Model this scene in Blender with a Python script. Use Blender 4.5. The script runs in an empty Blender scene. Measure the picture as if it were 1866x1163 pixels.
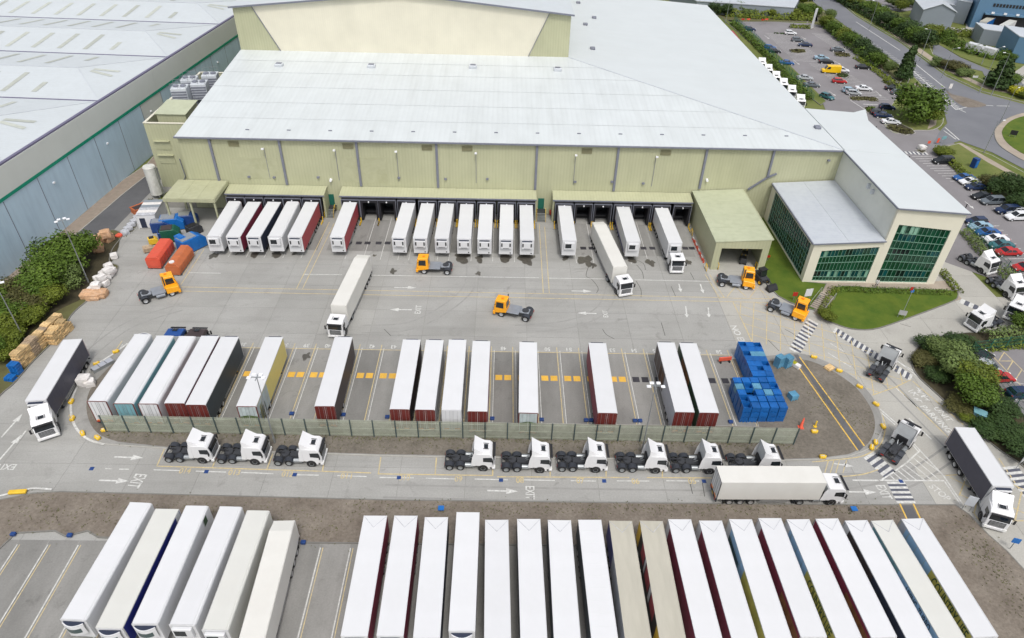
import bpy, bmesh, math, random
from mathutils import Vector, Matrix, noise as mnoise
random.seed(11)
SC = bpy.context.scene
COL = SC.collection
PI = math.pi

# ------------------------------------------------------------------ camera
CAM_Z = 67.2
F_PX = 1243.0                      # focal length in pixels of the 1866 px wide photograph
PITCH, ROLL, YAW = 0.6541, 0.0293, 0.02144
def cam_axes():
    cy, sy, cp, sp = math.cos(YAW), math.sin(YAW), math.cos(PITCH), math.sin(PITCH)
    f = Vector((sy*cp, cy*cp, -sp)); r = Vector((cy, -sy, 0)); u = r.cross(f)
    c, s = math.cos(ROLL), math.sin(ROLL)
    return c*r + s*u, -s*r + c*u, f
AX, AY, AF = cam_axes()
cam_data = bpy.data.cameras.new('camera'); cam = bpy.data.objects.new('camera', cam_data)
COL.objects.link(cam); SC.camera = cam
cam_data.sensor_fit = 'HORIZONTAL'; cam_data.sensor_width = 36.0
cam_data.lens = 36.0*F_PX/1866.0
cam_data.clip_start = 0.5; cam_data.clip_end = 3000
m = Matrix((AX, AY, -AF)).transposed().to_4x4(); m.translation = Vector((0, 0, CAM_Z))
cam.matrix_world = m

# ------------------------------------------------------------------ light
SUN_EL, SUN_AZ = math.radians(60), math.radians(168)   # azimuth clockwise from +Y: high sun behind thin cloud, behind the camera
world = bpy.data.worlds.new('World'); SC.world = world; world.use_nodes = True
wn = world.node_tree; wn.nodes.clear()
sky = wn.nodes.new('ShaderNodeTexSky'); sky.sky_type = 'NISHITA'; sky.sun_disc = False
sky.sun_elevation = SUN_EL; sky.sun_rotation = SUN_AZ
sky.air_density = 1.0; sky.dust_density = 4.0; sky.ozone_density = 1.0
bg = wn.nodes.new('ShaderNodeBackground'); bg.inputs['Strength'].default_value = 0.15
wo = wn.nodes.new('ShaderNodeOutputWorld')
hs = wn.nodes.new('ShaderNodeHueSaturation'); hs.inputs['Saturation'].default_value = 0.35   # thin cloud greys the sky
wn.links.new(sky.outputs[0], hs.inputs['Color']); wn.links.new(hs.outputs[0], bg.inputs['Color']); wn.links.new(bg.outputs[0], wo.inputs['Surface'])
sd = bpy.data.lights.new('sun', 'SUN'); sd.energy = 1.15; sd.angle = math.radians(10); sd.color = (1.0, 0.965, 0.92)
sun = bpy.data.objects.new('sun', sd); COL.objects.link(sun)
sv = Vector((math.sin(SUN_AZ)*math.cos(SUN_EL), math.cos(SUN_AZ)*math.cos(SUN_EL), math.sin(SUN_EL)))
sun.rotation_euler = sv.to_track_quat('Z', 'Y').to_euler(); sun.location = (0, 0, 120)
SC.view_settings.view_transform = 'Standard'; SC.view_settings.look = 'None'
SC.view_settings.gamma = 1.0; SC.view_settings.exposure = 0.37; SC.view_settings.use_curve_mapping = False

# ------------------------------------------------------------------ surveying: photograph pixel -> point of the place at height z
def at(px, py, z=0.0):
    d = AX*((px-933.0)/F_PX) + AY*((581.5-py)/F_PX) + AF
    t = (z-CAM_Z)/d.z
    return Vector((d.x*t, d.y*t, z))

# ------------------------------------------------------------------ mesh helpers
class MB:
    def __init__(s): s.v = []; s.f = []; s.mi = []; s.cur = 0; s.off = None
    def slot(s, i): s.cur = i; return s
    def add(s, vs, fs):
        b = len(s.v); s.v.extend([tuple(v) for v in vs])
        for f in fs: s.f.append([b+i for i in f]); s.mi.append(s.cur)
        return s
    def box(s, x0, x1, y0, y1, z0, z1):
        return s.add([(x0,y0,z0),(x1,y0,z0),(x1,y1,z0),(x0,y1,z0),(x0,y0,z1),(x1,y0,z1),(x1,y1,z1),(x0,y1,z1)],
                     [(0,3,2,1),(4,5,6,7),(0,1,5,4),(1,2,6,5),(2,3,7,6),(3,0,4,7)])
    def poly(s, pts): return s.add(pts, [list(range(len(pts)))])
    def slab(s, pts, z0, z1):
        n = len(pts)
        a = sum(pts[i][0]*pts[(i+1)%n][1]-pts[(i+1)%n][0]*pts[i][1] for i in range(n))
        if a < 0: pts = pts[::-1]
        return s.add([(p[0],p[1],z0) for p in pts]+[(p[0],p[1],z1) for p in pts],
                     [list(range(n))[::-1], list(range(n,2*n))]+[(i,(i+1)%n,n+(i+1)%n,n+i) for i in range(n)])
    def sheet(s, pts, z):
        n = len(pts)
        a = sum(pts[i][0]*pts[(i+1)%n][1]-pts[(i+1)%n][0]*pts[i][1] for i in range(n))
        if a < 0: pts = pts[::-1]
        return s.add([(p[0],p[1],z) for p in pts], [list(range(n))])
    def prism(s, prof, y0, y1, y0t=None):      # profile (x, z) counter-clockwise seen from -Y, swept along Y
        n = len(prof)
        a = sum(prof[i][0]*prof[(i+1)%n][1]-prof[(i+1)%n][0]*prof[i][1] for i in range(n))
        if a < 0: prof = prof[::-1]
        return s.add([(p[0],y0,p[1]) for p in prof]+[(p[0],y1,p[1]) for p in prof],
                     [list(range(n)), list(range(n,2*n))[::-1]]+[((i+1)%n,i,n+i,n+(i+1)%n) for i in range(n)])
    def cyl(s, a, b, r0, r1=None, n=10):
        r1 = r0 if r1 is None else r1
        a = Vector(a); b = Vector(b); d = (b-a).normalized()
        u = d.orthogonal().normalized(); w = d.cross(u)
        vs = []
        for c, r in ((a, r0), (b, r1)):
            for i in range(n):
                t = 2*PI*i/n; vs.append(c+u*(r*math.cos(t))+w*(r*math.sin(t)))
        return s.add(vs, [list(range(n))[::-1], list(range(n,2*n))]+[(i,(i+1)%n,n+(i+1)%n,n+i) for i in range(n)])
    def bar(s, a, b, w, h):                    # box beam from a to b
        a = Vector(a); b = Vector(b); d = (b-a).normalized()
        u = d.cross(Vector((0,0,1)));
        if u.length < 1e-3: u = Vector((1,0,0))
        u.normalize(); q = u.cross(d).normalized()
        vs = []
        for c in (a, b):
            for su, sq in ((-1,-1),(1,-1),(1,1),(-1,1)): vs.append(c+u*(su*w/2)+q*(sq*h/2))
        return s.add(vs, [(0,1,2,3),(7,6,5,4),(0,4,5,1),(1,5,6,2),(2,6,7,3),(3,7,4,0)])
    def mesh(s, name, mats, bevel=0, seg=1, smooth=False, shade=None):
        me = bpy.data.meshes.new(name); me.from_pydata(s.v, [], s.f)
        if not isinstance(mats, (list, tuple)): mats = [mats]
        for mt in mats: me.materials.append(mt)
        if len(mats) > 1: me.polygons.foreach_set('material_index', s.mi)
        if bevel or True:
            bm = bmesh.new(); bm.from_mesh(me)
            if bevel:
                ed = [e for e in bm.edges if len(e.link_faces) == 2 and e.calc_face_angle(0) > 0.5]
                bmesh.ops.bevel(bm, geom=ed, offset=bevel, segments=seg, affect='EDGES', profile=0.5, clamp_overlap=True)
            bmesh.ops.recalc_face_normals(bm, faces=bm.faces) if shade != 'keep' else None
            bm.to_mesh(me); bm.free()
        if smooth: me.polygons.foreach_set('use_smooth', [True]*len(me.polygons))
        me.update(); return me
    def build(s, name, mats, parent=None, loc=None, rz=0, **k):
        return link(name, s.mesh(name, mats, **k), parent, loc, rz)
def link(name, me, parent=None, loc=None, rz=0):
    o = bpy.data.objects.new(name, me); COL.objects.link(o)
    if parent is not None: o.parent = parent
    if loc is not None: o.location = loc
    if rz: o.rotation_euler = (0, 0, rz)
    return o
def tag(o, label=None, cat=None, group=None, kind=None):
    if label: o['label'] = label
    if cat: o['category'] = cat
    if group: o['group'] = group
    if kind: o['kind'] = kind
    return o
def thing(name, label, cat, loc=(0,0,0), rz=0, group=None):
    o = bpy.data.objects.new(name, None); COL.objects.link(o)
    o.empty_display_size = 0.3; o.location = loc; o.rotation_euler = (0, 0, rz)
    return tag(o, label, cat, group)
KIDS = {}
def kids(o):
    return [c for c in o.children]
def copy_thing(o, loc, rz, label=None, group=None):
    r = o.copy(); COL.objects.link(r); r.location = loc; r.rotation_euler = (0, 0, rz)
    if label: r['label'] = label
    if group: r['group'] = group
    for c in KIDTREE[o.name]:
        n = c[0].copy(); COL.objects.link(n); n.parent = r
        for g in c[1]:
            q = g.copy(); COL.objects.link(q); q.parent = n
    return r
KIDTREE = {}
def remember(o):                               # parts and sub-parts of a thing, so that copies need no scene search
    KIDTREE[o.name] = [(c, list(c.children)) for c in o.children]; return o
def struct(o): o['kind'] = 'structure'; return o

# ------------------------------------------------------------------ materials
def new_mat(name):
    mt = bpy.data.materials.new(name); mt.use_nodes = True; nt = mt.node_tree
    return mt, nt, nt.nodes['Principled BSDF']
def setp(b, **k):
    for n, v in k.items():
        n = {'rough':'Roughness','metal':'Metallic','spec':'Specular IOR Level','coat':'Coat Weight'}[n]
        b.inputs[n].default_value = v
def N(nt, t, **k):
    n = nt.nodes.new(t)
    for a, v in k.items(): setattr(n, a, v)
    return n
def mixrgb(nt, fac, a, b, mode='MIX'):
    mx = N(nt, 'ShaderNodeMix'); mx.data_type = 'RGBA'; mx.blend_type = mode
    for sock, v in ((0, fac), (6, a), (7, b)):
        if hasattr(v, 'is_output'): nt.links.new(v, mx.inputs[sock])
        else: mx.inputs[sock].default_value = v if sock == 0 else (*v, 1)
    return mx.outputs[2]
def noise(nt, scale, detail=4, rough=0.6, coord=None, dist=0):
    n = N(nt, 'ShaderNodeTexNoise'); n.inputs['Scale'].default_value = scale; n.inputs['Detail'].default_value = detail
    n.inputs['Roughness'].default_value = rough; n.inputs['Distortion'].default_value = dist
    if coord is not None: nt.links.new(coord, n.inputs['Vector'])
    return n.outputs[0]
def ramp(nt, v, p0, p1, c0=(0,0,0), c1=(1,1,1)):
    r = N(nt, 'ShaderNodeValToRGB'); nt.links.new(v, r.inputs[0])
    r.color_ramp.elements[0].position = p0; r.color_ramp.elements[1].position = p1
    r.color_ramp.elements[0].color = (*c0, 1); r.color_ramp.elements[1].color = (*c1, 1)
    return r.outputs[0]
def worldpos(nt, stretch=None):
    g = N(nt, 'ShaderNodeNewGeometry'); o = g.outputs['Position']
    if stretch:
        mp = N(nt, 'ShaderNodeMapping'); mp.inputs['Scale'].default_value = stretch
        nt.links.new(o, mp.inputs['Vector']); o = mp.outputs[0]
    return o
def objpos(nt, stretch=None):
    g = N(nt, 'ShaderNodeTexCoord'); o = g.outputs['Object']
    if stretch:
        mp = N(nt, 'ShaderNodeMapping'); mp.inputs['Scale'].default_value = stretch
        nt.links.new(o, mp.inputs['Vector']); o = mp.outputs[0]
    return o
def bump(nt, b, h, strength, dist=0.02):
    bp = N(nt, 'ShaderNodeBump'); bp.inputs['Strength'].default_value = strength; bp.inputs['Distance'].default_value = dist
    nt.links.new(h, bp.inputs['Height']); nt.links.new(bp.outputs[0], b.inputs['Normal'])
def mulc(c, k): return tuple(min(1, x*k) for x in c)
def mat(name, c, rough=0.5, metal=0, var=0.12, scale=1.2, dirt=None, dirt_amt=0.35, per=0.0, coord='world', stretch=None, spec=0.5, bmp=0):
    mt, nt, b = new_mat(name); setp(b, rough=rough, metal=metal, spec=spec)
    co = worldpos(nt, stretch) if coord == 'world' else objpos(nt, stretch)
    n = noise(nt, scale, 5, 0.6, co)
    out = mixrgb(nt, ramp(nt, n, 0.3, 0.7), mulc(c, 1-var), mulc(c, 1+var*0.6))
    if dirt:
        n2 = noise(nt, scale*0.35, 6, 0.7, co)
        mu = N(nt, 'ShaderNodeMath', operation='MULTIPLY'); mu.inputs[1].default_value = dirt_amt
        nt.links.new(ramp(nt, n2, 0.48, 0.72), mu.inputs[0]); out = mixrgb(nt, mu.outputs[0], out, dirt)
    if per:
        oi = N(nt, 'ShaderNodeObjectInfo'); mr = N(nt, 'ShaderNodeMapRange')
        mr.inputs['To Min'].default_value = 1-per; mr.inputs['To Max'].default_value = 1+per
        nt.links.new(oi.outputs['Random'], mr.inputs['Value'])
        h = N(nt, 'ShaderNodeHueSaturation'); nt.links.new(mr.outputs[0], h.inputs['Value']); nt.links.new(out, h.inputs['Color']); out = h.outputs[0]
    nt.links.new(out, b.inputs['Base Color'])
    if bmp: bump(nt, b, noise(nt, scale*6, 3, 0.6, co), bmp)
    return mt
def ribbed(name, c, axis, pitch, rough=0.45, dirt=(0.3,0.3,0.25), dirt_amt=0.4, var=0.06, strength=0.5, streak=None, metal=0, prof=0.02, tint=0.12):
    """profiled metal sheet: ribs along one axis as fine relief, streaks and patches as dirt"""
    mt, nt, b = new_mat(name); setp(b, rough=rough, metal=metal)
    co = worldpos(nt)
    sx = N(nt, 'ShaderNodeSeparateXYZ'); nt.links.new(co, sx.inputs[0])
    w = N(nt, 'ShaderNodeMath', operation='MULTIPLY'); w.inputs[1].default_value = 2*PI/pitch
    nt.links.new(sx.outputs['XYZ'.index(axis)], w.inputs[0])
    sn = N(nt, 'ShaderNodeMath', operation='SINE'); nt.links.new(w.outputs[0], sn.inputs[0])
    bump(nt, b, sn.outputs[0], strength, prof)
    n = noise(nt, 0.16, 5, 0.6, co)
    out = mixrgb(nt, ramp(nt, n, 0.3, 0.7), mulc(c, 1-var), mulc(c, 1+var))
    st = noise(nt, 1.0, 5, 0.65, worldpos(nt, streak or (0.9, 0.9, 0.12)))
    mu = N(nt, 'ShaderNodeMath', operation='MULTIPLY'); mu.inputs[1].default_value = dirt_amt
    nt.links.new(ramp(nt, st, 0.45, 0.8), mu.inputs[0]); out = mixrgb(nt, mu.outputs[0], out, dirt)
    # the valleys between ribs are tinted a little darker
    mr = N(nt, 'ShaderNodeMapRange'); mr.inputs['From Min'].default_value = -1.0; mr.inputs['From Max'].default_value = -0.2
    mr.inputs['To Min'].default_value = tint; mr.inputs['To Max'].default_value = 0
    nt.links.new(sn.outputs[0], mr.inputs['Value']); out = mixrgb(nt, mr.outputs[0], out, mulc(c, 0.45))
    nt.links.new(out, b.inputs['Base Color']); return mt
def ground_mat(name, c, c2, fine=6.0, big=0.12, rough=0.9, stain=None, stain_amt=0.5, bmp=0.15, per=0, tracks=False, stretch=None):
    mt, nt, b = new_mat(name); setp(b, rough=rough, spec=0.3)
    co = worldpos(nt)
    a = noise(nt, big, 6, 0.62, worldpos(nt, stretch) if stretch else co); out = mixrgb(nt, ramp(nt, a, 0.32, 0.68), c, c2)
    f = noise(nt, fine, 3, 0.7, co); out = mixrgb(nt, 0.5 if bmp > 0.5 else 0.22, out, mixrgb(nt, f, (0,0,0), (1,1,1)), 'OVERLAY')
    if tracks:
        t1 = noise(nt, 1.0, 4, 0.6, worldpos(nt, (0.035, 0.5, 1)), 0.6)
        mu = N(nt, 'ShaderNodeMath', operation='MULTIPLY'); mu.inputs[1].default_value = 0.3
        nt.links.new(ramp(nt, t1, 0.5, 0.75), mu.inputs[0]); out = mixrgb(nt, mu.outputs[0], out, mulc(c, 0.6))
    if stain:
        s1 = noise(nt, 0.45, 5, 0.7, co, 0.5); s2 = noise(nt, 0.05, 2, 0.5, co)
        mu = N(nt, 'ShaderNodeMath', operation='MULTIPLY'); nt.links.new(ramp(nt, s1, 0.56, 0.72), mu.inputs[0]); nt.links.new(ramp(nt, s2, 0.4, 0.6), mu.inputs[1])
        m2 = N(nt, 'ShaderNodeMath', operation='MULTIPLY'); m2.inputs[1].default_value = stain_amt; nt.links.new(mu.outputs[0], m2.inputs[0])
        out = mixrgb(nt, m2.outputs[0], out, stain)
    if per:
        oi = N(nt, 'ShaderNodeObjectInfo'); mr = N(nt, 'ShaderNodeMapRange')
        mr.inputs['To Min'].default_value = 1-per; mr.inputs['To Max'].default_value = 1+per
        nt.links.new(oi.outputs['Random'], mr.inputs['Value'])
        h = N(nt, 'ShaderNodeHueSaturation'); nt.links.new(mr.outputs[0], h.inputs['Value']); nt.links.new(out, h.inputs['Color']); out = h.outputs[0]
    nt.links.new(out, b.inputs['Base Color'])
    if bmp: bump(nt, b, f, bmp, 0.03)
    return mt
def leaf_mat(name, c, c2):
    mt, nt, b = new_mat(name); setp(b, rough=0.6, spec=0.25)
    gi = N(nt, 'ShaderNodeNewGeometry'); co = objpos(nt)
    n = noise(nt, 0.9, 3, 0.6, co)
    o1 = mixrgb(nt, ramp(nt, n, 0.3, 0.7), c, c2)
    v = N(nt, 'ShaderNodeTexWhiteNoise'); nt.links.new(gi.outputs['True Normal'], v.inputs['Vector'])
    o2 = mixrgb(nt, 0.35, o1, mixrgb(nt, v.outputs[0], (0,0,0), (1,1,1)), 'OVERLAY')
    nt.links.new(o2, b.inputs['Base Color'])
    try: b.inputs['Transmission Weight'].default_value = 0.0
    except Exception: pass
    return mt

M = {}
M['concrete'] = ground_mat('yard concrete', (0.275,0.272,0.255), (0.335,0.332,0.315), fine=5, big=0.1, stain=(0.13,0.125,0.115), stain_amt=0.55, per=0.045, tracks=True)
M['concrete_bay'] = ground_mat('parking bay concrete', (0.18,0.177,0.166), (0.275,0.27,0.255), fine=5, big=0.16, stain=(0.1,0.098,0.09), stain_amt=0.6, per=0.12, stretch=(1.2,0.35,1))
M['concrete_pale'] = ground_mat('pale concrete', (0.33,0.32,0.29), (0.4,0.39,0.355), fine=5, big=0.1, stain=(0.2,0.19,0.17), stain_amt=0.4, per=0.04)
M['asphalt'] = ground_mat('asphalt', (0.085,0.085,0.09), (0.12,0.12,0.125), fine=7, big=0.15)
M['road'] = ground_mat('public road asphalt', (0.14,0.145,0.16), (0.175,0.18,0.195), fine=7, big=0.08)
M['carpark'] = ground_mat('car park asphalt', (0.175,0.165,0.168), (0.225,0.215,0.222), fine=7, big=0.08)
M['gravel'] = ground_mat('brown gravel', (0.135,0.112,0.09), (0.21,0.182,0.15), fine=3.2, big=0.3, bmp=0.6)
M['gravel_grey'] = ground_mat('grey brown gravel', (0.122,0.108,0.088), (0.178,0.158,0.132), fine=3.0, big=0.3, bmp=0.6)
M['grass'] = ground_mat('mown grass', (0.05,0.095,0.008), (0.10,0.135,0.014), fine=4, big=0.3, bmp=0.5)
M['verge'] = ground_mat('dry grass verge', (0.085,0.075,0.035), (0.12,0.125,0.045), fine=3, big=0.22, bmp=0.5)
M['grass_far'] = ground_mat('rough grass', (0.08,0.115,0.02), (0.155,0.165,0.05), fine=2, big=0.1, bmp=0.3)
M['soil'] = ground_mat('dark soil and litter', (0.035,0.032,0.018), (0.065,0.055,0.03), fine=3, big=0.4, bmp=0.6)
M['path'] = ground_mat('paving', (0.28,0.235,0.19), (0.36,0.31,0.25), fine=5, big=0.3)
M['kerb'] = mat('kerb concrete', (0.36,0.35,0.32), 0.85)
M['kerb_dark'] = mat('dirty kerb concrete', (0.17,0.165,0.15), 0.85)
M['white_paint'] = mat('white road paint', (0.58,0.58,0.555), 0.7, var=0.3, scale=3.5, dirt=(0.33,0.32,0.3), dirt_amt=0.85)
M['yellow_paint'] = mat('worn yellow road paint', (0.52,0.42,0.22), 0.7, var=0.25, scale=3.0, dirt=(0.32,0.30,0.26), dirt_amt=0.95)
M['yellow_bold'] = mat('yellow road paint', (0.66,0.42,0.07), 0.65, var=0.2, scale=3.0, dirt=(0.33,0.3,0.25), dirt_amt=0.35)
M['black_paint'] = mat('black crossing paint', (0.09,0.095,0.12), 0.7, var=0.2)
M['plate_yellow'] = mat('yellow landing plate', (0.72,0.42,0.06), 0.6, var=0.12, scale=2.5, dirt=(0.4,0.28,0.12), dirt_amt=0.4, per=0.08)
M['plate_dark'] = mat('dark landing plate', (0.035,0.033,0.04), 0.7, var=0.3, per=0.2)
M['white'] = mat('white trailer paint', (0.60,0.605,0.615), 0.35, var=0.03, scale=0.4, dirt=(0.50,0.50,0.48), dirt_amt=0.22, per=0.03, coord='object')
M['offwhite'] = mat('cream white trailer paint', (0.565,0.565,0.53), 0.4, var=0.04, scale=0.4, dirt=(0.55,0.53,0.47), dirt_amt=0.3, coord='object')
M['greyroof'] = mat('stained translucent roof', (0.42,0.40,0.335), 0.55, var=0.12, scale=0.5, dirt=(0.3,0.28,0.22), dirt_amt=0.5, coord='object', stretch=(0.3,1.5,1))
M['cab_white'] = mat('white cab paint', (0.68,0.68,0.685), 0.25, var=0.02)
M['red'] = mat('red curtain side', (0.36,0.045,0.06), 0.5, var=0.1, scale=0.6, coord='object')
M['maroon'] = mat('maroon curtain side', (0.20,0.015,0.045), 0.5, var=0.15, scale=0.8, coord='object')
M['door_maroon'] = mat('dark red trailer door', (0.13,0.022,0.018), 0.45, var=0.15, scale=1.0, coord='object')
M['navy'] = mat('navy curtain side', (0.018,0.025,0.05), 0.5, var=0.1, coord='object')
M['slate'] = mat('dark slate curtain side', (0.03,0.042,0.055), 0.5, var=0.1, coord='object')
M['dusk'] = mat('dark violet grey curtain side', (0.055,0.055,0.08), 0.5, var=0.1, coord='object')
M['brown'] = mat('dark brown curtain side', (0.045,0.03,0.03), 0.5, var=0.15, coord='object')
M['teal'] = mat('pale blue trailer side', (0.16,0.33,0.37), 0.4, var=0.06, coord='object')
M['blue_trim'] = mat('deep blue trailer side', (0.008,0.015,0.16), 0.4, var=0.05, coord='object')
M['yellow_side'] = mat('pale yellow trailer side', (0.66,0.55,0.17), 0.45, var=0.05, coord='object')
M['sky_print'] = mat('sky blue print', (0.27,0.46,0.66), 0.5, var=0.25, scale=0.5, coord='object')
M['wheat_print'] = mat('wheat yellow print', (0.52,0.47,0.10), 0.5, var=0.35, scale=0.6, coord='object')
M['green_print'] = mat('green print', (0.03,0.07,0.03), 0.5, var=0.3, coord='object')
M['bronze_print'] = mat('bronze print', (0.25,0.10,0.03), 0.5, var=0.5, scale=1.2, coord='object')
M['grey_side'] = mat('grey trailer side', (0.36,0.38,0.42), 0.45, var=0.06, coord='object')
M['steel_dark'] = mat('dark chassis steel', (0.035,0.037,0.042), 0.55, var=0.2)
M['steel'] = mat('galvanised steel', (0.34,0.36,0.37), 0.45, metal=0.6, var=0.12)
M['alu'] = mat('aluminium', (0.55,0.56,0.57), 0.35, metal=0.7, var=0.1)
M['rubber'] = mat('tyre rubber', (0.02,0.02,0.021), 0.85, var=0.2)
M['glass'] = mat('dark vehicle glass', (0.012,0.016,0.02), 0.08, var=0.1, spec=0.7)
M['black'] = mat('black plastic', (0.014,0.014,0.016), 0.5, var=0.2)
M['guard'] = mat('dark mudguard plastic', (0.032,0.036,0.045), 0.5, var=0.15)
M['orange_cab'] = mat('orange yellow cab paint', (0.84,0.36,0.012), 0.35, var=0.05)
M['grey_deck'] = mat('grey deck plate', (0.22,0.24,0.27), 0.5, var=0.12)
M['lamp_red'] = mat('red lamp lens', (0.4,0.02,0.01), 0.3, var=0.05)
M['lamp_orange'] = mat('orange marker board', (0.75,0.22,0.02), 0.4, var=0.1)
M['lamp_white'] = mat('clear lamp lens', (0.75,0.75,0.72), 0.2, var=0.05)
M['wall_green'] = ribbed('pale green profiled cladding', (0.415,0.42,0.275), 'X', 0.6, dirt=(0.24,0.25,0.16), dirt_amt=0.22, strength=0.3)
M['wall_green_y'] = ribbed('pale green profiled cladding end', (0.415,0.42,0.275), 'Y', 0.6, dirt=(0.24,0.25,0.16), dirt_amt=0.3, strength=0.3)
M['green_flat'] = mat('pale green sheet metal', (0.40,0.405,0.265), 0.5, var=0.08, dirt=(0.26,0.26,0.14), dirt_amt=0.4)
M['cream_wall'] = ribbed('cream profiled cladding', (0.66,0.63,0.51), 'X', 0.5, dirt=(0.56,0.54,0.44), dirt_amt=0.2, strength=0.12, tint=0.04)
M['roof_white'] = ribbed('white profiled roof sheet', (0.545,0.578,0.58), 'X', 1.0, dirt=(0.40,0.42,0.41), dirt_amt=0.4, var=0.035, strength=0.12, streak=(0.5,0.05,0.3), tint=0.05)
M['roof_white_y'] = ribbed('white profiled roof sheet east', (0.535,0.568,0.572), 'Y', 0.55, dirt=(0.5,0.52,0.51), dirt_amt=0.3, var=0.025, strength=0.1, streak=(0.05,0.5,0.3), tint=0.04)
M['roof_shed'] = ribbed('pale green roof sheet', (0.43,0.455,0.32), 'Y', 0.5, dirt=(0.3,0.32,0.2), dirt_amt=0.5, strength=0.2)
M['roof_left'] = ribbed('pale grey roof sheet', (0.50,0.535,0.55), 'Y', 0.8, dirt=(0.42,0.44,0.43), dirt_amt=0.35, var=0.03, strength=0.1, tint=0.04)
M['roof_grey'] = ribbed('grey profiled roof sheet', (0.45,0.48,0.51), 'Y', 0.6, dirt=(0.33,0.36,0.42), dirt_amt=0.5, var=0.05, strength=0.1, tint=0.05)
M['blue_wall'] = ribbed('blue grey cladding', (0.45,0.58,0.68), 'Y', 3.0, dirt=(0.23,0.32,0.42), dirt_amt=0.35, strength=0.05, tint=0.02)
M['band_grey'] = mat('pale grey fascia panel', (0.58,0.60,0.575), 0.4, var=0.05, scale=0.15)
M['green_trim'] = mat('bright green trim', (0.0,0.24,0.15), 0.4)
M['gutter'] = mat('grey gutter', (0.17,0.18,0.22), 0.5)
M['gutter_violet'] = mat('dark gutter line', (0.13,0.12,0.19), 0.5)
M['skylight'] = mat('weathered rooflight', (0.42,0.44,0.39), 0.5, var=0.15, per=0.12)
M['office_cream'] = mat('cream wall panel', (0.66,0.63,0.52), 0.5, var=0.04, scale=0.3, dirt=(0.55,0.53,0.44), dirt_amt=0.2)
M['office_grey'] = mat('pale grey wall panel', (0.64,0.65,0.60), 0.5, var=0.05, scale=0.3, dirt=(0.36,0.37,0.34), dirt_amt=0.3)
M['mullion'] = mat('green grey mullion', (0.15,0.28,0.21), 0.4)
def glassy(name, c, per=0.35):
    mt = mat(name, c, 0.08, var=0.15, scale=0.3, per=per, spec=0.6); return mt
M['pane_green'] = glassy('green tinted pane', (0.004,0.045,0.022))
M['pane_blue'] = glassy('blue green tinted pane', (0.004,0.05,0.05))
M['pane_blind'] = glassy('pane with pale blind behind', (0.16,0.30,0.22))
M['dock_black'] = mat('black dock shelter', (0.014,0.014,0.018), 0.6, var=0.3)
M['dock_dark'] = mat('dock doorway', (0.01,0.016,0.022), 0.4, var=0.4)
M['warn_yellow'] = mat('warning yellow paint', (0.70,0.45,0.03), 0.5, var=0.15)
M['lamp_head'] = mat('white lamp head', (0.75,0.76,0.78), 0.35)
M['crate_blue'] = mat('blue plastic', (0.005,0.105,0.36), 0.45, var=0.2, scale=1.5, per=0.18)
M['crate_pale'] = mat('pale blue plastic', (0.10,0.28,0.42), 0.45, var=0.2, scale=1.5, per=0.2)
M['bin_blue'] = mat('bright blue paint', (0.01,0.13,0.42), 0.4, var=0.12)
M['deep_blue'] = mat('deep blue paint', (0.01,0.045,0.18), 0.45, var=0.2)
M['teal_bin'] = mat('slate blue plastic', (0.09,0.2,0.27), 0.5)
M['wood'] = mat('pallet wood', (0.62,0.44,0.22), 0.8, var=0.3, scale=2.5, per=0.35)
M['wood_grey'] = mat('weathered pallet wood', (0.37,0.28,0.19), 0.8, var=0.3, scale=2.5, per=0.15)
M['card'] = mat('brown cardboard bale', (0.50,0.30,0.17), 0.85, var=0.3, scale=3, dirt=(0.62,0.5,0.4), dirt_amt=0.5, per=0.15, bmp=0.5)
M['film'] = mat('white film wrapped bale', (0.70,0.68,0.66), 0.5, var=0.15, scale=3, dirt=(0.5,0.42,0.36), dirt_amt=0.4, bmp=0.5)
M['film_grey'] = mat('grey film bale', (0.46,0.47,0.50), 0.5, var=0.35, scale=3, bmp=0.5)
M['skip_red'] = mat('red container paint', (0.60,0.085,0.045), 0.5, var=0.1, dirt=(0.4,0.1,0.06), dirt_amt=0.4)
M['skip_orange'] = mat('orange brown container paint', (0.47,0.13,0.045), 0.55, var=0.12, dirt=(0.3,0.1,0.05), dirt_amt=0.5)
M['machine_green'] = mat('dark green machine paint', (0.008,0.085,0.05), 0.45)
M['orange_barrier'] = mat('orange red barrier plastic', (0.68,0.10,0.05), 0.5)
M['fence_post'] = mat('dark green grey fence post', (0.07,0.10,0.10), 0.5, metal=0.2)
M['fence_pale'] = mat('weathered pale fence rail', (0.36,0.385,0.31), 0.6, var=0.15, scale=1.5, dirt=(0.24,0.26,0.18), dirt_amt=0.5)
M['fence_green'] = mat('green mesh fence', (0.01,0.12,0.085), 0.5)
M['blockwork'] = mat('brown grey apron', (0.27,0.22,0.175), 0.85, var=0.15, dirt=(0.18,0.14,0.1), dirt_amt=0.4)
M['silo_white'] = mat('stained white tank', (0.58,0.58,0.54), 0.5, var=0.1, scale=2, dirt=(0.25,0.26,0.22), dirt_amt=0.7, stretch=(1,1,0.4))
M['box_grey'] = mat('pale grey plant casing', (0.5,0.53,0.56), 0.45, var=0.08)
M['leafA'] = leaf_mat('green leaves', (0.04,0.08,0.008), (0.10,0.155,0.018))
M['leafB'] = leaf_mat('yellow green leaves', (0.07,0.10,0.01), (0.15,0.18,0.02))
M['leafC'] = leaf_mat('dark green leaves', (0.018,0.042,0.01), (0.05,0.085,0.02))
M['leafD'] = leaf_mat('grey green leaves', (0.075,0.115,0.028), (0.15,0.20,0.06))
M['leafE'] = leaf_mat('bright yellow leaves', (0.25,0.26,0.01), (0.36,0.34,0.02))
M['leafF'] = leaf_mat('brown olive leaves', (0.055,0.055,0.016), (0.10,0.095,0.03))
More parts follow.
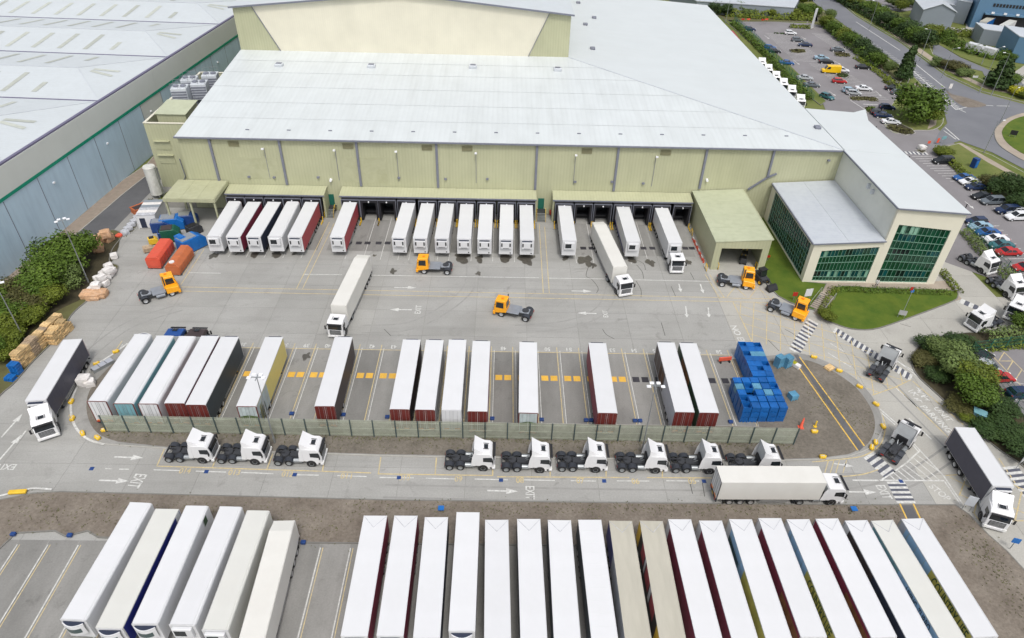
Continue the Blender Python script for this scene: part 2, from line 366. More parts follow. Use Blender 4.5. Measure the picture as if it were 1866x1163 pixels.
M['bark'] = mat('bark', (0.08,0.06,0.045), 0.9, var=0.3, scale=4)
M['blue_far'] = mat('blue grey wall', (0.10,0.20,0.31), 0.5, var=0.08, scale=0.1)
M['grey_far'] = mat('grey wall', (0.22,0.25,0.28), 0.5, var=0.08, scale=0.1)
M['roof_far'] = mat('pale far roof', (0.48,0.51,0.54), 0.5, var=0.06, scale=0.1)
def carpaint(name, c): return mat(name, c, 0.25, var=0.04, metal=0.1)
for k, c in dict(c_navy=(0.015,0.03,0.08), c_blue=(0.02,0.10,0.30), c_white=(0.75,0.76,0.78), c_grey=(0.13,0.15,0.17), c_black=(0.015,0.017,0.02),
                 c_red=(0.45,0.02,0.02), c_silver=(0.42,0.44,0.46), c_pale=(0.28,0.42,0.52), c_teal=(0.04,0.14,0.16), c_yellow=(0.8,0.5,0.01)).items():
    M[k] = carpaint('car paint '+k[2:], c)
M['lap'] = mat('roof lap joint', (0.49,0.515,0.52), 0.6, var=0.15, scale=0.3)
M['pale_print'] = mat('pale grey sky print', (0.42,0.48,0.48), 0.5, var=0.25, scale=0.8, coord='object')
M['meadow_print'] = mat('meadow green print', (0.10,0.15,0.05), 0.5, var=0.6, scale=1.2, coord='object')
M['blue_tarp'] = mat('dark blue cab paint', (0.01,0.06,0.24), 0.35, var=0.05)
M['pale_back'] = mat('pale grey cab rear', (0.5,0.52,0.53), 0.4, var=0.06)
M['warm_white'] = mat('warm white trailer paint', (0.62,0.61,0.57), 0.4, var=0.04, scale=0.4, dirt=(0.5,0.48,0.43), dirt_amt=0.3, coord='object')
M['tyre_mark'] = mat('faint tyre mark', (0.262,0.258,0.244), 0.85, var=0.12, scale=1.5, dirt=(0.30,0.297,0.28), dirt_amt=0.95)
M['weed'] = mat('olive brown weeds', (0.12,0.12,0.055), 0.9, var=0.3)
# ------------------------------------------------------------------ ground
def pts(L, z=0.0): return [at(x, y, z) for x, y in L]
def catmull(P, n=6, closed=False):
    out = []; m_ = len(P)
    rng = range(m_) if closed else range(m_-1)
    for i in rng:
        p0 = P[(i-1) % m_] if closed or i > 0 else P[i]; p1 = P[i]; p2 = P[(i+1) % m_]; p3 = P[(i+2) % m_] if closed or i+2 < m_ else p2
        for k in range(n):
            t = k/n
            out.append(0.5*((2*p1)+(p2-p0)*t+(2*p0-5*p1+4*p2-p3)*t*t+(3*p1-p0-3*p2+p3)*t**3))
    if not closed: out.append(P[-1])
    return out
def in_view(p, mg=80):
    d = p-Vector((0,0,CAM_Z)); z = d.dot(AF)
    if z < 1: return False
    x = 933+F_PX*d.dot(AX)/z; y = 581.5-F_PX*d.dot(AY)/z
    return -mg < x < 1866+mg and -mg < y < 1163+mg
def flat(name, P, z, m_, parent=None, kind='structure'):
    o = MB().sheet([(p.x, p.y) for p in P], z).build(name, m_, parent, shade='keep')
    if parent is None: o['kind'] = kind
    return o
def raised(name, P, z1, m_, kind='structure', kerb=None, kw=0.16, closed=True):
    o = MB().slab([(p.x, p.y) for p in P], -0.04, z1).build(name, m_); o['kind'] = kind
    if kerb:
        k = MB(); n = len(P)
        for i in range(n if closed else n-1):
            a = P[i]; b = P[(i+1) % n]; d = (b-a); d.z = 0
            if d.length < 0.05: continue
            d.normalize(); q = Vector((-d.y, d.x, 0))*kw/2
            a2 = a-d*0.03; b2 = b+d*0.03
            k.slab([(a2.x-q.x, a2.y-q.y), (b2.x-q.x, b2.y-q.y), (b2.x+q.x, b2.y+q.y), (a2.x+q.x, a2.y+q.y)], -0.03, z1+0.012+0.0007*(i % 2))
        k.build('kerb', kerb, o)
    return o
def ribbon(P, w, z, m_, name, parent=None):
    b = MB(); n = len(P); L = []
    for i in range(n):
        d = P[min(i+1, n-1)]-P[max(i-1, 0)]; d.z = 0; d.normalize(); q = Vector((-d.y, d.x, 0))*w/2
        L.append((P[i]-q, P[i]+q))
    for i in range(n-1):
        b.add([(L[i][0].x,L[i][0].y,z),(L[i+1][0].x,L[i+1][0].y,z),(L[i+1][1].x,L[i+1][1].y,z),(L[i][1].x,L[i][1].y,z)], [(0,1,2,3)])
    return b.build(name, m_, parent, shade='keep')
struct(MB().sheet([(-700,-50),(700,-50),(700,1100),(-700,1100)], -0.07).build('ground', M['grass_far'], shade='keep'))
yard = struct(MB().sheet([(-88,14),(100,14),(100,70),(84,100),(84,126),(-80,126),(-84,96),(-88,60)], -0.025).build('yard', mat('joint filler', (0.19,0.185,0.17), 0.9), shade='keep'))
SX, SY, GAP = 8.2, 6.6, 0.035
sm = {}
for nm, mm in (('a', M['concrete']), ('p', M['concrete_pale'])):
    sm[nm] = MB().box(GAP/2-SX/2, SX/2-GAP/2, GAP/2-SY/2, SY/2-GAP/2, -0.024, 0.0).mesh('concrete_slab', mm)
for j in range(16):
    for i in range(24):
        x = -86+SX*(i+0.5); y = 17+SY*(j+0.5)
        if x > 84 and y > 96: continue
        if y > 92 and x < -78: continue
        if not (in_view(Vector((x-4,y,0)), 60) or in_view(Vector((x+4,y,0)), 60)): continue
        pale = (x > 41 and y > 60) or x > 56
        link('concrete_slab', sm['p' if pale else 'a'], yard, (x, y, 0))
# middle row of trailer bays
bay_top = [459,497,536,575,614,656,696,736,776,817,857,898,937,978,1018,1058,1098,1137,1177,1216,1255,1293,1332]
XL = [at(x, 637+(x-459)*0.0137).x for x in bay_top]
step = (XL[-1]-XL[0])/(len(XL)-1)
XL = [XL[0]-step*k for k in range(6, 0, -1)]+XL
def ytop(X): return at(900, 643).y
YT, YB = at(900, 641).y, at(900, 772).y
for px_ in list(range(388, 600, 36))+[618,650,684,718,752,786,820,856,892,928,964]+[1030,1064,1098,1134,1168,1204,1240]:
    X = at(px_, 440).x
    MB().box(X-1.72, X+1.72, 107.5, 119.2, -0.002, 0.004).build('dock_slab', M['concrete_bay'], yard)  # stained darker; the tone also stands in for shade between docked trailers
for L in ([(1120,500),(1100,560),(1040,590),(940,600)], [(860,470),(850,530),(760,590),(660,600)], [(330,560),(240,590),(170,640),(130,690)], [(700,895),(1100,903),(1500,905),(1640,880),(1740,820)], [(1560,640),(1640,720),(1720,800),(1800,880)]):
    P_ = catmull(pts(L), 8)
    for o_ in (-0.95, 0.95):
        Q_ = []
        for i in range(len(P_)):
            d_ = P_[min(i+1,len(P_)-1)]-P_[max(i-1,0)]; d_.normalize(); Q_.append(P_[i]+Vector((-d_.y,d_.x,0))*o_)
        ribbon(Q_, 0.28, 0.0075, M['tyre_mark'], 'tyre_mark', yard)
mcrack = mat('dark joint crack', (0.07,0.068,0.062), 0.9)
for L in ([(1072,487),(1068,503),(1078,509),(1090,525),(1087,534)], [(1160,483),(1170,495),(1173,508)], [(1159,512),(1168,528),(1168,542)], [(1223,522),(1231,540)], [(1098,600),(1105,610),(1120,618)], [(1205,588),(1212,612)], [(1258,497),(1265,510)], [(1150,470),(1172,480),(1176,492)], [(1430,600),(1450,612),(1462,630)], [(1400,620),(1420,640)], [(1640,590),(1660,596)], [(1255,870),(1262,900)], [(1280,880),(1284,905)], [(700,600),(712,612)]):
    ribbon(catmull(pts(L), 3), 0.09, 0.0095, mcrack, 'crack', yard)
for i in range(len(XL)-1):
    MB().box(XL[i]+0.03, XL[i+1]-0.03, YB, YT, -0.002, 0.004).build('bay_slab', M['concrete_bay'], yard)
# bottom yard bays
YB2 = at(900, 993).y
for i in range(36):
    x = -60+3.35*i
    if x > 46: break
    MB().box(x, x+3.31, 14, YB2, -0.002, 0.004).build('bay_slab', M['concrete_bay'], yard)

# left side: apron, service road, verge
flat('service_road', pts([(0,535),(45,505),(225,348),(262,318),(300,280),(335,230),(420,160),(420,260),(320,330),(275,365),(240,405),(180,440),(0,640)]), 0.008, M['asphalt'])
flat('pavement', pts([(160,470),(222,404),(275,350),(300,318),(330,260),(420,170),(420,260),(330,330),(285,365),(215,425)]), 0.014, M['concrete_bay'])
ap = raised('apron', pts([(-60,560),(0,516),(190,352),(268,300),(330,225),(420,140),(425,150),(345,236),(285,306),(222,356),(40,512),(-20,566)]), 0.1, M['blockwork'], kerb=M['kerb'])
vg = pts([(-120,740),(-60,650),(0,560),(40,520),(110,462),(165,432),(205,420),(222,430),(205,455),(200,478),(216,486),(205,505),(185,528),(160,548),(130,575),(110,610),(60,660),(25,700),(0,722),(-60,790)])
raised('verge', catmull(vg, 4, True), 0.12, M['verge'], kerb=M['kerb_dark'])
flat('bare_soil', catmull(pts([(165,440),(200,425),(218,440),(204,478),(170,520),(150,545),(120,560),(70,590),(20,650),(0,640),(60,560),(120,500)]), 3, True), 0.128, M['soil'])

# loop island with gravel
isl_out = [(232,628),(205,648),(178,665),(157,684),(141,706),(132,730),(131,752),(136,772),(148,790),(166,803),(190,810)]
isl_bot = [(320,819),(500,825),(700,831),(815,834),(1100,837),(1410,840),(1500,838)]
isl_r = [(1545,833),(1578,821),(1597,805),(1607,785),(1607,762),(1598,738),(1583,715),(1560,692),(1530,672),(1500,657),(1470,647),(1443,643),(1424,646)]
P1 = catmull(pts(isl_out), 4)+pts(isl_bot)+catmull(pts(isl_r), 4)
bx = XL[-1]
inner = [Vector((bx, YT-1, 0)), Vector((bx, YB, 0)), Vector((XL[2]-3.0, YB, 0))]
raised('island_surface', P1+inner, 0.10, M['concrete_bay'], kerb=M['kerb'])
gr_out = catmull(pts([(215,655),(180,690),(163,715),(158,745),(166,775),(185,795),(215,806)]), 3)+pts([(320,817),(700,829),(1100,835),(1410,838),(1500,835)])+catmull(pts([(1545,829),(1575,815),(1590,795),(1594,770),(1585,742),(1560,708),(1525,682),(1490,664),(1460,656),(1432,660)]), 3)
g = flat('gravel_bed', gr_out+inner, 0.115, M['gravel_grey'], kind='stuff')
# painted outer kerbs of the island
mk = struct(thing('road_markings', None, None))
ribbon(catmull(pts([(233,627),(205,647),(177,664)]), 4), 0.28, 0.128, M['white_paint'], 'kerb_paint', mk)
ribbon(catmull(pts([(141,705),(131,730),(130,752),(135,773),(147,791),(166,804),(190,811)]), 4), 0.3, 0.128, M['white_paint'], 'kerb_paint', mk)
ribbon(catmull(pts([(-5,906),(40,896),(62,891),(95,893)]), 4), 0.26, 0.132, M['white_paint'], 'kerb_paint', mk)
# bottom gravel strip
gb = [(-80,940),(0,912),(60,900),(110,897),(270,901),(700,912),(1100,917),(1560,921),(1740,921),(1765,938),(1800,975),(1835,1006),(1866,1040),(1960,1150),(1990,1290),(1760,1290)]
x_end = at(1700, 1010).x-0.5
gi = [Vector((x_end+3, 14, 0)), Vector((x_end+1.5, YB2-1, 0)), Vector((x_end, YB2, 0)), Vector((at(555,988).x, YB2, 0))]+pts([(180,980),(160,968),(120,978),(100,968),(30,972),(0,1000),(-60,1060)])
raised('gravel_verge', pts(gb)+gi, 0.11, M['gravel'], kind='stuff', kerb=M['kerb_dark'])
b = MB()
for L in ([(232,912),(640,917)],):
    pass
# walkways through the gravel
flat('footpath', pts([(1446,646),(1454,646),(1573,815),(1566,822)], 0.12), 0.122, M['asphalt'])
flat('footpath', pts([(1643,921),(1662,921),(1676,950),(1654,950)], 0.12), 0.122, M['asphalt'])

# lawns by the office
lawnA = [(1384,392),(1392,398),(1464,514),(1506,518),(1490,548),(1484,566),(1468,562),(1440,552),(1418,540),(1405,527),(1398,508),(1385,470)]
raised('lawn', pts(lawnA), 0.12, M['grass'], kerb=M['kerb_dark'])
lawnB = catmull(pts([(1520,524),(1600,526),(1680,528),(1738,531),(1745,541),(1735,550),(1683,570),(1628,590),(1589,601),(1551,600),(1522,591),(1498,580),(1500,560)]), 3, True)
raised('lawn', lawnB, 0.12, M['grass'], kerb=M['kerb_dark'])
raised('office_pavement', pts([(1392,398),(1410,398),(1476,508),(1700,514),(1722,512),(1752,545),(1740,549),(1722,531),(1520,524),(1508,519),(1464,517)]), 0.1, M['path'])
raised('office_pavement', pts([(1506,519),(1520,524),(1508,543),(1494,541)]), 0.14, M['path'])
raised('office_pavement', pts([(1489,562),(1500,565),(1494,577),(1482,571)]), 0.1, M['path'])
# hedge island in the east, verges between the tractor road and the car park
isl2 = catmull(pts([(1661,655),(1667,640),(1682,626),(1710,615),(1752,608),(1800,606),(1880,604),(1960,600),(1960,980),(1905,905),(1866,852),(1823,822),(1774,782),(1711,722),(1676,690),(1664,672)]), 3, True)
raised('planted_island', isl2, 0.12, M['soil'], kerb=M['kerb_dark'])
flat('car_park', pts([(1758,646),(1866,630),(2000,612),(2000,860),(1900,790),(1855,745),(1820,700)], 0.13), 0.135, M['carpark'])

# north-east: car parks and public roads
flat('car_park', pts([(1325,36),(1495,44),(1560,85),(1640,150),(1668,200),(1740,262),(1700,275),(1790,352),(1870,400),(2100,560),(1860,620),(1840,520),(1700,470),(1560,330),(1500,190)]), 0.010, M['carpark'])
rd_l = [(1440,-20),(1480,2),(1560,62),(1655,130),(1690,162),(1720,200),(1726,225),(1712,240)]
rd_b = [(1700,262),(1716,266),(1749,257),(1808,278),(1866,308),(1990,370)]
rd_r = [(2200,260),(1990,215),(1866,190),(1790,170),(1725,140),(1640,78),(1560,30),(1500,-20)]
flat('public_road', pts(rd_l+rd_b+rd_r), 0.016, M['road'])
flat('side_road', pts([(1700,82),(1712,82),(1750,105),(1790,122),(1830,140),(1866,150),(1900,168),(1880,178),(1800,150),(1790,130),(1740,118),(1700,98)]), 0.016, M['road'])
flat('side_road', pts([(1560,-10),(1700,-10),(1690,15),(1640,22),(1600,14)]), 0.016, M['carpark'])
flat('side_road', pts([(1620,34),(1640,32),(1680,45),(1760,52),(1745,60),(1700,56),(1640,44)]), 0.017, M['concrete_pale'])
flat('side_road', pts([(1760,30),(1900,50),(1900,75),(1760,56)]), 0.018, M['concrete_pale'])
flat('side_road', pts([(1842,136),(1880,110),(1910,150),(1880,165)]), 0.019, M['concrete_pale'])
rb = catmull(pts([(1900,204),(1866,206),(1836,216),(1816,232),(1812,246),(1820,264),(1845,282),(1880,297),(1960,300),(2030,260),(1990,212)]), 3, True)
rb2 = catmull(pts([(1900,208),(1868,212),(1842,221),(1828,235),(1826,246),(1834,260),(1855,276),(1885,288),(1950,292),(2010,258),(1975,216)]), 3, True)
raised('roundabout', rb, 0.1, M['path'], kerb=M['kerb_dark'])
raised('lawn', rb2, 0.16, M['grass'])
flat('traffic_island', catmull(pts([(1724,165),(1735,172),(1760,178),(1797,191),(1780,196),(1755,194),(1735,180)]), 3, True), 0.05, M['gravel'])
fw = [(1705,272),(1722,268),(1748,262),(1808,284),(1866,315),(1900,335),(1900,420),(1850,392),(1808,366),(1785,345),(1760,322),(1732,300)]
raised('lawn', pts(fw), 0.1, M['grass_far'], kerb=M['kerb'])
flat('footpath', pts([(1745,261),(1752,261),(1808,292),(1866,325),(1900,340),(1900,349),(1850,323),(1800,296)], 0.1), 0.106, M['path'])
nv = [(1650,160),(1662,140),(1685,163),(1713,200),(1718,224),(1700,237),(1668,238),(1635,244),(1615,232),(1600,205),(1618,200),(1632,182)]
raised('lawn', catmull(pts(nv), 3, True), 0.1, M['grass_far'], kerb=M['kerb'])
flat('footpath', pts([(1653,165),(1668,150),(1690,175),(1707,205),(1706,228),(1690,236),(1700,205),(1682,180)], 0.1), 0.107, M['path'])
raised('verge', pts([(1470,42),(1490,14),(1555,62),(1650,134),(1640,152),(1560,92),(1500,48)]), 0.1, M['verge'], kerb=M['kerb'])
raised('verge', pts([(1505,-20),(1560,28),(1640,75),(1725,137),(1790,167),(1866,187),(1990,212),(1990,178),(1866,160),(1800,152),(1740,120),(1700,100),(1690,75),(1640,50),(1560,4)]), 0.1, M['grass_far'], kerb=M['kerb'])
raised('verge', pts([(1708,80),(1716,76),(1790,110),(1850,120),(1850,135),(1790,120),(1750,104)]), 0.1, M['grass_far'])
flat('footpath', pts([(1540,-5),(1548,-5),(1640,62),(1725,122),(1800,158),(1900,176),(1990,200),(1990,206),(1900,182),(1795,162),(1715,124),(1630,66)], 0.1), 0.107, M['path'])
raised('verge', pts([(1318,36),(1345,38),(1400,85),(1440,120),(1505,185),(1495,192),(1440,150),(1395,100),(1370,80)]), 0.1, M['grass_far'], kerb=M['kerb_dark'])
raised('verge', pts([(1270,10),(1490,10),(1490,40),(1330,40)]), 0.1, M['verge'], kerb=M['kerb_dark'])
for P in ([(1440,92),(1450,89),(1465,90),(1469,96),(1455,98),(1443,96)], [(1518,96),(1535,94),(1550,102),(1535,104),(1522,101)], [(1522,135),(1535,132),(1548,139),(1540,143),(1526,141)], [(1547,178),(1575,176),(1598,179),(1596,184),(1570,184),(1549,182)],
          [(1574,196),(1590,194),(1598,200),(1592,206),(1580,206)], [(1614,228),(1640,226),(1662,236),(1668,243),(1650,247),(1625,240)], [(1668,274),(1680,272),(1688,276),(1680,280)]):
    raised('planted_island', pts(P), 0.12, M['soil'], kerb=M['kerb'])

# ------------------------------------------------------------------ paint
W = MB(); Yl = MB(); Yb = MB(); K = MB()
ZP = 0.010
def stroke(b, p, q, w, z=ZP):
    a = at(*p, z); c = at(*q, z); return strokew(b, a, c, w, z)
_zc = [0]
def strokew(b, a, c, w, z=ZP):
    d = (c-a); d.z = 0
    if d.length < 1e-3: return
    _zc[0] = (_zc[0]+1) % 5; z = z+_zc[0]*0.0007
    d.normalize(); q = Vector((-d.y, d.x, 0))*w/2
    b.add([(a.x-q.x,a.y-q.y,z),(c.x-q.x,c.y-q.y,z),(c.x+q.x,c.y+q.y,z),(a.x+q.x,a.y+q.y,z)], [(0,1,2,3)])
def arrow(p, q, w=0.22, hw=0.45, hl=1.45, z=ZP, b=None):
    b = b or W
    a = at(*p, z); c = at(*q, z); d = (c-a); d.normalize(); n_ = Vector((-d.y, d.x, 0)); h = c-d*hl
    strokew(b, a, h, w, z); e = z
    b.add([(h+n_*hw/1).to_tuple()[:2]+(e,), (h-n_*hw).to_tuple()[:2]+(e,), (c.x, c.y, e)], [(0,1,2)])
for L in ([(553.6,500),(623,500.5)], [(677,501.7),(982,506.3)], [(1000,507),(1106,508.5)], [(1157,510),(1295,513)], [(344,497),(402,498)],
          [(192,854),(203,854.5)], [(217,855),(235,855.3)], [(280,856.2),(328,857.6)], [(357,858.7),(412,860.5)], [(440,861),(498,863.3)], [(538.5,865.3),(581,866)], [(614.8,866.8),(668,868.5)],
          [(691.8,870),(753.7,871)], [(776,871.6),(831,873)], [(865,873),(925.8,874.5)], [(951.7,874.5),(1011,875.7)], [(1040,876),(1086,876.8)], [(1124,876.4),(1183,876.8)], [(1214,876.2),(1274,876.8)],
          [(1508.6,643),(1550.5,668.8)], [(1513,626),(1538.7,641)]):
    stroke(W, *L, 0.14)
for L in ([(1553.7,875.2),(1601,875.6)], [(1603,875.2),(1721.4,876.3)], [(1663,806.5),(1676.5,821)], [(1676.5,821),(1719,866.6)], [(1719,866.6),(1753.6,918)], [(1659,806.5),(1674,823.6)], [(1721,877),(1750,919)],
          [(1676,821.5),(1652.6,843)], [(1652.6,843),(1629,860)], [(1629,860),(1607.5,874)], [(1600,747),(1631,774)], [(1603,745),(1634,772)], [(1655.8,762),(1697.7,801)], [(1635.4,658),(1676,689)], [(1631,656),(1665,676)], [(1633,707.5),(1672,742)]):
    stroke(W, *L, 0.2)
for L in ([(1672,830),(1718,864.5)], [(1665.5,835.5),(1711.7,875)], [(1658,842),(1697.7,875)], [(1650,848),(1684.8,875)], [(1643,853.7),(1669.8,875)], [(1636.5,858),(1657,875)], [(1629,862),(1644,875)], [(1622.5,866.6),(1631,875)]):
    stroke(W, *L, 0.16)
arrow((718.4,523.7),(758.6,524.5)); arrow((750.5,564.7),(710.3,564.2)); arrow((1041.6,530.3),(1078.5,530.9)); arrow((1087,571.5),(1052,570.5))
arrow((1237.3,517.6),(1241,532.8), hw=0.36, hl=1.1); arrow((1276,517.6),(1281.8,534.7), hw=0.36, hl=1.1); arrow((1249.6,558.4),(1252,578.8), hw=0.34, hl=0.9); arrow((1290.6,560.8),(1292,578.8), hw=0.34, hl=0.9)
arrow((208,832.7),(261,834.4)); arrow((180.6,875.3),(234.8,877)); arrow((2.4,797),(41,753.7)); arrow((-20,860),(39,792)); stroke(W, (36,800), (47,785), 0.2)
arrow((888,894),(944,895.5)); arrow((1547,896.3),(1596.7,897)); arrow((1520,845),(1556,850), hw=0.36, hl=1.2)
def zebra(p, q, width, n, z=ZP, first=True, dx=None):
    a = at(*p, z); c = at(*q, z); d = (c-a)/n; u = d.normalized()
    nn = Vector((-u.y, u.x, 0)) if dx is None else (at(*dx[1], z)-at(*dx[0], z)).normalized()
    for k in range(n):
        s0 = a+d*k; s1 = a+d*(k+1); b = W if (k % 2 == 0) == first else K
        h = nn*width/2; zz = z+0.002*(b is W)
        b.add([((s0-h).x,(s0-h).y,zz),((s1-h).x,(s1-h).y,zz),((s1+h).x,(s1+h).y,zz),((s0+h).x,(s0+h).y,zz)], [(0,1,2,3)])
zebra((1482,585), (1447,641), 1.9, 19, dx=((1474.5,582),(1489,590)))
zebra((1520,601), (1661,689), 1.7, 31, dx=((1524,596),(1517,607)))
zebra((1583,828), (1623,866), 2.2, 8, dx=((1576,834),(1591,824)))
zebra((1632,878), (1652,917), 2.3, 9, dx=((1618,879),(1646,879)))
zebra((1840,850), (1880,905), 2.2, 11, dx=((1832,852),(1850,850)))
zebra((1750,548), (1790,565), 1.6, 5, dx=((1752,545),(1748,552)))
zebra((1628,277.5), (1690,280), 1.6, 17, z=0.03, dx=((1660,277),(1664,281)))
# yellow
for L in ([(330,523),(987.7,535.2)], [(330,530.5),(1000,543.8)], [(987.7,535.2),(1333,543)], [(1000,543.8),(1290,549)], [(1333,543.5),(1416,544.7)], [(1290,549),(1404.6,551.5)],
          [(600,405),(540,527)], [(609,407),(551,527)], [(982.5,407.5),(990,534)], [(992.5,413),(1001,534)], [(362,454),(334,501)], [(372,454),(329,520)],
          [(1285,500),(1312,545)], [(1293,500),(1320,543)]):
    stroke(Yl, *L, 0.13)
for L in ([(285.8,849.5),(640,860.6)], [(640,860.6),(676,862)], [(688.4,863.7),(898.8,866.7)], [(906,868.9),(1146.5,870.4)], [(1178.7,870.4),(1296.6,871)],
          [(299.3,818.6),(285.8,849.5)], [(400.6,820.5),(387,851.4)], [(497,827),(486,856)], [(592.5,830),(587.7,858)], [(694,833),(689.5,863.3)], [(795.3,834),(793,864.4)], [(898.8,836.3),(897.7,866.7)], [(1002.4,838),(1002.6,867.8)], [(1104,840),(1104.6,869)], [(1207.8,843),(1207,869)],
          [(1663,694.6),(1755.7,774)], [(1633,705),(1733,802)], [(1585,722),(1633,705)], [(1633,705),(1660,692)]):
    stroke(Yl, *L, 0.16)
def ribbon_add(b, P, w, z):
    for i in range(len(P)-1): strokew(b, P[i], P[i+1], w, z)
ribbon_add(Yl, catmull(pts([(1598,742),(1607.5,757),(1613,782),(1603,812),(1575,830),(1543,836),(1480,842)]), 4), 0.16, ZP)
ribbon_add(Yl, catmull(pts([(1600,856),(1575,864),(1545,868),(1535,868)]), 3), 0.16, ZP)
for L in ([(1442,650.4),(1562.9,820.4)], [(1456.7,650.4),(1575.2,812.6)], [(1639.7,918),(1653.7,948)], [(1664.4,918),(1678.4,948)]):
    stroke(Yb, *L, 0.18, 0.128)
for k in (1535, 1545, 1555, 1568): stroke(Yl, (k-25,838), (k-32,862), 0.1)
def clip(poly, o, d):
    """parameter ranges of the line o + t d inside a polygon (world XY)"""
    ts = []
    for i in range(len(poly)):
        a = poly[i]; c = poly[(i+1) % len(poly)]; e = c-a
        den = d.x*e.y-d.y*e.x
        if abs(den) < 1e-9: continue
        w_ = a-o; t = (w_.x*e.y-w_.y*e.x)/den; s = (w_.x*d.y-w_.y*d.x)/den
        if 0 <= s < 1: ts.append(t)
    ts.sort(); return [(ts[i], ts[i+1]) for i in range(0, len(ts)-1, 2)]
def hatch(b, P, d, sp, w, z=ZP):
    d = d.normalized(); n_ = Vector((-d.y, d.x, 0)); vs = [p.dot(n_) for p in P]; k = min(vs)+sp/2
    while k < max(vs):
        o = n_*k+d*0
        for t0, t1 in clip(P, o, d): strokew(b, o+d*t0, o+d*t1, w, z)
        k += sp
box1 = pts([(1338,551),(1404,552),(1437,566),(1470,580),(1505,594),(1560,626),(1612,656),(1660,692),(1584,722),(1560,698),(1520,668),(1480,649),(1430,645),(1400,628),(1372,628)])
hatch(Yl, box1, at(1369,619)-at(1372.6,552.7), 2.15, 0.12)
hatch(Yl, box1, at(1343,568.8)-at(1460,603), 2.3, 0.12, ZP+0.001)
stroke(Yl, (1336,551), (1360,600), 0.16); stroke(Yl, (1360,600), (1372,628), 0.16)
box0 = pts([(1296,502),(1318,500),(1372,500),(1400,530),(1412,543),(1320,541)])
hatch(Yl, box0, at(1322,540)-at(1345,512), 3.2, 0.13); hatch(Yl, box0, at(1300,512)-at(1335,545), 3.6, 0.13, ZP+0.001)
for L in ([(1723.5,866.6),(1763,864)], [(1763,864.5),(1748,903)], [(1730,869),(1786,897)], [(1785,896),(1775,935)], [(1751,902),(1812,929)], [(1773,933),(1786,950.5)], [(1786,950.5),(1866,949)], [(1863,890),(1850,948)], [(1835,920),(1866,935)], [(1840,880),(1866,893)], [(1812,929),(1852,948)], [(1820,835),(1866,905)]):
    stroke(Yl, *L, 0.16)
for L in ([(1805,645),(1866,709)], [(1830,642),(1895,706)], [(1830,642),(1820,658)], [(1846,658),(1836,674)], [(1820,658),(1846,658)], [(1862,674),(1852,690)]):
    stroke(Yl, *L, 0.14, 0.145)
for L in ([(1812,690),(1866,700)], [(1826,712),(1866,716)], [(1850,728),(1880,732)]): stroke(W, *L, 0.1, 0.145)
# trailer bay lines
for i, X in enumerate(XL):
    if X < XL[5] or i > len(XL)-1: pass
    strokew(Yl, Vector((X-0.22, YB+0.2, 0)), Vector((X-0.22, YT+1.2, 0)), 0.13); strokew(W, Vector((X+0.22, YB+0.2, 0)), Vector((X+0.22, YT+0.4, 0)), 0.1)
strokew(Yl, Vector((XL[4], YT, 0)), Vector((XL[-1], YT, 0)), 0.13, ZP+0.003)
for i in range(36):
    x = -60+3.35*i
    if x > 45: break
    strokew(W, Vector((x+0.1, 14, 0)), Vector((x+0.1, YB2-0.6, 0)), 0.12); strokew(Yl, Vector((x+0.38, 14, 0)), Vector((x+0.38, YB2-0.6, 0)), 0.1)
# dock bay lines
YD0, YD1 = at(900, 477).y, at(900, 400).y
for px_ in (402,433,465,497,530,562, 640,672,702,733,752,771, 802,822,841, 861,899,937, 1045,1075,1105, 1140,1170,1200,1236,1268):
    X = at(px_, 440).x
    strokew(W, Vector((X, YD0, 0)), Vector((X, YD1, 0)), 0.09)
# car park lines
def carlines(a, b_, n, L, ang, z=0.022):
    A = at(*a, z); B = at(*b_, z); d = Vector((math.cos(ang), math.sin(ang), 0))
    for k in range(n+1):
        p = A.lerp(B, k/n); strokew(W, p-d*L/2, p+d*L/2, 0.15, z)
CP = math.radians(-8)
carlines((1372,68), (1395,92), 12, 5, CP); carlines((1420,62), (1475,112), 22, 10, CP); carlines((1492,62), (1560,105), 22, 5, CP)
carlines((1500,118), (1590,180), 22, 9, CP); carlines((1680,285), (1750,330), 10, 5, math.radians(4)); carlines((1560,70), (1612,125), 12, 5, CP)
carlines((1790,352), (1866,400), 8, 5, math.radians(4)); carlines((1800,412), (1880,500), 10, 5, math.radians(4)); carlines((1610,210), (1640,235), 6, 5, CP)
for p, q in (((1393,65),(1402,71)), ((1459,66),(1469,72)), ((1445,109),(1457,118)), ((1520,111),(1532,118)), ((1510,166),(1523,175)), ((1596,166),(1606,176)), ((1594,234),(1606,240)), ((1758,367),(1775,381))):
    arrow(p, q, 0.15, 0.4, 1.2, 0.022)
stroke(W, (1550,183), (1575,199), 0.2, 0.022); stroke(W, (1573,190), (1600,191), 0.4, 0.022)
# public road paint
zr = 0.028
for k in range(17):
    t = k/16; a0 = (1648+t*100, 118+t*80); stroke(W, (a0[0]-12+t*4, a0[1]-2), (a0[0]+14-t*2, a0[1]+4+t*3), 0.28, zr)
for k in range(14):
    t = k/13; stroke(W, (1570+t*75-7, 65+t*50), (1570+t*75+7, 68+t*50), 0.22, zr)
for L in ([(1645,112),(1742,200)], [(1742,200),(1762,195)], [(1660,110),(1722,160)], [(1797,192),(1810,193)], [(1816,193),(1840,193.5)], [(1722,232),(1748,255)], [(1720,238),(1742,254)], [(1560,40),(1640,92)]):
    stroke(W, *L, 0.3, zr)
W.build('white_paint', M['white_paint'], mk, shade='keep'); Yl.build('yellow_paint', M['yellow_paint'], mk, shade='keep')
Yb.build('yellow_edge_line', M['yellow_bold'], mk, shade='keep'); K.build('black_paint', M['black_paint'], mk, shade='keep')
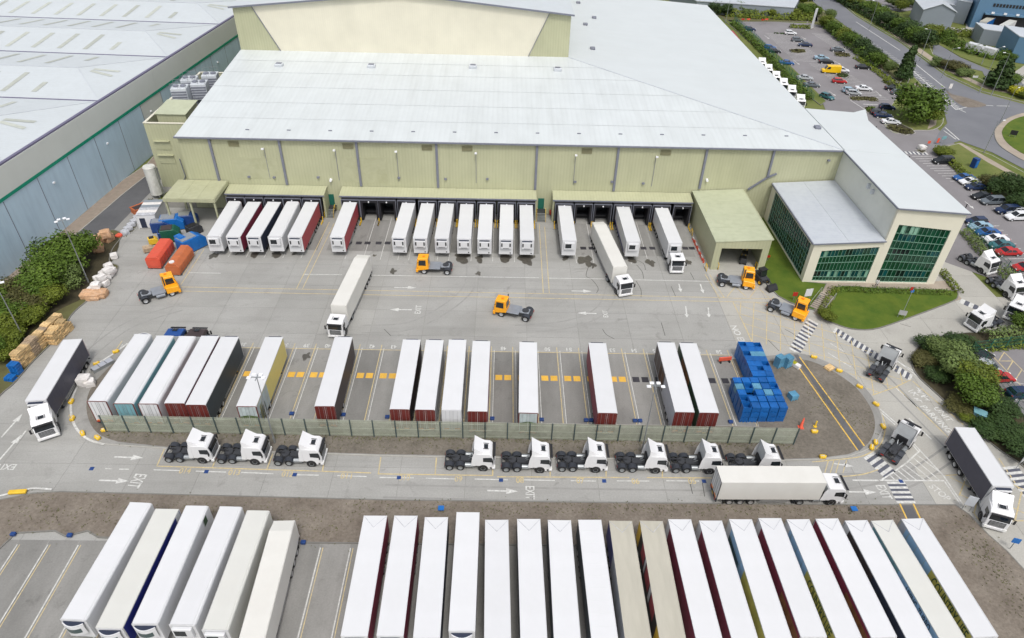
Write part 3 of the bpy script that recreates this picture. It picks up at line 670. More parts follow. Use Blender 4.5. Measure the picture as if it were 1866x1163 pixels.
# lettering painted on the ground
def text_mesh(s, size, extrude=0.0, bold=0.012):
    c = bpy.data.curves.new('lettering', 'FONT'); c.body = s; c.size = size; c.align_x = 'CENTER'; c.align_y = 'CENTER'; c.extrude = extrude; c.offset = bold*size
    o = bpy.data.objects.new('lettering', c); COL.objects.link(o)
    dg = bpy.context.evaluated_depsgraph_get(); me = bpy.data.meshes.new_from_object(o.evaluated_get(dg))
    bpy.data.objects.remove(o); bpy.data.curves.remove(c); return me
def ground_text(s, px_, length, cap, ang, m_, name='painted_lettering', z=0.016):
    me = text_mesh(s, 1.0); me.materials.clear(); me.materials.append(m_)
    xs = [v.co.x for v in me.vertices]; ys_ = [v.co.y for v in me.vertices]
    cx, cy_ = (max(xs)+min(xs))/2, (max(ys_)+min(ys_))/2; fx, fy = length/(max(xs)-min(xs)), cap/(max(ys_)-min(ys_))
    for v in me.vertices: v.co.x = (v.co.x-cx)*fx; v.co.y = (v.co.y-cy_)*fy
    return link(name, me, mk, at(*px_, z), ang)
Q = PI/2; WP = M['white_paint']
ground_text('EXIT', (250,876.5), 2.1, 1.5, -Q-0.1, WP); ground_text('EXIT', (762,564), 2.3, 0.95, Q, WP); ground_text('EXIT', (1103,572), 1.9, 0.8, Q, WP)
ground_text('EXIT', (966,898), 2.0, 1.1, -Q, WP); ground_text('EXIT', (1611,896.7), 2.1, 1.2, -Q+0.05, WP); ground_text('STOP', (1713,897.5), 2.5, 1.0, -Q+0.5, WP)
ground_text('EXIT', (10,851), 2.4, 0.9, PI, WP); ground_text('NO ENTRY', (1352,622), 8.0, 1.1, -Q+0.08, WP)
a_ = at(1725,779)-at(1689,745); ang_ = math.atan2(a_.y, a_.x)
ground_text('PARKING', (1706,763), 5.2, 1.0, ang_, WP); ground_text('UNIT', (1719,755), 2.8, 1.0, ang_, WP)
random.seed(4)
for p0_ in ((1660,713),(1667,718),(1671,709),(1675,713),(1671,727),(1677,731),(1683,722),(1688,726)):
    W2 = MB(); c_ = at(*p0_)
    for k in range(3): strokew(W2, c_+Vector((random.uniform(-.45,.1),random.uniform(-.5,.5),0)), c_+Vector((random.uniform(.1,.5),random.uniform(-.5,.5),0)), 0.14)
    W2.build('worn_marking', WP, mk, shade='keep')
for i, s in enumerate(['36','37','38','39','40','41','42','43','44','45','46','47','48','49','50','51','52','53','54','55','56','57','58']):
    k = i+4
    if k+2 < len(XL):
        o = ground_text(s, (0,0), 0.85, 0.85, PI, WP); o.location = ((XL[k+1]+XL[k+2])/2, YT+0.75, 0.017)
for s, p in (('014',(337.5,858)), ('013',(427,861)), ('012',(524,864)), ('011',(631,867.5)), ('010',(737,870.5)), ('09',(835.5,873)), ('08',(947.5,875)), ('07',(1057.5,876)), ('06',(1158,877)), ('05',(1261,877))):
    ground_text(s, p, 0.43*len(s)+.1, 0.85, 0, M['yellow_paint'])
for p in ((167,854),(376,859.5),(537,865),(727,870.5),(913,875),(1101,876.5),(1283,877),(1642,877)):
    c = at(*p, 0.018); MB().box(c.x-0.26, c.x+0.26, c.y-0.26, c.y+0.26, -0.004, 0.02).build('drain_marker', M['deep_blue'], yard)
# landing plates set in the yard
def plate(px_, m_, s=0.95, z=0.0):
    c = at(*px_, 0); MB().box(c.x-s/2, c.x+s/2, c.y-s/2*0.9, c.y+s/2*0.9, z-0.003, z+0.012).build('landing_plate', m_, yard)
yP = 682; YPL = at(900, 688).y
for i in range(3, len(XL)-1):
    for f in (0.30, 0.70):
        X = XL[i]*(1-f)+XL[i+1]*f
        dark = X > at(1150, 690).x or (at(1120,690).x < X < at(1150,690).x and False)
        MB().box(X-0.5, X+0.5, YPL-0.55, YPL+0.55, 0.0, 0.016).build('landing_plate', M['plate_dark'] if dark else M['plate_yellow'], yard)
for px_ in (562,636,654,669.8,690,706.4): plate((px_, 443), M['plate_dark'], 1.1, 0.002)
for px_ in (1062.8,1078,1172.5,1188.6,1248.7,1260.6): plate((px_, 452.5), M['plate_dark'], 1.1, 0.002)
# wet stains left by the trailers' cooling units
mstain = mat('damp stain', (0.09,0.083,0.07), 0.35, var=0.3, scale=2)
def blob(px_, r, seed):
    random.seed(seed); c = at(*px_, 0.013); P = []
    for k in range(22):
        t = 2*PI*k/22; rr = r*(0.6+0.55*mnoise.noise(Vector((math.cos(t)*1.3+seed, math.sin(t)*1.3, seed)))+random.uniform(-0.06,0.06))
        P.append((c.x+rr*math.cos(t)*1.1, c.y+rr*math.sin(t)*1.5))
    MB().sheet(P, 0.0134).build('damp_stain', mstain, yard, shade='keep')
for k, (p, r) in enumerate((((844,469),2.0),((874,472),1.2),((919.6,470),1.5),((960.6,472),2.0),((464,463),1.2),((503,464),1.3),((390,466),1.1),((437,459),1.0),((1068,475),1.9),((1082,484),0.9),((1151,473),1.4),((1030,471),0.9),((1186,479),1.2),((1255,478),0.8),((559,671),0),((559,649),0.9),((660,491),0.5),((716,495),0.8),((872,498),0.7),((536,462),0.6),((682,466),0.5))):
    if r: blob(p, r, k+3)
# ------------------------------------------------------------------ main warehouse
WY = 122.8                                  # front wall plane
XW, XE, ZE = -61.4, 64.6, 15.0
SF, SE_ = 0.0843, 0.072
def zf(y): return ZE+(y-WY)*SF
def zside(x): return ZE+(XE-x)*SE_
def xhip(y): return XE-(y-WY)*(XE-15)/42.2
wh = thing('warehouse', 'huge pale green warehouse with white roof, high bay block and loading docks', 'warehouse', (0, WY, 0))
def wb(b, name, m_, **k): # world coordinates -> child of the warehouse
    o = b.build(name, m_, wh, **k); o.location = (0, -WY, 0); return o
pipes = [at(375,256,14.9).x, at(505,257,14.9).x, at(648,257,14.9).x, at(795,258,14.9).x, at(979,262,14.9).x, at(1128,266,14.9).x, at(1290,270,14.9).x, at(1413,273,14.9).x]
edges = [XW]+pipes+[65.19]
for a, c in zip(edges[:-1], edges[1:]):
    wb(MB().box(a+0.015, c-0.015, WY+0.1, WY+0.4, 0, 14.85), 'wall_panel', M['wall_green'])
wb(MB().box(XW-0.0, XW+0.3, WY+0.45, 236, 0, 14.9), 'wall_panel', M['wall_green_y'])
wb(MB().box(XE-0.3, XE, 144.2, 236, 0, 14.85), 'wall_panel', M['wall_green_y'])
wb(MB().box(XW+0.4, XE-0.4, 235.6, 236, 0, 14.9), 'wall_panel', M['wall_green'])
# roof sheets, front slope in courses
ys = [WY-0.35, 130.6, 137.7, 145.1, 152.5, 159, 165.0]
for i in range(6):
    a, c = ys[i], ys[i+1]; lift = 0.0
    za, zc = zf(a)+0.125, zf(c)+0.105
    t = 0.12
    P = [(XW-0.3, a), (xhip(a), a), (xhip(c), c), (XW-0.3, c)]
    Z = [za, za, zc, zc]
    b = MB(); b.add([(p[0],p[1],z) for p, z in zip(P, Z)]+[(p[0],p[1],z-t) for p, z in zip(P, Z)], [(0,1,2,3),(7,6,5,4),(0,4,5,1),(1,5,6,2),(2,6,7,3),(3,7,4,0)])
    wb(b, 'roof_panel', M['roof_white'])
for y in ys[1:-1]:
    wb(MB().add([(XW-0.3,y-0.06,zf(y)+0.132),(xhip(y),y-0.06,zf(y)+0.132),(xhip(y),y+0.06,zf(y)+0.142),(XW-0.3,y+0.06,zf(y)+0.142)], [(0,1,2,3)]), 'lap_joint', M['lap'], shade='keep')
# strip beside the high bay on its left and slopes at its right
ye = [WY, 165, 190, 213, 236]
for i in range(1, 4):
    a, c = ye[i], ye[i+1]
    P = [(15.0, a+0.02), (XE+0.4, a+0.02), (XE+0.4, c), (15.0, c)]; Z = [zside(15)+.1, zside(XE+0.4)+.1, zside(XE+0.4)+.1, zside(15)+.1]
    b = MB(); b.add([(p[0],p[1],z) for p, z in zip(P, Z)]+[(p[0],p[1],z-0.12) for p, z in zip(P, Z)], [(0,1,2,3),(7,6,5,4),(0,4,5,1),(1,5,6,2),(2,6,7,3),(3,7,4,0)])
    wb(b, 'roof_panel', M['roof_white_y'])
P = [(XE+0.4, WY-0.1), (XE+0.4, 165), (15.0, 165), (xhip(150), 150), (xhip(136), 136)]
P = [(XE+0.4, WY-0.1), (XE+0.4, 165), (15.0, 165)]
b = MB(); b.add([(p[0],p[1],zside(p[0])+.1) for p in P]+[(p[0],p[1],zside(p[0])-.02) for p in P], [(0,1,2),(5,4,3),(0,3,4,1),(1,4,5,2),(2,5,3,0)])
wb(b, 'roof_panel', M['roof_white_y'])
wb(MB().bar((XE, WY, ZE+0.15), (15, 165, zf(165)+0.15), 0.35, 0.06), 'hip_capping', M['roof_far'])
for y in (178,): pass
# gutter and downpipes
wb(MB().box(XW-0.4, XE, WY-0.62, WY-0.36, ZE-0.18, ZE+0.08), 'gutter', M['gutter'])
wb(MB().box(XW-0.52, XW-0.3, WY-0.3, 165, ZE-0.1, ZE+0.0), 'roof_edge_trim', M['gutter_violet'])
for i, X in enumerate(pipes[:-1]):
    z0 = 5.5 if i < 6 else 6.4
    wb(MB().box(X-0.22, X+0.22, WY-0.25, WY+0.095, z0, ZE-0.2), 'downpipe', M['gutter'])
X = pipes[-1]
b = MB().box(X-0.2, X+0.2, WY-0.25, WY+0.095, 9.0, ZE-0.2); b.bar((X, WY-0.1, 9.1), (X-3.2, WY-0.1, 6.4), 0.3, 0.3); b.bar((X, WY-0.1, 9.1), (X+1.6, WY-0.1, 9.9), 0.3, 0.3)
wb(b, 'downpipe', M['gutter'])
tan = mat('tan louvre', (0.22,0.21,0.12), 0.6)
for px_, py_ in ((417,267),(631,267),(777,268),(851,269),(1071,276),(1217,281)):
    p = at(px_, py_, 14.2); b = MB()
    for k in range(5): b.box(p.x-1.0, p.x+1.0, WY-0.02, WY+0.09, 13.2+k*0.22, 13.2+k*0.22+0.15)
    wb(b, 'louvre', tan)
for px_, py_ in ((474,277),(607,277),(721,277),(867,279),(1050,283),(1198,287)):
    p = at(px_, py_, 13.2); b = MB().bar((p.x, WY+0.09, 13.0), (p.x, WY-0.7, 13.2), 0.08, 0.08).box(p.x-0.22, p.x+0.22, WY-1.0, WY-0.6, 13.05, 13.28)
    wb(b, 'wall_lamp', M['lamp_head']); wb(MB().box(p.x-0.04, p.x+0.04, WY+0.02, WY+0.095, 6.6, 13.0), 'conduit', M['gutter'])
for px_, py_ in ((454,322),(500,323),(580,323),(727,324),(812,326),(888,326),(1048,331),(1115,331),(1172,334),(1510,292)):
    p = at(px_, py_, 7.0); X = p.x*WY/p.y; d = at(px_, py_, 0)-Vector((0,0,CAM_Z)); z = CAM_Z+d.z*WY/d.y
    wb(MB().box(X-0.25, X+0.25, WY-0.3, WY+0.09, z-0.15, z+0.15), 'wall_vent', M['gutter'])
for px_, py_ in ((603,328),(1288,328)):
    d = at(px_, py_, 0)-Vector((0,0,CAM_Z)); X = d.x*WY/d.y; z = CAM_Z+d.z*WY/d.y
    wb(MB().cyl((X, WY+0.09, z), (X, WY-0.5, z), 0.3, 0.22), 'security_lamp', M['lamp_head'])
for px_, py_ in ((509,121),(677,123),(862,124),(1016,129)):
    for it in range(3):
        z = 18 if it == 0 else zf(p.y)
        p = at(px_, py_, z)
    o = MB().box(-0.9, 0.9, -0.7, 0.7, -0.1, 0.6).build('roof_vent', M['box_grey'], wh, (p.x, p.y-WY, zf(p.y)+0.1), bevel=0.12)
    MB().box(-0.6, 0.6, -0.45, 0.45, 0.6, 0.68).build('vent_cowl', M['gutter'], o)
for k in range(17):
    px_ = 451+k*75.5*1.0; py_ = 237.5+k*1.0
    if px_ > 1500: break
    p = at(px_, py_, 15.3)
    wb(MB().box(p.x-0.35, p.x+0.35, p.y-0.1, p.y+0.1, zf(p.y)+0.12, zf(p.y)+0.26), 'roof_bracket', M['gutter'])
for px_, py_ in ((1053,14),(1066,54),(1079,99),(1082,40),(1494,218)):
    p = at(px_, py_, 17)
    wb(MB().box(p.x-0.6, p.x+0.6, p.y-0.6, p.y+0.6, zside(p.x)+0.08, zside(p.x)+0.6), 'roof_vent', M['gutter'], bevel=0.08)
# patches where cladding was replaced
for x0, x1, z0, z1 in ((-52,-43.5,6.6,11.0), (-31,-22.5,6.2,11.5)):
    wb(MB().box(x0, x1, WY+0.05, WY+0.098, z0, z1), 'wall_panel', M['green_flat'])
# high bay block
HB0, HB1 = -61.6, 15.0; HY = 165.0; HP = (HB0+HB1)/2
hz = lambda x: 28.2+(HP-HB0-abs(x-HP))*0.095
wb(MB().add([(HB0,HY,zf(HY)-0.4),(-52.3,HY,zf(HY)-0.4),(-57.4,HY,hz(-57.4)),(HB0,HY,hz(HB0))], [(0,1,2,3)]), 'high_bay_wall', M['wall_green'], shade='keep')
wb(MB().add([(5.5,HY,zf(HY)-0.4),(HB1,HY,zf(HY)-0.4),(HB1,HY,hz(HB1)),(10.2,HY,hz(10.2))], [(0,1,2,3)]), 'high_bay_wall', M['wall_green'], shade='keep')
b = MB().add([(-52.3,HY,zf(HY)-0.4),(5.5,HY,zf(HY)-0.4),(10.2,HY,hz(10.2)),(HP,HY,hz(HP)),(-57.4,HY,hz(-57.4))], [(0,1,2,3,4)])
wb(b, 'high_bay_panel', M['cream_wall'], shade='keep')
wb(MB().box(HB1-0.3, HB1, HY+0.02, 236, 17, hz(HB1)), 'high_bay_wall', M['wall_green_y'])
wb(MB().box(HB0, HB0+0.3, HY+0.02, 236, 0, hz(HB0)), 'high_bay_wall', M['wall_green_y'])
b = MB().bar((-52.3,HY-0.08,zf(HY)), (-57.4,HY-0.08,hz(-57.4)), 0.3, 0.1).bar((5.5,HY-0.08,zf(HY)), (10.2,HY-0.08,hz(10.2)), 0.3, 0.1)
wb(b, 'panel_trim', M['gutter'])
for s in (-1, 1):
    x0 = HP; x1 = HP+s*(HP-HB0+0.7)
    b = MB().add([(x0,HY-0.6,hz(HP)+.05),(x1,HY-0.6,hz(x1)+.05),(x1,236,hz(x1)+.05),(x0,236,hz(HP)+.05),(x0,HY-0.6,hz(HP)-.2),(x1,HY-0.6,hz(x1)-.2),(x1,236,hz(x1)-.2),(x0,236,hz(HP)-.2)], [(0,1,2,3),(7,6,5,4),(0,4,5,1),(1,5,6,2),(2,6,7,3),(3,7,4,0)])
    wb(b, 'high_bay_roof', M['roof_left'])
    wb(MB().bar((x0,HY-0.72,hz(HP)-0.08), (x1,HY-0.72,hz(x1)-0.08), 0.2, 0.35), 'verge_trim', M['gutter'])
# loading docks
DZ = 5.35
def dock_group(x0, x1, doors, full=()):
    b = MB().add([(x0,WY-0.02,DZ),(x1,WY-0.02,DZ),(x1,119.5,4.95),(x0,119.5,4.95),(x0,WY-0.02,DZ-.15),(x1,WY-0.02,DZ-.15),(x1,119.5,4.8),(x0,119.5,4.8)], [(0,1,2,3),(7,6,5,4),(0,4,5,1),(1,5,6,2),(2,6,7,3),(3,7,4,0)])
    cp_ = wb(b, 'dock_canopy', M['wall_green'])
    o = MB().box(x0, x1, 119.36, 119.48, 4.72, 4.98).build('canopy_fascia', M['gutter'], cp_)
    for s, x in ((1, x0), (-1, x1)):
        wb(MB().box(min(x,x+s*0.35), max(x,x+s*0.35), 119.6, WY, 0, 4.78), 'dock_side_wall', M['green_flat'])
    for X in doors:
        w = 1.72
        b = MB().box(X-w, X-w+0.45, 118.7, WY, 0.3, 4.6).box(X+w-0.45, X+w, 118.7, WY, 0.3, 4.6).box(X-w+0.02, X+w-0.02, 118.72, WY-0.02, 3.95, 4.62).box(X-w+0.46, X+w-0.46, 121.5, WY, 0.0, 1.1)
        sh = wb(b, 'dock_shelter', M['dock_black'])
        MB().box(X-w, X+w, 118.62, 118.69, 4.5, 4.63).box(X-w-0.05, X-w+0.05, 118.6, 118.69, 0.3, 4.6).box(X+w-0.05, X+w+0.05, 118.6, 118.69, 0.3, 4.6).build('shelter_frame', M['gutter'], sh)
        wb(MB().box(X-1.25, X+1.25, WY-0.12, WY+0.08, 1.12, 3.9), 'dock_door', M['dock_dark'])
        lp = MB().cyl((X, 118.6, 4.25), (X, 118.4, 4.2), 0.13, 0.13, 8); wb(lp, 'dock_lamp', M['lamp_head'])
        for s in (-1, 1):
            wb(MB().cyl((X+s*(w+0.02), 118.2, 0), (X+s*(w+0.02), 118.2, 1.0), 0.1, 0.1, 8).box(X+s*(w+0.02)-0.08, X+s*(w+0.02)+0.08, 116.6, 118.2, 0.1, 0.28), 'wheel_guide', M['warn_yellow'])
        wb(MB().box(X-1.2, X+1.2, 120.9, 121.48, 0.85, 1.08), 'dock_leveller', M['steel_dark'])
def dockx(px_, py_=383): return at(px_, py_, 4.2).x
g1 = [dockx(x, 367) for x in (426,461,497,531,567)]
g2 = [dockx(x, 370) for x in (637,671,704,740,779,815,850,886.5,923.5,959)]
g3 = [dockx(x, 376) for x in (1028.5,1064,1099,1135,1170,1205,1243)]
dock_group(g1[0]-2.2, g1[-1]+2.3, g1); dock_group(g2[0]-2.2, g2[-1]+2.0, g2); dock_group(g3[0]-2.2, g3[-1]+2.1, g3)
# stair doors between the dock groups
for px_ in (604, 985):
    X = at(px_, 376, 1.2).x
    wb(MB().box(X-0.6, X+0.6, WY-0.02, WY+0.09, 1.2, 3.5), 'stair_door', M['fence_green'])
    st = wb(MB().box(X-0.9, X+0.9, 121.4, WY, 1.0, 1.18), 'stair', M['steel_dark'])
    for k in range(6):
        MB().box(X-0.8, X+0.8, 121.1-k*0.3, 121.38-k*0.3, 0.95-k*0.17, 1.0-k*0.17).build('stair_tread', M['steel'], st)
    for s in (-1, 1): MB().bar((X+s*0.88,121.4,2.1),(X+s*0.88,119.5,1.1),0.06,0.06).bar((X+s*0.88,119.5,0),(X+s*0.88,119.5,1.1),0.06,0.06).bar((X+s*0.88,121.4,1.18),(X+s*0.88,121.4,2.1),0.06,0.06).build('handrail', M['warn_yellow'], st)

# covered gate shed
gs = thing('drive_through_shed', 'pale green drive-in shed with ribbed roof and dark open front beside the docks', 'shed', (42.6, 113, 0))
def gb_(b, n, m_, **k): o = b.build(n, m_, gs, **k); o.location = (-42.6, -113, 0); return o
X0, X1, Y0, Y1 = 37.8, 47.5, 103.3, 122.7
gb_(MB().box(X0, X0+0.25, Y0+0.3, Y1, 0, 5.6), 'side_wall', M['wall_green_y']); gb_(MB().box(X1-0.25, X1, Y0+0.3, Y1, 0, 6.2), 'side_wall', M['wall_green_y'])
gb_(MB().add([(X0,Y0,0),(X0+1.2,Y0,0),(X0+1.2,Y0,4.5),(X1-1.2,Y0,4.5),(X1-1.2,Y0,0),(X1,Y0,0),(X1,Y0,6.35),(X0,Y0,5.75),
      (X0,Y0+.28,0),(X0+1.2,Y0+.28,0),(X0+1.2,Y0+.28,4.5),(X1-1.2,Y0+.28,4.5),(X1-1.2,Y0+.28,0),(X1,Y0+.28,0),(X1,Y0+.28,6.35),(X0,Y0+.28,5.75)],
      [(0,1,2,7),(2,3,6,7),(3,4,5,6),(15,10,9,8),(15,14,11,10),(14,13,12,11),(1,9,10,2),(2,10,11,3),(3,11,12,4),(0,8,9,1),(4,12,13,5),(5,13,14,6),(6,14,15,7),(7,15,8,0)]), 'front_wall', M['wall_green'])
for k in range(4):
    a = Y0-0.1+(Y1-Y0+0.1)*k/4; c = Y0-0.1+(Y1-Y0+0.1)*(k+1)/4-0.03
    gb_(MB().add([(X0-.2,a,5.9),(X1+.2,a,6.5),(X1+.2,c,6.5),(X0-.2,c,5.9),(X0-.2,a,5.76),(X1+.2,a,6.36),(X1+.2,c,6.36),(X0-.2,c,5.76)], [(0,1,2,3),(7,6,5,4),(0,4,5,1),(1,5,6,2),(2,6,7,3),(3,7,4,0)]), 'roof_panel', M['roof_shed'])
gb_(MB().bar((X1+.22,Y0-.1,6.46),(X1+.22,Y1,6.46),0.12,0.2), 'roof_edge_trim', M['green_flat'])
gb_(MB().box(X0+1.25, X0+1.32, Y0+0.4, Y0+3.2, 0, 3.6), 'strip_curtain', mat('bright green strip', (0.16,0.5,0.03), 0.5))

# ------------------------------------------------------------------ office block
of = thing('office_building', 'cream office block with green tinted glass walls and two white roofs at different heights', 'office building', (65, 99.7, 0))
def ob(b, n, m_, parent=None, **k):
    o = b.build(n, m_, parent or of, **k)
    if parent is None: o.location = (-65, -99.7, 0)
    return o
OX0, OXM, OX1, OY = 53.3, 65.2, 76.9, 99.7
def zlow(x): return 7.9+(x-OX0)/(OXM-OX0)*0.8
def zhigh(x): return 15.05-(x-OXM)/(OX1-OXM)*0.75
def wall_with_hole(x0, x1, zt, hx0, hx1, hz0, hzt, y, t=0.5):
    """front wall panel with a glazed opening: zt(x) top edge, hzt(x) opening top"""
    b = MB()
    def q(ax, az0, az1, cx, cz0, cz1):
        b.add([(ax,y,az0),(cx,y,cz0),(cx,y,cz1),(ax,y,az1),(ax,y+t,az0),(cx,y+t,cz0),(cx,y+t,cz1),(ax,y+t,az1)], [(0,1,2,3),(7,6,5,4),(0,4,5,1),(1,5,6,2),(2,6,7,3),(3,7,4,0)])
    q(x0, 0, zt(x0), hx0, 0, zt(hx0)); q(hx1, 0, zt(hx1), x1, 0, zt(x1)); q(hx0, hzt(hx0), zt(hx0), hx1, hzt(hx1), zt(hx1)); q(hx0, 0, hz0, hx1, 0, hz0)
    return b
ob(wall_with_hole(OX0, OXM-0.01, zlow, 54.9, 64.6, 0.35, lambda x: 6.5+(x-54.9)*0.105, OY), 'front_wall', M['office_cream'])
ob(wall_with_hole(OXM, OX1, zhigh, 66.3, 75.5, 0.35, lambda x: 11.9-(x-66.3)*0.1, OY-0.003), 'front_wall', M['office_cream'])
# west glass wall
b = MB().box(OX0, OX0+0.4, OY+0.5, OY+1.2, 0, 7.8).box(OX0, OX0+0.4, 120.6, 122.7, 0, 7.8).box(OX0, OX0+0.4, OY+1.2, 120.6, 7.1, 7.8).box(OX0, OX0+0.4, OY+1.2, 120.6, 0, 0.4)
ob(b, 'side_wall', M['office_cream'])
ob(MB().box(OXM, OXM+0.3, OY+0.55, WY+0.5, 7.5, 15.0), 'upper_wall', M['office_grey'])
ob(MB().box(OX1-0.3, OX1, OY+0.55, 144, 0, 14.25), 'side_wall', M['office_cream'])
ob(MB().box(XE+0.5, OX1-0.35, 143.7, 144, 0, 14.2), 'back_wall', M['office_cream'])
for px_, py_ in ((1585,340),(1592,350)):
    d = at(px_, py_, 0)-Vector((0,0,CAM_Z)); t = OXM/d.x; y = d.y*t; z = CAM_Z+d.z*t
    ob(MB().box(OXM-0.5, OXM-0.01, y-0.25, y+0.25, z-0.35, z+0.5), 'wall_vent', M['box_grey'])
# roofs
for k in range(2):
    x0 = OX0-0.35+k*(OXM-OX0+0.3)/2; x1 = x0+(OXM-OX0+0.3)/2-0.03; a, c = OY-0.25, WY-0.3
    ob(MB().add([(x0,a,zlow(x0)+.15),(x1,a,zlow(x1)+.15),(x1,c,zlow(x1)+.15),(x0,c,zlow(x0)+.15),(x0,a,zlow(x0)+.02),(x1,a,zlow(x1)+.02),(x1,c,zlow(x1)+.02),(x0,c,zlow(x0)+.02)], [(0,1,2,3),(7,6,5,4),(0,4,5,1),(1,5,6,2),(2,6,7,3),(3,7,4,0)]), 'low_roof', M['roof_grey'])
ob(MB().bar((OX0-.42,OY-.2,7.98),(OX0-.42,WY-.6,7.98),0.2,0.25).bar((OX0-.3,OY-.32,7.95),(OXM,OY-.32,8.75),0.14,0.2), 'gutter', M['gutter'])
for a, c in ((OY-0.3, 122.3), (122.33, 144.3)):
    x0, x1 = (OXM-0.35, OX1+0.35) if a < 110 else (XE+0.45, OX1+0.35)
    z0, z1 = zhigh(OXM)+0.12, zhigh(x1)+0.12
    ob(MB().add([(x0,a,z0),(x1,a,z1),(x1,c,z1),(x0,c,z0),(x0,a,z0-.15),(x1,a,z1-.15),(x1,c,z1-.15),(x0,c,z0-.15)], [(0,1,2,3),(7,6,5,4),(0,4,5,1),(1,5,6,2),(2,6,7,3),(3,7,4,0)]), 'high_roof', M['roof_white_y'])
ob(MB().bar((OXM-.42,OY-.3,15.05),(OXM-.42,WY-.5,15.05),0.2,0.25).bar((OXM-.3,OY-.4,15.02),(OX1+.35,OY-.4,14.25),0.14,0.22), 'gutter', M['gutter'])
# glazing: every pane an object
def glazing(x0, x1, z0, ztop, cols, rows, y, kind, seed):
    """rows: fractions of height; ztop(x). Panes sit behind the mullions."""
    random.seed(seed); fr = MB(); n = cols
    for i in range(cols+1):
        x = x0+(x1-x0)*i/cols; fr.box(x-0.026, x+0.026, y+0.10, y+0.2, z0, ztop(x))
    for r in rows:
        h = lambda x: z0+(ztop(x)-z0)*r
        fr.bar((x0,y+0.155,h(x0)),(x1,y+0.155,h(x1)),0.1,0.08)
    ob(fr, 'mullion_frame', M['mullion'])
    for j in range(len(rows)-1):
        for i in range(cols):
            xa = x0+(x1-x0)*i/cols+0.04; xb = x0+(x1-x0)*(i+1)/cols-0.04
            f = lambda x, r: z0+(ztop(x)-z0)*r
            k = kind(i, j)
            MB().add([(xa-65,y+0.22-99.7,f(xa,rows[j])+.03),(xb-65,y+0.22-99.7,f(xb,rows[j])+.03),(xb-65,y+0.22-99.7,f(xb,rows[j+1])-.03),(xa-65,y+0.22-99.7,f(xa,rows[j+1])-.03)], [(0,1,2,3)]).build('window_pane', k, of, shade='keep')
pb, pg, pw = M['pane_blue'], M['pane_green'], M['pane_blind']
pk = glassy('almost black pane', (0.004,0.012,0.01))
def kA(i, j):
    if j == 4: return random.choice([pg, pb, pw, pb, pk])
    if j == 1: return random.choice([pb, pw, pk, pb])
    return pg
glazing(54.95, 64.55, 0.4, lambda x: 6.5+(x-54.9)*0.105, 16, [0,0.12,0.32,0.58,0.78,1.0], OY, kA, 5)
def kB(i, j):
    if j == 7: return pw if i in (1,3,4) else pg
    if j == 6: return pb if 1 <= i <= 4 else pg
    if j in (4,): return pk if 1 <= i <= 4 else (pb if i > 8 else pg)
    if j == 1: return pk if 4 <= i <= 5 else random.choice([pb, pg, pb])
    return pg
glazing(66.35, 75.45, 0.4, lambda x: 11.85-(x-66.3)*0.1, 12, [0,0.09,0.22,0.37,0.5,0.6,0.73,0.86,1.0], OY-0.003, kB, 6)
fr = MB(); rows = [0.45,1.5,2.4,3.6,4.6,5.6,7.05]; nc = 20; ya, yb = OY+1.25, 120.55
for i in range(nc+1):
    y = ya+(yb-ya)*i/nc; fr.box(OX0+0.08, OX0+0.17, y-0.026, y+0.026, rows[0], rows[-1])
for z in rows: fr.box(OX0+0.1, OX0+0.16, ya, yb, z-0.035, z+0.035)
ob(fr, 'mullion_frame', M['mullion'])
random.seed(9)
pme = {}
for i in range(nc):
    for j in range(len(rows)-1):
        y = ya+(yb-ya)*(i+.5)/nc; h = rows[j+1]-rows[j]-0.08; w = (yb-ya)/nc-0.08
        k = random.choice([pb, pb, pg, pk]); key = (j, k.name)
        if key not in pme: pme[key] = MB().add([(0,w/2,-h/2),(0,-w/2,-h/2),(0,-w/2,h/2),(0,w/2,h/2)], [(0,1,2,3)]).mesh('window_pane', k, shade='keep')
        link('window_pane', pme[key], of, (OX0+0.2-65, y-99.7, (rows[j]+rows[j+1])/2))
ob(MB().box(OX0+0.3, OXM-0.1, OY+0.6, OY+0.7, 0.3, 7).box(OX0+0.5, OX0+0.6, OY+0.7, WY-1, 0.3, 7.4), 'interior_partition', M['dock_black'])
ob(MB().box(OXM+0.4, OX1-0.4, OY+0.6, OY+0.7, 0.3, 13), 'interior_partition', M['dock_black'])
# steps in front of the office
stp = thing('garden_steps', 'flight of pale edged steps with railings beside the lawn hedge', 'steps', tuple(at(1500,553)))
so = at(1500, 553); pa, pc = at(1488,563,0.2), at(1507,541,0.2)
dd = (pc-pa); L_ = dd.length; u = dd.normalized(); nn = Vector((-u.y, u.x, 0))
for k in range(9):
    c = pa+u*(L_*(k+.5)/9)-so; z = 0.16+k*0.07
    b = MB(); w = 1.15; d_ = L_/18
    b.add([tuple(c+nn*sx*w+u*sy*d_)[:2]+(0.0,) for sx, sy in ((-1,-1),(1,-1),(1,1),(-1,1))]+[tuple(c+nn*sx*w+u*sy*d_)[:2]+(z,) for sx, sy in ((-1,-1),(1,-1),(1,1),(-1,1))], [(0,3,2,1),(4,5,6,7),(0,1,5,4),(1,2,6,5),(2,3,7,6),(3,0,4,7)])
    t = b.build('step', M['path'], stp)
    b = MB(); c2 = c-u*d_*0.75
    b.bar(tuple(c2+nn*w)[:2]+(z+0.012,), tuple(c2-nn*w)[:2]+(z+0.012,), d_*0.6, 0.02).build('nosing', M['kerb_dark'], t)
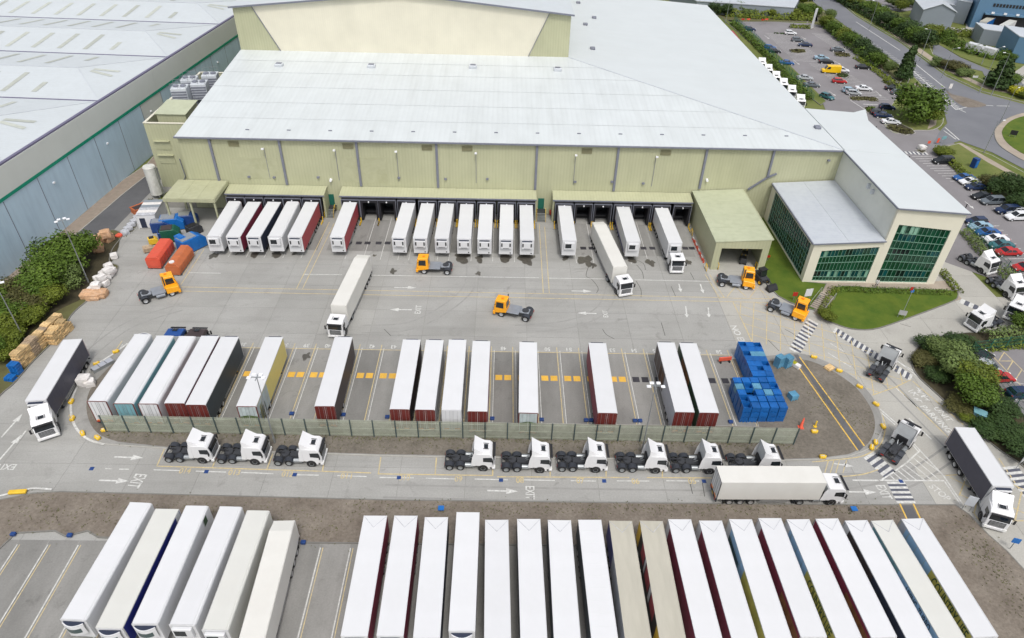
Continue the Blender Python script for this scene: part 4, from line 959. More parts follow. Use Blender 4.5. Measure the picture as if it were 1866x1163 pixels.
for s in (-1, 1):
    p0 = pa+nn*s*1.25-so; p1 = pc+nn*s*1.25-so
    MB().bar((p0.x,p0.y,1.1),(p1.x,p1.y,1.6),0.06,0.06).bar((p0.x,p0.y,0),(p0.x,p0.y,1.1),0.06,0.06).bar((p1.x,p1.y,0),(p1.x,p1.y,1.6),0.06,0.06).build('handrail', M['alu'], stp)
# entrance canopy on the east side
ec = thing('entrance_canopy', 'pointed white triangular canopy jutting from the east side of the warehouse over the car park', 'canopy', (68, 140, 0))
P = pts([(1524,214),(1577,200),(1585,232)], 12.5); b = MB().slab([(p.x-68, p.y-140) for p in P], 12.3, 12.6)
b.build('canopy_roof', M['roof_white_y'], ec); b = MB()
for p in P[1:]: b.cyl((p.x-68.0-0.6, p.y-140, 0), (p.x-68.0-0.6, p.y-140, 12.3), 0.12, 0.12, 8)
b.build('canopy_post', M['steel'], ec)

# ------------------------------------------------------------------ plant annex on the left
an = thing('plant_annex', 'pale green plant annex with open parapet top at the left end of the warehouse', 'annex', (-66.6, 131.5, 0))
def ab(b, n, m_, parent=None, **k):
    o = b.build(n, m_, parent or an, **k)
    if parent is None: o.location = (66.6, -131.5, 0)
    return o
AX0, AX1, AY0, AY1, AZ = -71.6, -61.9, 131.5, 163.0, 13.9
ab(MB().box(AX0, AX1, AY0, AY0+0.3, 0, AZ), 'wall', M['wall_green']); ab(MB().box(AX0, AX0+0.3, AY0+0.3, AY1, 0, AZ), 'wall', M['wall_green_y']); ab(MB().box(AX0, AX1, AY1-0.3, AY1, 0, AZ), 'wall', M['wall_green'])
ab(MB().box(AX0+0.3, AX1, AY0+0.3, AY1-0.3, 11.2, 11.4), 'roof', M['gutter'])
ab(MB().box(AX0-.1, AX1, AY0-.1, AY0+0.4, AZ+0.005, AZ+0.12).box(AX0-.1, AX0+0.4, AY0+0.4, AY1, AZ+0.005, AZ+0.12).box(AX0+.4, AX1, AY1-.4, AY1+.1, AZ+0.005, AZ+0.12), 'coping', M['office_cream'])
ab(MB().box(-69.8, -64.0, 134.0, 140.5, 11.4, 14.9), 'hut', M['wall_green'], bevel=0.05)
ab(MB().add([(-70.1,133.7,14.98),(-63.8,133.7,14.98),(-63.8,140.8,15.4),(-70.1,140.8,15.4),(-70.1,133.7,14.9),(-63.8,133.7,14.9),(-63.8,140.8,15.32),(-70.1,140.8,15.32)], [(0,1,2,3),(7,6,5,4),(0,4,5,1),(1,5,6,2),(2,6,7,3),(3,7,4,0)]), 'hut_roof', M['roof_shed'])
for z in (10.2, 7.2): ab(MB().box(-70.6, -67.4, AY0-0.5, AY0-0.005, z, z+0.12).box(-70.6, -67.4, AY0-0.1, AY0-0.006, z-1.8, z-0.005), 'louvre_hood', M['green_flat'])
ab(MB().cyl((-66.4, AY0-0.15, 6.5), (-66.2, AY0-0.15, 2.6), 0.1, 0.1, 6).cyl((-66.2, AY0-0.15, 2.6), (-67.8, AY0-0.6, 0), 0.1, 0.1, 6), 'pipe', M['gutter'])
ab(MB().box(-64.6, -63.6, AY0-0.6, AY0-0.01, 9.2, 10.0), 'louvre_hood', M['gutter'])
for k, (x, y) in enumerate(((-68.6,144.5),(-65.6,147.5),(-68.6,150.0),(-65.2,153.0))):
    t = thing('cooling_tower', ['white slatted cooling unit nearest the annex hut','white cooling unit beside the main roof edge','white cooling unit with pipes behind the first one','rearmost white cooling unit on the plant annex'][k], 'cooling unit', (x, y, 13.0), 0.15, 'cooling units on the plant annex')
    MB().box(-1.6,1.6,-1.5,1.5,0.5,3.9).build('casing', M['box_grey'], t, bevel=0.08)
    for s in (-1,1):
        for q in (-1,1): MB().box(s*1.4-.08,s*1.4+.08,q*1.3-.08,q*1.3+.08,-1.58,0.5).build('leg', M['steel'], t)
    for q in range(2): MB().cyl((-0.75+1.5*q,0,3.9),(-0.75+1.5*q,0,4.15),0.6,0.6,12).build('fan_ring', M['gutter'], t)
    b = MB()
    for q in range(5): b.box(-1.5,1.5,-1.58,-1.51,0.8+q*0.55,1.1+q*0.55)
    b.build('louvre', M['gutter'], t)
    b = MB(); b.bar((-1.5,-1.4,4.9),(1.5,-1.4,4.9),0.05,0.05).bar((-1.5,1.4,4.9),(1.5,1.4,4.9),0.05,0.05)
    for s in (-1.5,0,1.5):
        for q in (-1.4,1.4): b.bar((s,q,3.9),(s,q,4.9),0.05,0.05)
    b.build('guard_rail', M['steel'], t)
# silo
t = thing('storage_tank', 'tall stained white cylindrical tank standing beside the plant annex', 'tank', (-70.8, 127.0, 0))
MB().cyl((0,0,0.8),(0,0,6.6),1.15,1.15,24).build('tank_shell', M['silo_white'], t)
MB().cyl((0,0,6.6),(0,0,6.85),1.22,1.1,24).build('tank_lid', M['silo_white'], t)
for k in range(4):
    a = PI/4+k*Q; MB().cyl((.9*math.cos(a),.9*math.sin(a),0),(.9*math.cos(a),.9*math.sin(a),0.85),0.1,0.1,6).build('leg', M['steel'], t)
MB().box(1.18,1.25,-.3,-.22,0,6.7).box(1.18,1.25,.22,.3,0,6.7).build('ladder', M['steel'], t)
# compactor canopy
t = thing('open_canopy', 'pale green flat roofed open canopy on posts over the waste compactors', 'canopy', (-58.6, 119.2, 0))
for k in range(3):
    MB().box(-4.7+k*3.13, -4.7+(k+1)*3.13-0.03, -4.2, 3.5, 6.0, 6.12).build('roof_panel', M['green_flat'], t)
MB().box(-4.75,4.7,-4.35,-4.22,5.4,6.1).box(4.7,4.82,-4.3,3.5,5.4,6.1).box(-4.85,-4.72,-4.3,3.5,5.4,6.1).build('fascia', M['green_flat'], t)
for x, y in ((-4.5,-4.0),(0,-4.0),(4.5,-4.0),(-4.5,2.9),(4.5,2.9)): MB().box(x-.15,x+.15,y-.15,y+.15,0,5.98).build('post', M['green_flat'], t)

# ------------------------------------------------------------------ neighbouring warehouse on the left
nb = thing('neighbouring_warehouse', 'long blue grey warehouse with green trim line and pale multi-pitched roof', 'warehouse', (-84, 95, 0))
def nbx(y): return -84.3+(y-95)*0.08
def nbo(b, n, m_, parent=None, **k):
    o = b.build(n, m_, parent or nb, **k)
    if parent is None: o.location = (84, -95, 0)
    return o
def wallq(y0, y1, z0, z1, off, t=0.3):
    b = MB(); x0, x1 = nbx(y0)+off, nbx(y1)+off
    return b.add([(x0,y0,z0),(x1,y1,z0),(x1,y1,z1),(x0,y0,z1),(x0-t,y0,z0),(x1-t,y1,z0),(x1-t,y1,z1),(x0-t,y0,z1)], [(0,1,2,3),(7,6,5,4),(0,4,5,1),(1,5,6,2),(2,6,7,3),(3,7,4,0)])
yy = 40.0; k = 0
while yy < 300:
    if not 144 < yy < 152: nbo(wallq(yy, yy+8.96, 0, 11.3, 0), 'wall_panel', M['blue_wall'])
    else: nbo(wallq(yy, yy+8.96, 0, 11.3, 0), 'wall_panel', M['band_grey'])
    nbo(wallq(yy+8.92, yy+9.05, 0, 11.25, 0.03), 'panel_joint', M['gutter'])
    if k % 2 == 0: nbo(wallq(yy+3.0, yy+3.4, 8.6, 8.9, 0.25), 'wall_lamp', M['lamp_head'])
    yy += 9; k += 1
nbo(wallq(40, 300, 11.35, 11.85, 0.12), 'trim_line', M['green_trim'])
for k in range(9): nbo(wallq(40+k*29, 40+k*29+28.96, 11.9, 16.4, 0.05), 'fascia_panel', M['band_grey'])
nbo(wallq(40, 300, 16.4, 16.7, -0.05, 0.6), 'parapet_gutter', M['gutter_violet'])
# roof bays: valleys run away from the wall, ridge between, hipped at the wall end
vY = [at(183,184,16.5).y, at(311,102,16.5).y, at(400,44,16.5).y]
sp = (vY[2]-vY[0])/2; vs_ = [vY[0]+sp*k for k in range(-3, 5)]
vdx, vdy = -1.0, 0.045
for k in range(len(vs_)-1):
    a, c = vs_[k], vs_[k+1]; mid = (a+c)/2; zr_ = 18.1; L0 = 130
    va = Vector((nbx(a)-0.6, a, 16.45)); vc = Vector((nbx(c)-0.6, c, 16.45)); rd = Vector((nbx(mid)-13, mid+0.6, zr_))
    va2 = va+Vector((vdx*L0, vdy*L0, 0)); vc2 = vc+Vector((vdx*L0, vdy*L0, 0)); rd2 = rd+Vector((vdx*(L0-13), vdy*(L0-13), 0))
    nbo(MB().add([va, rd, rd2, va2], [(0,1,2,3)]), 'roof_slope', M['roof_left'], shade='keep')
    nbo(MB().add([vc, vc2, rd2, rd], [(0,1,2,3)]), 'roof_slope', M['roof_left'], shade='keep')
    nbo(MB().add([va, vc, rd], [(0,1,2)]), 'roof_hip', M['roof_left'], shade='keep')
    nbo(MB().bar(va+Vector((0,0,0.03)), va2+Vector((0,0,0.03)), 0.45, 0.12), 'valley_gutter', M['gutter_violet'])
    nbo(MB().bar(rd+Vector((0,0,0.03)), rd2+Vector((0,0,0.03)), 0.4, 0.06).bar(va+Vector((0,0,.04)), rd+Vector((0,0,.04)), 0.2, 0.05).bar(vc+Vector((0,0,.04)), rd+Vector((0,0,.04)), 0.2, 0.05), 'ridge_capping', M['roof_far'])
    for side, (e0, e1) in enumerate(((va, va2), (vc, vc2))):
        for q in range(17):
            s = 14.5+q*6.3
            r0 = rd+Vector((vdx,vdy,0))*(s-13+0.8); v0 = e0+Vector((vdx,vdy,0))*s
            f0, f1 = (0.18, 0.78) if q else (0.2, 0.5)
            p0 = v0.lerp(r0, f0); p1 = v0.lerp(r0, f1); dv = Vector((vdx, vdy, 0))*0.55; up = Vector((0,0,0.05))
            nbo(MB().add([p0+up, p0+dv*2+up, p1+dv*2+up, p1+up], [(0,1,2,3)]), 'rooflight', M['skylight'], shade='keep')
    for q in (0.42, 0.58):
        h0 = va.lerp(vc, q); p0 = h0.lerp(rd, 0.35); p1 = h0.lerp(rd, 0.75); dv = Vector((0.08,1,0))*0.5; up = Vector((0,0,0.06))
        nbo(MB().add([p0-dv+up, p0+dv+up, p1+dv+up, p1-dv+up], [(0,1,2,3)]), 'rooflight', M['skylight'], shade='keep')

# ------------------------------------------------------------------ far buildings
def box_building(name, label, cat, P, z, wallm, roofm, win=None):
    t = thing(name, label, cat, tuple(P[0])[:2]+(0,)); o = P[0]
    q = [(p.x-o.x, p.y-o.y) for p in P]
    MB().slab(q, 0, z-0.1).build('wall', wallm, t); c = sum((Vector(v).to_3d() for v in q), Vector())/len(q)
    MB().slab([(c.x+(v[0]-c.x)*1.01, c.y+(v[1]-c.y)*1.01) for v in q], z-0.1, z+0.15).build('roof', roofm, t)
    return t
def base(L): return [Vector((p.x, p.y, 0)) for p in L]
box_building('distribution_building', 'low grey roofed building beyond the hedge at the top of the car park', 'building', base(pts([(1180,-40),(1475,-40),(1447,14),(1270,2)], 4.5)), 4.5, M['grey_far'], M['roof_grey'])
# pale workshop shed with pitched roof
A = at(1672,50); B_ = at(1730,55); 
t = thing('workshop_shed', 'grey gabled workshop shed with pale roof and tall door beside the blue building', 'shed', tuple(A))
ex = (B_-A); Lx = ex.length; ex.normalize(); ey = Vector((-ex.y, ex.x, 0)).normalized(); dep = 17
hip = 6.6; ridge = 8.9
def Lc(u_, v_, z_): 
    p = ex*u_+ey*v_; return (p.x, p.y, z_)
b = MB().add([Lc(0,0,0),Lc(Lx,0,0),Lc(Lx,0,hip),Lc(Lx/2,0,ridge),Lc(0,0,hip),Lc(0,dep,0),Lc(Lx,dep,0),Lc(Lx,dep,hip),Lc(Lx/2,dep,ridge),Lc(0,dep,hip)], [(0,1,2,3,4),(9,8,7,6,5),(1,6,7,2),(0,4,9,5)])
b.build('wall', M['grey_far'], t)
for s, (u0, z0) in enumerate(((-0.3,hip-0.1),(Lx+0.3,hip-0.1))):
    MB().add([Lc(u0,-.4,z0),Lc(Lx/2,-.4,ridge+.1),Lc(Lx/2,dep+.4,ridge+.1),Lc(u0,dep+.4,z0),Lc(u0,-.4,z0-.15),Lc(Lx/2,-.4,ridge-.05),Lc(Lx/2,dep+.4,ridge-.05),Lc(u0,dep+.4,z0-.15)], [(0,1,2,3),(7,6,5,4),(0,4,5,1),(1,5,6,2),(2,6,7,3),(3,7,4,0)]).build('roof', M['roof_far'], t)
MB().add([Lc(Lx+.02,4,0),Lc(Lx+.02,8,0),Lc(Lx+.02,8,4.8),Lc(Lx+.02,4,4.8)], [(0,1,2,3)]).build('door', M['black'], t, shade='keep')
A2, B2 = at(1766,50), at(1960,68); e2 = (B2-A2).normalized(); f2 = Vector((-e2.y, e2.x, 0))
bb = thing('blue_warehouse', 'tall blue grey warehouse with a row of dark windows in the far corner', 'warehouse', tuple(A2), math.atan2(e2.y, e2.x))
WL = (B2-A2).length
MB().box(0, WL, 0, 40, 5.4, 24).box(0, 3, 0, 40, 0, 5.4).build('wall', M['blue_far'], bb); MB().box(-1, WL+1, -1, 41, 24, 24.3).build('roof', M['roof_far'], bb)
for k in range(24): MB().box(5.0+k*1.1, 5.75+k*1.1, -0.12, -0.01, 8.0, 9.1).build('window', M['black'], bb)
MB().box(3.2, WL, -1.6, -0.02, 5.3, 5.8).build('dock_canopy', M['blue_far'], bb); MB().box(3.1, WL, 0.3, 0.6, 0, 5.3).build('dock_opening', M['dock_black'], bb)
for k in range(5): MB().box(5+k*4.2, 6+k*4.2, -1.9, -1.3, 5.82, 6.4).build('canopy_lamp', M['lamp_head'], bb)
box_building('long_low_building', 'long low building with flat pale roof in front of the blue warehouse', 'building', [at(1782,80),at(1900,98),at(1900,98)+Vector((2,9,0)),at(1782,80)+Vector((2,9,0))], 5, M['grey_far'], M['roof_far'])
box_building('blue_annex', 'blue flat roofed building at the right edge with pale parapet', 'building', [at(1838,112),at(1960,132),at(1960,132)+Vector((3,14,0)),at(1838,112)+Vector((3,14,0))], 8, M['blue_far'], M['roof_far'])
box_building('striped_roof_building', 'grey building with striped roof behind the workshop shed', 'building', base(pts([(1692,2),(1766,14),(1772,4),(1700,-14)], 6)), 6, M['grey_far'], M['roof_grey'])
box_building('flat_white_building', 'small white topped building between the striped roof and the blue warehouse', 'building', base(pts([(1745,0),(1772,5),(1774,-6),(1750,-12)], 8)), 8, M['grey_far'], M['roof_far'])
# ------------------------------------------------------------------ vehicle kit
def mesh_wheel(r, w, hub=None, n=16):
    b = MB(); b.slot(0); prof = [(r*0.86,-w/2),(r,-w/2+0.05),(r,w/2-0.05),(r*0.86,w/2)]
    for (ra, ya), (rb_, yb_) in zip(prof[:-1], prof[1:]): 
        vs = [];
        for i in range(n):
            t = 2*PI*i/n; vs.append((ra*math.cos(t), ya, ra*math.sin(t))); vs.append((rb_*math.cos(t), yb_, rb_*math.sin(t)))
        b.add(vs, [(2*i, 2*i+1, (2*i+3) % (2*n), (2*i+2) % (2*n)) for i in range(n)])
    for s in (-1, 1):
        b.slot(0); vs = []
        for i in range(n):
            t = 2*PI*i/n; vs.append((r*0.86*math.cos(t), s*w/2, r*0.86*math.sin(t))); vs.append((r*0.6*math.cos(t), s*(w/2-0.01), r*0.6*math.sin(t)))
        b.add(vs, [(2*i, 2*i+1, (2*i+3) % (2*n), (2*i+2) % (2*n)) for i in range(n)])
        b.slot(1); vs = []
        for i in range(n):
            t = 2*PI*i/n; vs.append((r*0.6*math.cos(t), s*(w/2-0.01), r*0.6*math.sin(t))); vs.append((r*0.25*math.cos(t), s*(w/2-0.09), r*0.25*math.sin(t)))
        b.add(vs, [(2*i, 2*i+1, (2*i+3) % (2*n), (2*i+2) % (2*n)) for i in range(n)])
        b.add([(r*0.25*math.cos(2*PI*i/n), s*(w/2-0.09), r*0.25*math.sin(2*PI*i/n)) for i in range(n)], [list(range(n))])
    return b
WM = {}
def wheel(parent, x, y, r=0.5, w=0.38, hub='alu', name='wheel'):
    k = (r, w, hub)
    if k not in WM: WM[k] = mesh_wheel(r, w).mesh('wheel', [M['rubber'], M[hub]], smooth=False)
    return link(name, WM[k], parent, (x, y, r))
MC = {}
def cached(key, fn):
    if key not in MC: MC[key] = fn()
    return MC[key]
HW = 1.27
def round_section(h0, h1, hw, r, n=5):
    P = [(-hw, h0), (hw, h0)]
    if r < 0.03: return P+[(hw, h1), (-hw, h1)]
    for i in range(n+1):
        t = Q*i/n; P.append((hw-r+r*math.cos(t), h1-r+r*math.sin(t)))
    for i in range(n+1):
        t = Q+Q*i/n; P.append((-hw+r+r*math.cos(t), h1-r+r*math.sin(t)))
    return P
def loft_x(sec, x0, x1, mats, slotf=None):
    """closed (y, z) section swept along X; slotf(i, n) gives the material slot of each side face"""
    n = len(sec); b = MB()
    b.add([(x0,y,z) for y, z in sec]+[(x1,y,z) for y, z in sec], [])
    b.f.append(list(range(n))[::-1]); b.mi.append(0); b.f.append(list(range(n,2*n))); b.mi.append(0)
    for i in range(n):
        b.f.append([i,(i+1)%n,n+(i+1)%n,n+i]); b.mi.append(slotf(i, n) if slotf else 0)
    return b
def side_text(parent, s, x, side, z, size, m_, L, sx=0.45):
    me = text_mesh(s, size, 0.004, 0.01); me.materials.clear(); me.materials.append(m_)
    o = link('side_lettering', me, parent, (x, side*(HW+0.012), z))
    o.rotation_euler = (Q, 0, 0 if side < 0 else PI); o.scale = (sx, 1, 1); return o
def make_trailer(name, label, p_front, p_rear, zr, roof='white', left='white', right='white', rear='door_maroon', front='white', unit='fridge', r=0.04, taper=False, L=None, group=None, vfold=False,
                 prints=None, cat='trailer', posts=True, wheels=True, rearframe='door_maroon', roof_lines=False, anchor='mid', rear_print=None):
    """p_front, p_rear: pixels of the roof's two end midpoints; left/right as seen by its driver"""
    a = at(*p_front, zr); c = at(*p_rear, zr); d = a-c; d.z = 0
    if L is None: L = d.length
    d.normalize(); rz = math.atan2(d.y, d.x)
    if anchor == 'rear': o3 = c+d*L/2
    elif anchor == 'front': o3 = a-d*L/2
    else: o3 = (a+c)/2
    t = thing(name, label, cat, (o3.x, o3.y, 0), rz, group)
    x0, x1 = -L/2, L/2; z0 = 1.12 if zr < 4.4 else 0.95
    Lk = round(L, 2); zk = round(zr, 2)
    # body shell
    if taper:
        def mk_():
            b = MB(); e = 1.5; zz = zr
            for (xa, xb, ha, hb, wa, wb2) in ((x0, x0+e, zz-0.32, zz, HW-0.1, HW), (x0+e, x1, zz, zz, HW, HW)):
                b.add([(xa,-wa,z0),(xa,wa,z0),(xa,wa-0.03,ha-0.1),(xa,wa-0.12,ha),(xa,-wa+0.12,ha),(xa,-wa+0.03,ha-0.1),
                       (xb,-wb2,z0),(xb,wb2,z0),(xb,wb2-0.03,hb-0.1),(xb,wb2-0.12,hb),(xb,-wb2+0.12,hb),(xb,-wb2+0.03,hb-0.1)],
                      [(0,1,7,6),(1,2,8,7),(2,3,9,8),(3,4,10,9),(4,5,11,10),(5,0,6,11)]+([(5,4,3,2,1,0)] if xa == x0 else [(6,7,8,9,10,11)]))
            return b.mesh('body', M[roof])
        link('body', mk_(), t)
    else:
        sec = round_section(z0, zr-0.03, HW-0.015, r)
        link('body', cached(('body', Lk, zk, r, roof, left, right), lambda: loft_x(sec, x0+0.02, x1-0.02, None).mesh('body', M['white'] if roof == 'white' else M[roof])), t)
        # roof skin with raised edge rails
        def roofm():
            hw = HW-r if r > 0.1 else HW-0.02; b = MB().box(x0, x1, -hw, hw, zr-0.028, zr)
            if r < 0.1:
                b.box(x0, x1, -HW, -HW+0.05, zr-0.12, zr+0.03).box(x0, x1, HW-0.05, HW, zr-0.12, zr+0.03)
            if vfold:
                e = 1.5
                pass
            if roof_lines:
                k_ = 1
                while x0+k_*1.35 < x1-0.2: b.box(x0+k_*1.35-0.02, x0+k_*1.35+0.02, -hw, hw, zr, zr+0.012); k_ += 1
            return b.mesh('roof', M[roof])
        link('roof', cached(('roof', Lk, zk, r, roof, vfold, roof_lines), roofm), t)
        if vfold: link('roof_fold', cached(('rfold', Lk, zk), lambda: MB().bar((x0+0.1,-HW+.08,zr+.012),(x0+1.5,0,zr+.012),.045,.03).bar((x0+0.1,HW-.08,zr+.012),(x0+1.5,0,zr+.012),.045,.03).mesh('roof_fold', M['film_grey'])), t)
        for side, col in ((1, left), (-1, right)):
            def sm_():
                top = zr-0.12 if r < 0.1 else zr-r
                ya, yb_ = (HW-0.016, HW+0.0) if side > 0 else (-HW, -HW+0.016)
                b = MB().box(x0+0.12, x1-0.12, ya, yb_, z0+0.05, top)
                for k_ in range(9):
                    x = x0+0.15+(L-0.3)*k_/8
                    b.box(x-0.03, x+0.03, min(ya, ya-0.0)-0.004*(side < 0), yb_+0.006*(side > 0), z0, top)
                return b.mesh('side_panel', M[col])
            link('side_panel', cached(('side', Lk, zk, r, side, col), sm_), t)
        for (side, xa, xb, za, zb, col) in (prints or []):
            y = side*(HW+0.004)
            MB().add([(x0+L*xa,y,za),(x0+L*xb,y,za),(x0+L*xb,y,zb),(x0+L*xa,y,zb)], [(0,1,2,3)]).build('side_print', M[col], t, shade='keep')
    # rear doors
    hwd = HW-0.1; zt = zr-(0.45 if taper else 0.14)
    fr = cached(('rf', Lk, zk, rearframe, taper), lambda: MB().box(x0-0.03, x0+0.03, -HW+(.1 if taper else 0), -hwd+0.02, z0, zt).box(x0-0.03, x0+0.03, hwd-0.02, HW-(.1 if taper else 0), z0, zt).box(x0-0.03, x0+0.03, -hwd, hwd, zt, zt+0.1).box(x0-0.1, x0+0.05, -HW+.1, HW-.1, z0-0.18, z0-0.003).mesh('rear_frame', M[rearframe]))
    link('rear_frame', fr, t)
    for s in (-1, 1):
        dm = cached(('door', Lk, zk, s, rear, taper), lambda: MB().box(x0-0.05, x0-0.005, min(s*0.03, s*(hwd-0.04)), max(s*0.03, s*(hwd-0.04)), z0+0.02, zt-0.02).mesh('rear_door', M[rear]))
        do = link('rear_door', dm, t)
        lb = cached(('lock', Lk, zk, s), lambda: MB().box(x0-0.09, x0-0.055, s*0.22-0.012, s*0.22+0.012, z0, zt).box(x0-0.09, x0-0.055, s*0.75-0.012, s*0.75+0.012, z0, zt).mesh('lock_rod', M['steel']))
        link('lock_rod', lb, do)
        if rear_print: MB().add([(x0-0.053,s*0.05,z0+0.1),(x0-0.053,s*(hwd-.06),z0+0.1),(x0-0.053,s*(hwd-.06),z0+1.7),(x0-0.053,s*0.05,z0+1.95)], [(0,1,2,3)]).build('door_print', M[rear_print], do, shade='keep')
        link('marker_board', cached(('mark', Lk, s), lambda: MB().box(x0-0.10, x0-0.056, min(s*0.35, s*1.0), max(s*0.35, s*1.0), z0+0.05, z0+0.2).mesh('marker_board', M['lamp_orange'])), t)
        link('tail_lamp', cached(('tl', Lk, s), lambda: MB().box(x0-0.13, x0-0.101, min(s*0.7, s*1.1), max(s*0.7, s*1.1), 0.82, 0.93).mesh('tail_lamp', M['lamp_red'])), t)
    # under-run, chassis, wheels, legs
    link('number_plate', cached(('np', Lk), lambda: MB().box(x0-0.135, x0-0.12, -0.26, 0.26, 0.80, 0.92).mesh('number_plate', M['warn_yellow'])), t)
    link('rear_bumper', cached(('bump', Lk), lambda: MB().box(x0-0.02, x0+0.12, -1.15, 1.15, 0.5, 0.64).box(x0+0.0, x0+0.1, -.8, -.7, 0.64, 1.0).box(x0+0.0, x0+0.1, .7, .8, 0.64, 1.0).mesh('rear_bumper', M['steel_dark'])), t)
    link('chassis', cached(('chas', Lk, z0), lambda: MB().box(x0+0.15, x1-0.3, -0.55, -0.42, z0-0.33, z0-0.01).box(x0+0.15, x1-0.3, 0.42, 0.55, z0-0.33, z0-0.01).box(x0+1.2, x0+1.35, -1.0, 1.0, 0.45, 0.6).box(x0+2.5, x0+2.65, -1.0, 1.0, 0.45, 0.6).box(x0+3.8, x0+3.95, -1.0, 1.0, 0.45, 0.6).mesh('chassis', M['steel_dark'])), t)
    for xw in (1.7, 3.0, 4.3):
        for s in (-1, 1): wheel(t, x0+xw, s*1.03, 0.48, 0.36, 'alu')
    for s in (-1, 1):
        link('side_guard', cached(('sg', Lk, s), lambda: MB().box(x0+5.3, x1-3.6, s*1.16-0.02, s*1.16+0.02, 0.5, 0.62).box(x0+5.3, x1-3.6, s*1.16-0.02, s*1.16+0.02, 0.78, 0.9).mesh('side_guard', M['alu'])), t)
        link('landing_leg', cached(('ll', Lk, s, z0), lambda: MB().box(x1-2.9, x1-2.75, s*0.8-.08, s*0.8+.08, 0.06, z0).box(x1-3.0, x1-2.65, s*0.8-.18, s*0.8+.18, 0, 0.06).mesh('landing_leg', M['steel_dark'])), t)
        link('mudflap', cached(('mf', Lk, s), lambda: MB().box(x0+0.95, x0+0.98, s*1.03-.2, s*1.03+.2, 0.15, 0.75).mesh('mudflap', M['black'])), t)
    # front end
    link('headboard', cached(('hb', Lk, zk, front, taper), lambda: MB().box(x1, x1+0.05, -HW+.03, HW-.03, z0, zr-0.06).mesh('headboard', M[front])), t)
    if unit == 'fridge':
        u = link('cooling_unit', cached(('fu', Lk, zk), lambda: MB().box(x1+0.06, x1+0.5, -0.98, 0.98, zr-1.75, zr-0.3).mesh('cooling_unit', M['white'], bevel=0.12, seg=2)), t)
        link('unit_grille', cached(('fg', Lk, zk), lambda: MB().box(x1+0.505, x1+0.52, -0.86, -0.62, zr-1.25, zr-0.55).box(x1+0.505, x1+0.52, 0.62, 0.86, zr-1.25, zr-0.55).box(x1+0.505, x1+0.515, -0.55, 0.55, zr-1.62, zr-1.55).mesh('unit_grille', M['black'])), u)
        link('unit_trim', cached(('ft', Lk, zk), lambda: MB().box(x1+0.08, x1+0.40, -0.9, 0.9, zr-0.27, zr-0.2).mesh('unit_trim', M['navy'])), u)
        link('fuel_cap', cached(('fc', Lk, zk), lambda: MB().cyl((x1+0.05,0.8,z0+0.3),(x1+0.1,0.8,z0+0.3),0.12,0.12,8).mesh('fuel_cap', M['black'])), t)
    elif unit == 'fridge_dark':
        u = link('cooling_unit', cached(('fu2', Lk, zk), lambda: MB().box(x1+0.06, x1+0.45, -0.95, 0.95, zr-1.7, zr-0.25).mesh('cooling_unit', M['white'], bevel=0.1, seg=2)), t)
        link('unit_grille', cached(('fg2', Lk, zk), lambda: MB().box(x1+0.455, x1+0.47, -0.75, 0.35, zr-1.35, zr-0.5).mesh('unit_grille', M['glass'])), u)
    elif unit == 'fridge_curved':
        def cu():
            b = MB(); n = 10; vs = []
            for i in range(n+1):
                y = -1.0+2.0*i/n; xx = x1+0.22+0.42*math.cos((y/1.0)*Q*0.9)
                vs += [(xx, y, zr-1.9), (xx, y, zr-0.75), (x1+0.1+(xx-x1-0.1)*0.8, y, zr-0.32)]
            fs = []
            for i in range(n):
                fs += [(3*i,3*i+3,3*i+4,3*i+1),(3*i+1,3*i+4,3*i+5,3*i+2)]
            b.add(vs, fs); return b.mesh('cooling_unit', M['white'], shade='keep')
        u = link('cooling_unit', cached(('cu', Lk, zk), cu), t)
        def cg():
            b = MB(); n = 8; vs = []
            for i in range(n+1):
                y = -0.72+1.44*i/n; xx = x1+0.24+0.42*math.cos((y/1.0)*Q*0.9)
                vs += [(xx, y, zr-1.45), (xx, y, zr-0.8)]
            b.add(vs, [(2*i,2*i+2,2*i+3,2*i+1) for i in range(n)]); return b.mesh('unit_grille', mat('grey green grille', (0.06,0.09,0.09), 0.4), shade='keep')
        link('unit_grille', cached(('cg', Lk, zk), cg), u)
        def ch():
            b = MB(); n = 10; P = [(x1+0.06,-1.0)]
            for i in range(n+1):
                y = -1.0+2.0*i/n; P.append((x1+0.12+0.42*math.cos(y*Q*0.9), y))
            P.append((x1+0.06,1.0)); return b.slab(P, zr-0.42, zr-0.3).mesh('unit_top', M['navy'])
        link('unit_top', cached(('ch', Lk, zk), ch), u)
        link('unit_rim', cached(('cr', Lk, zk), lambda: (lambda b: [b.bar((x1+0.16+0.44*math.cos((-1+0.2*i)*Q*0.9),-1+0.2*i,zr-0.33),(x1+0.16+0.44*math.cos((-1+0.2*(i+1))*Q*0.9),-1+0.2*(i+1),zr-0.33),0.1,0.08) for i in range(10)] and b)(MB()).mesh('unit_rim', M['white'])), u)
    return t

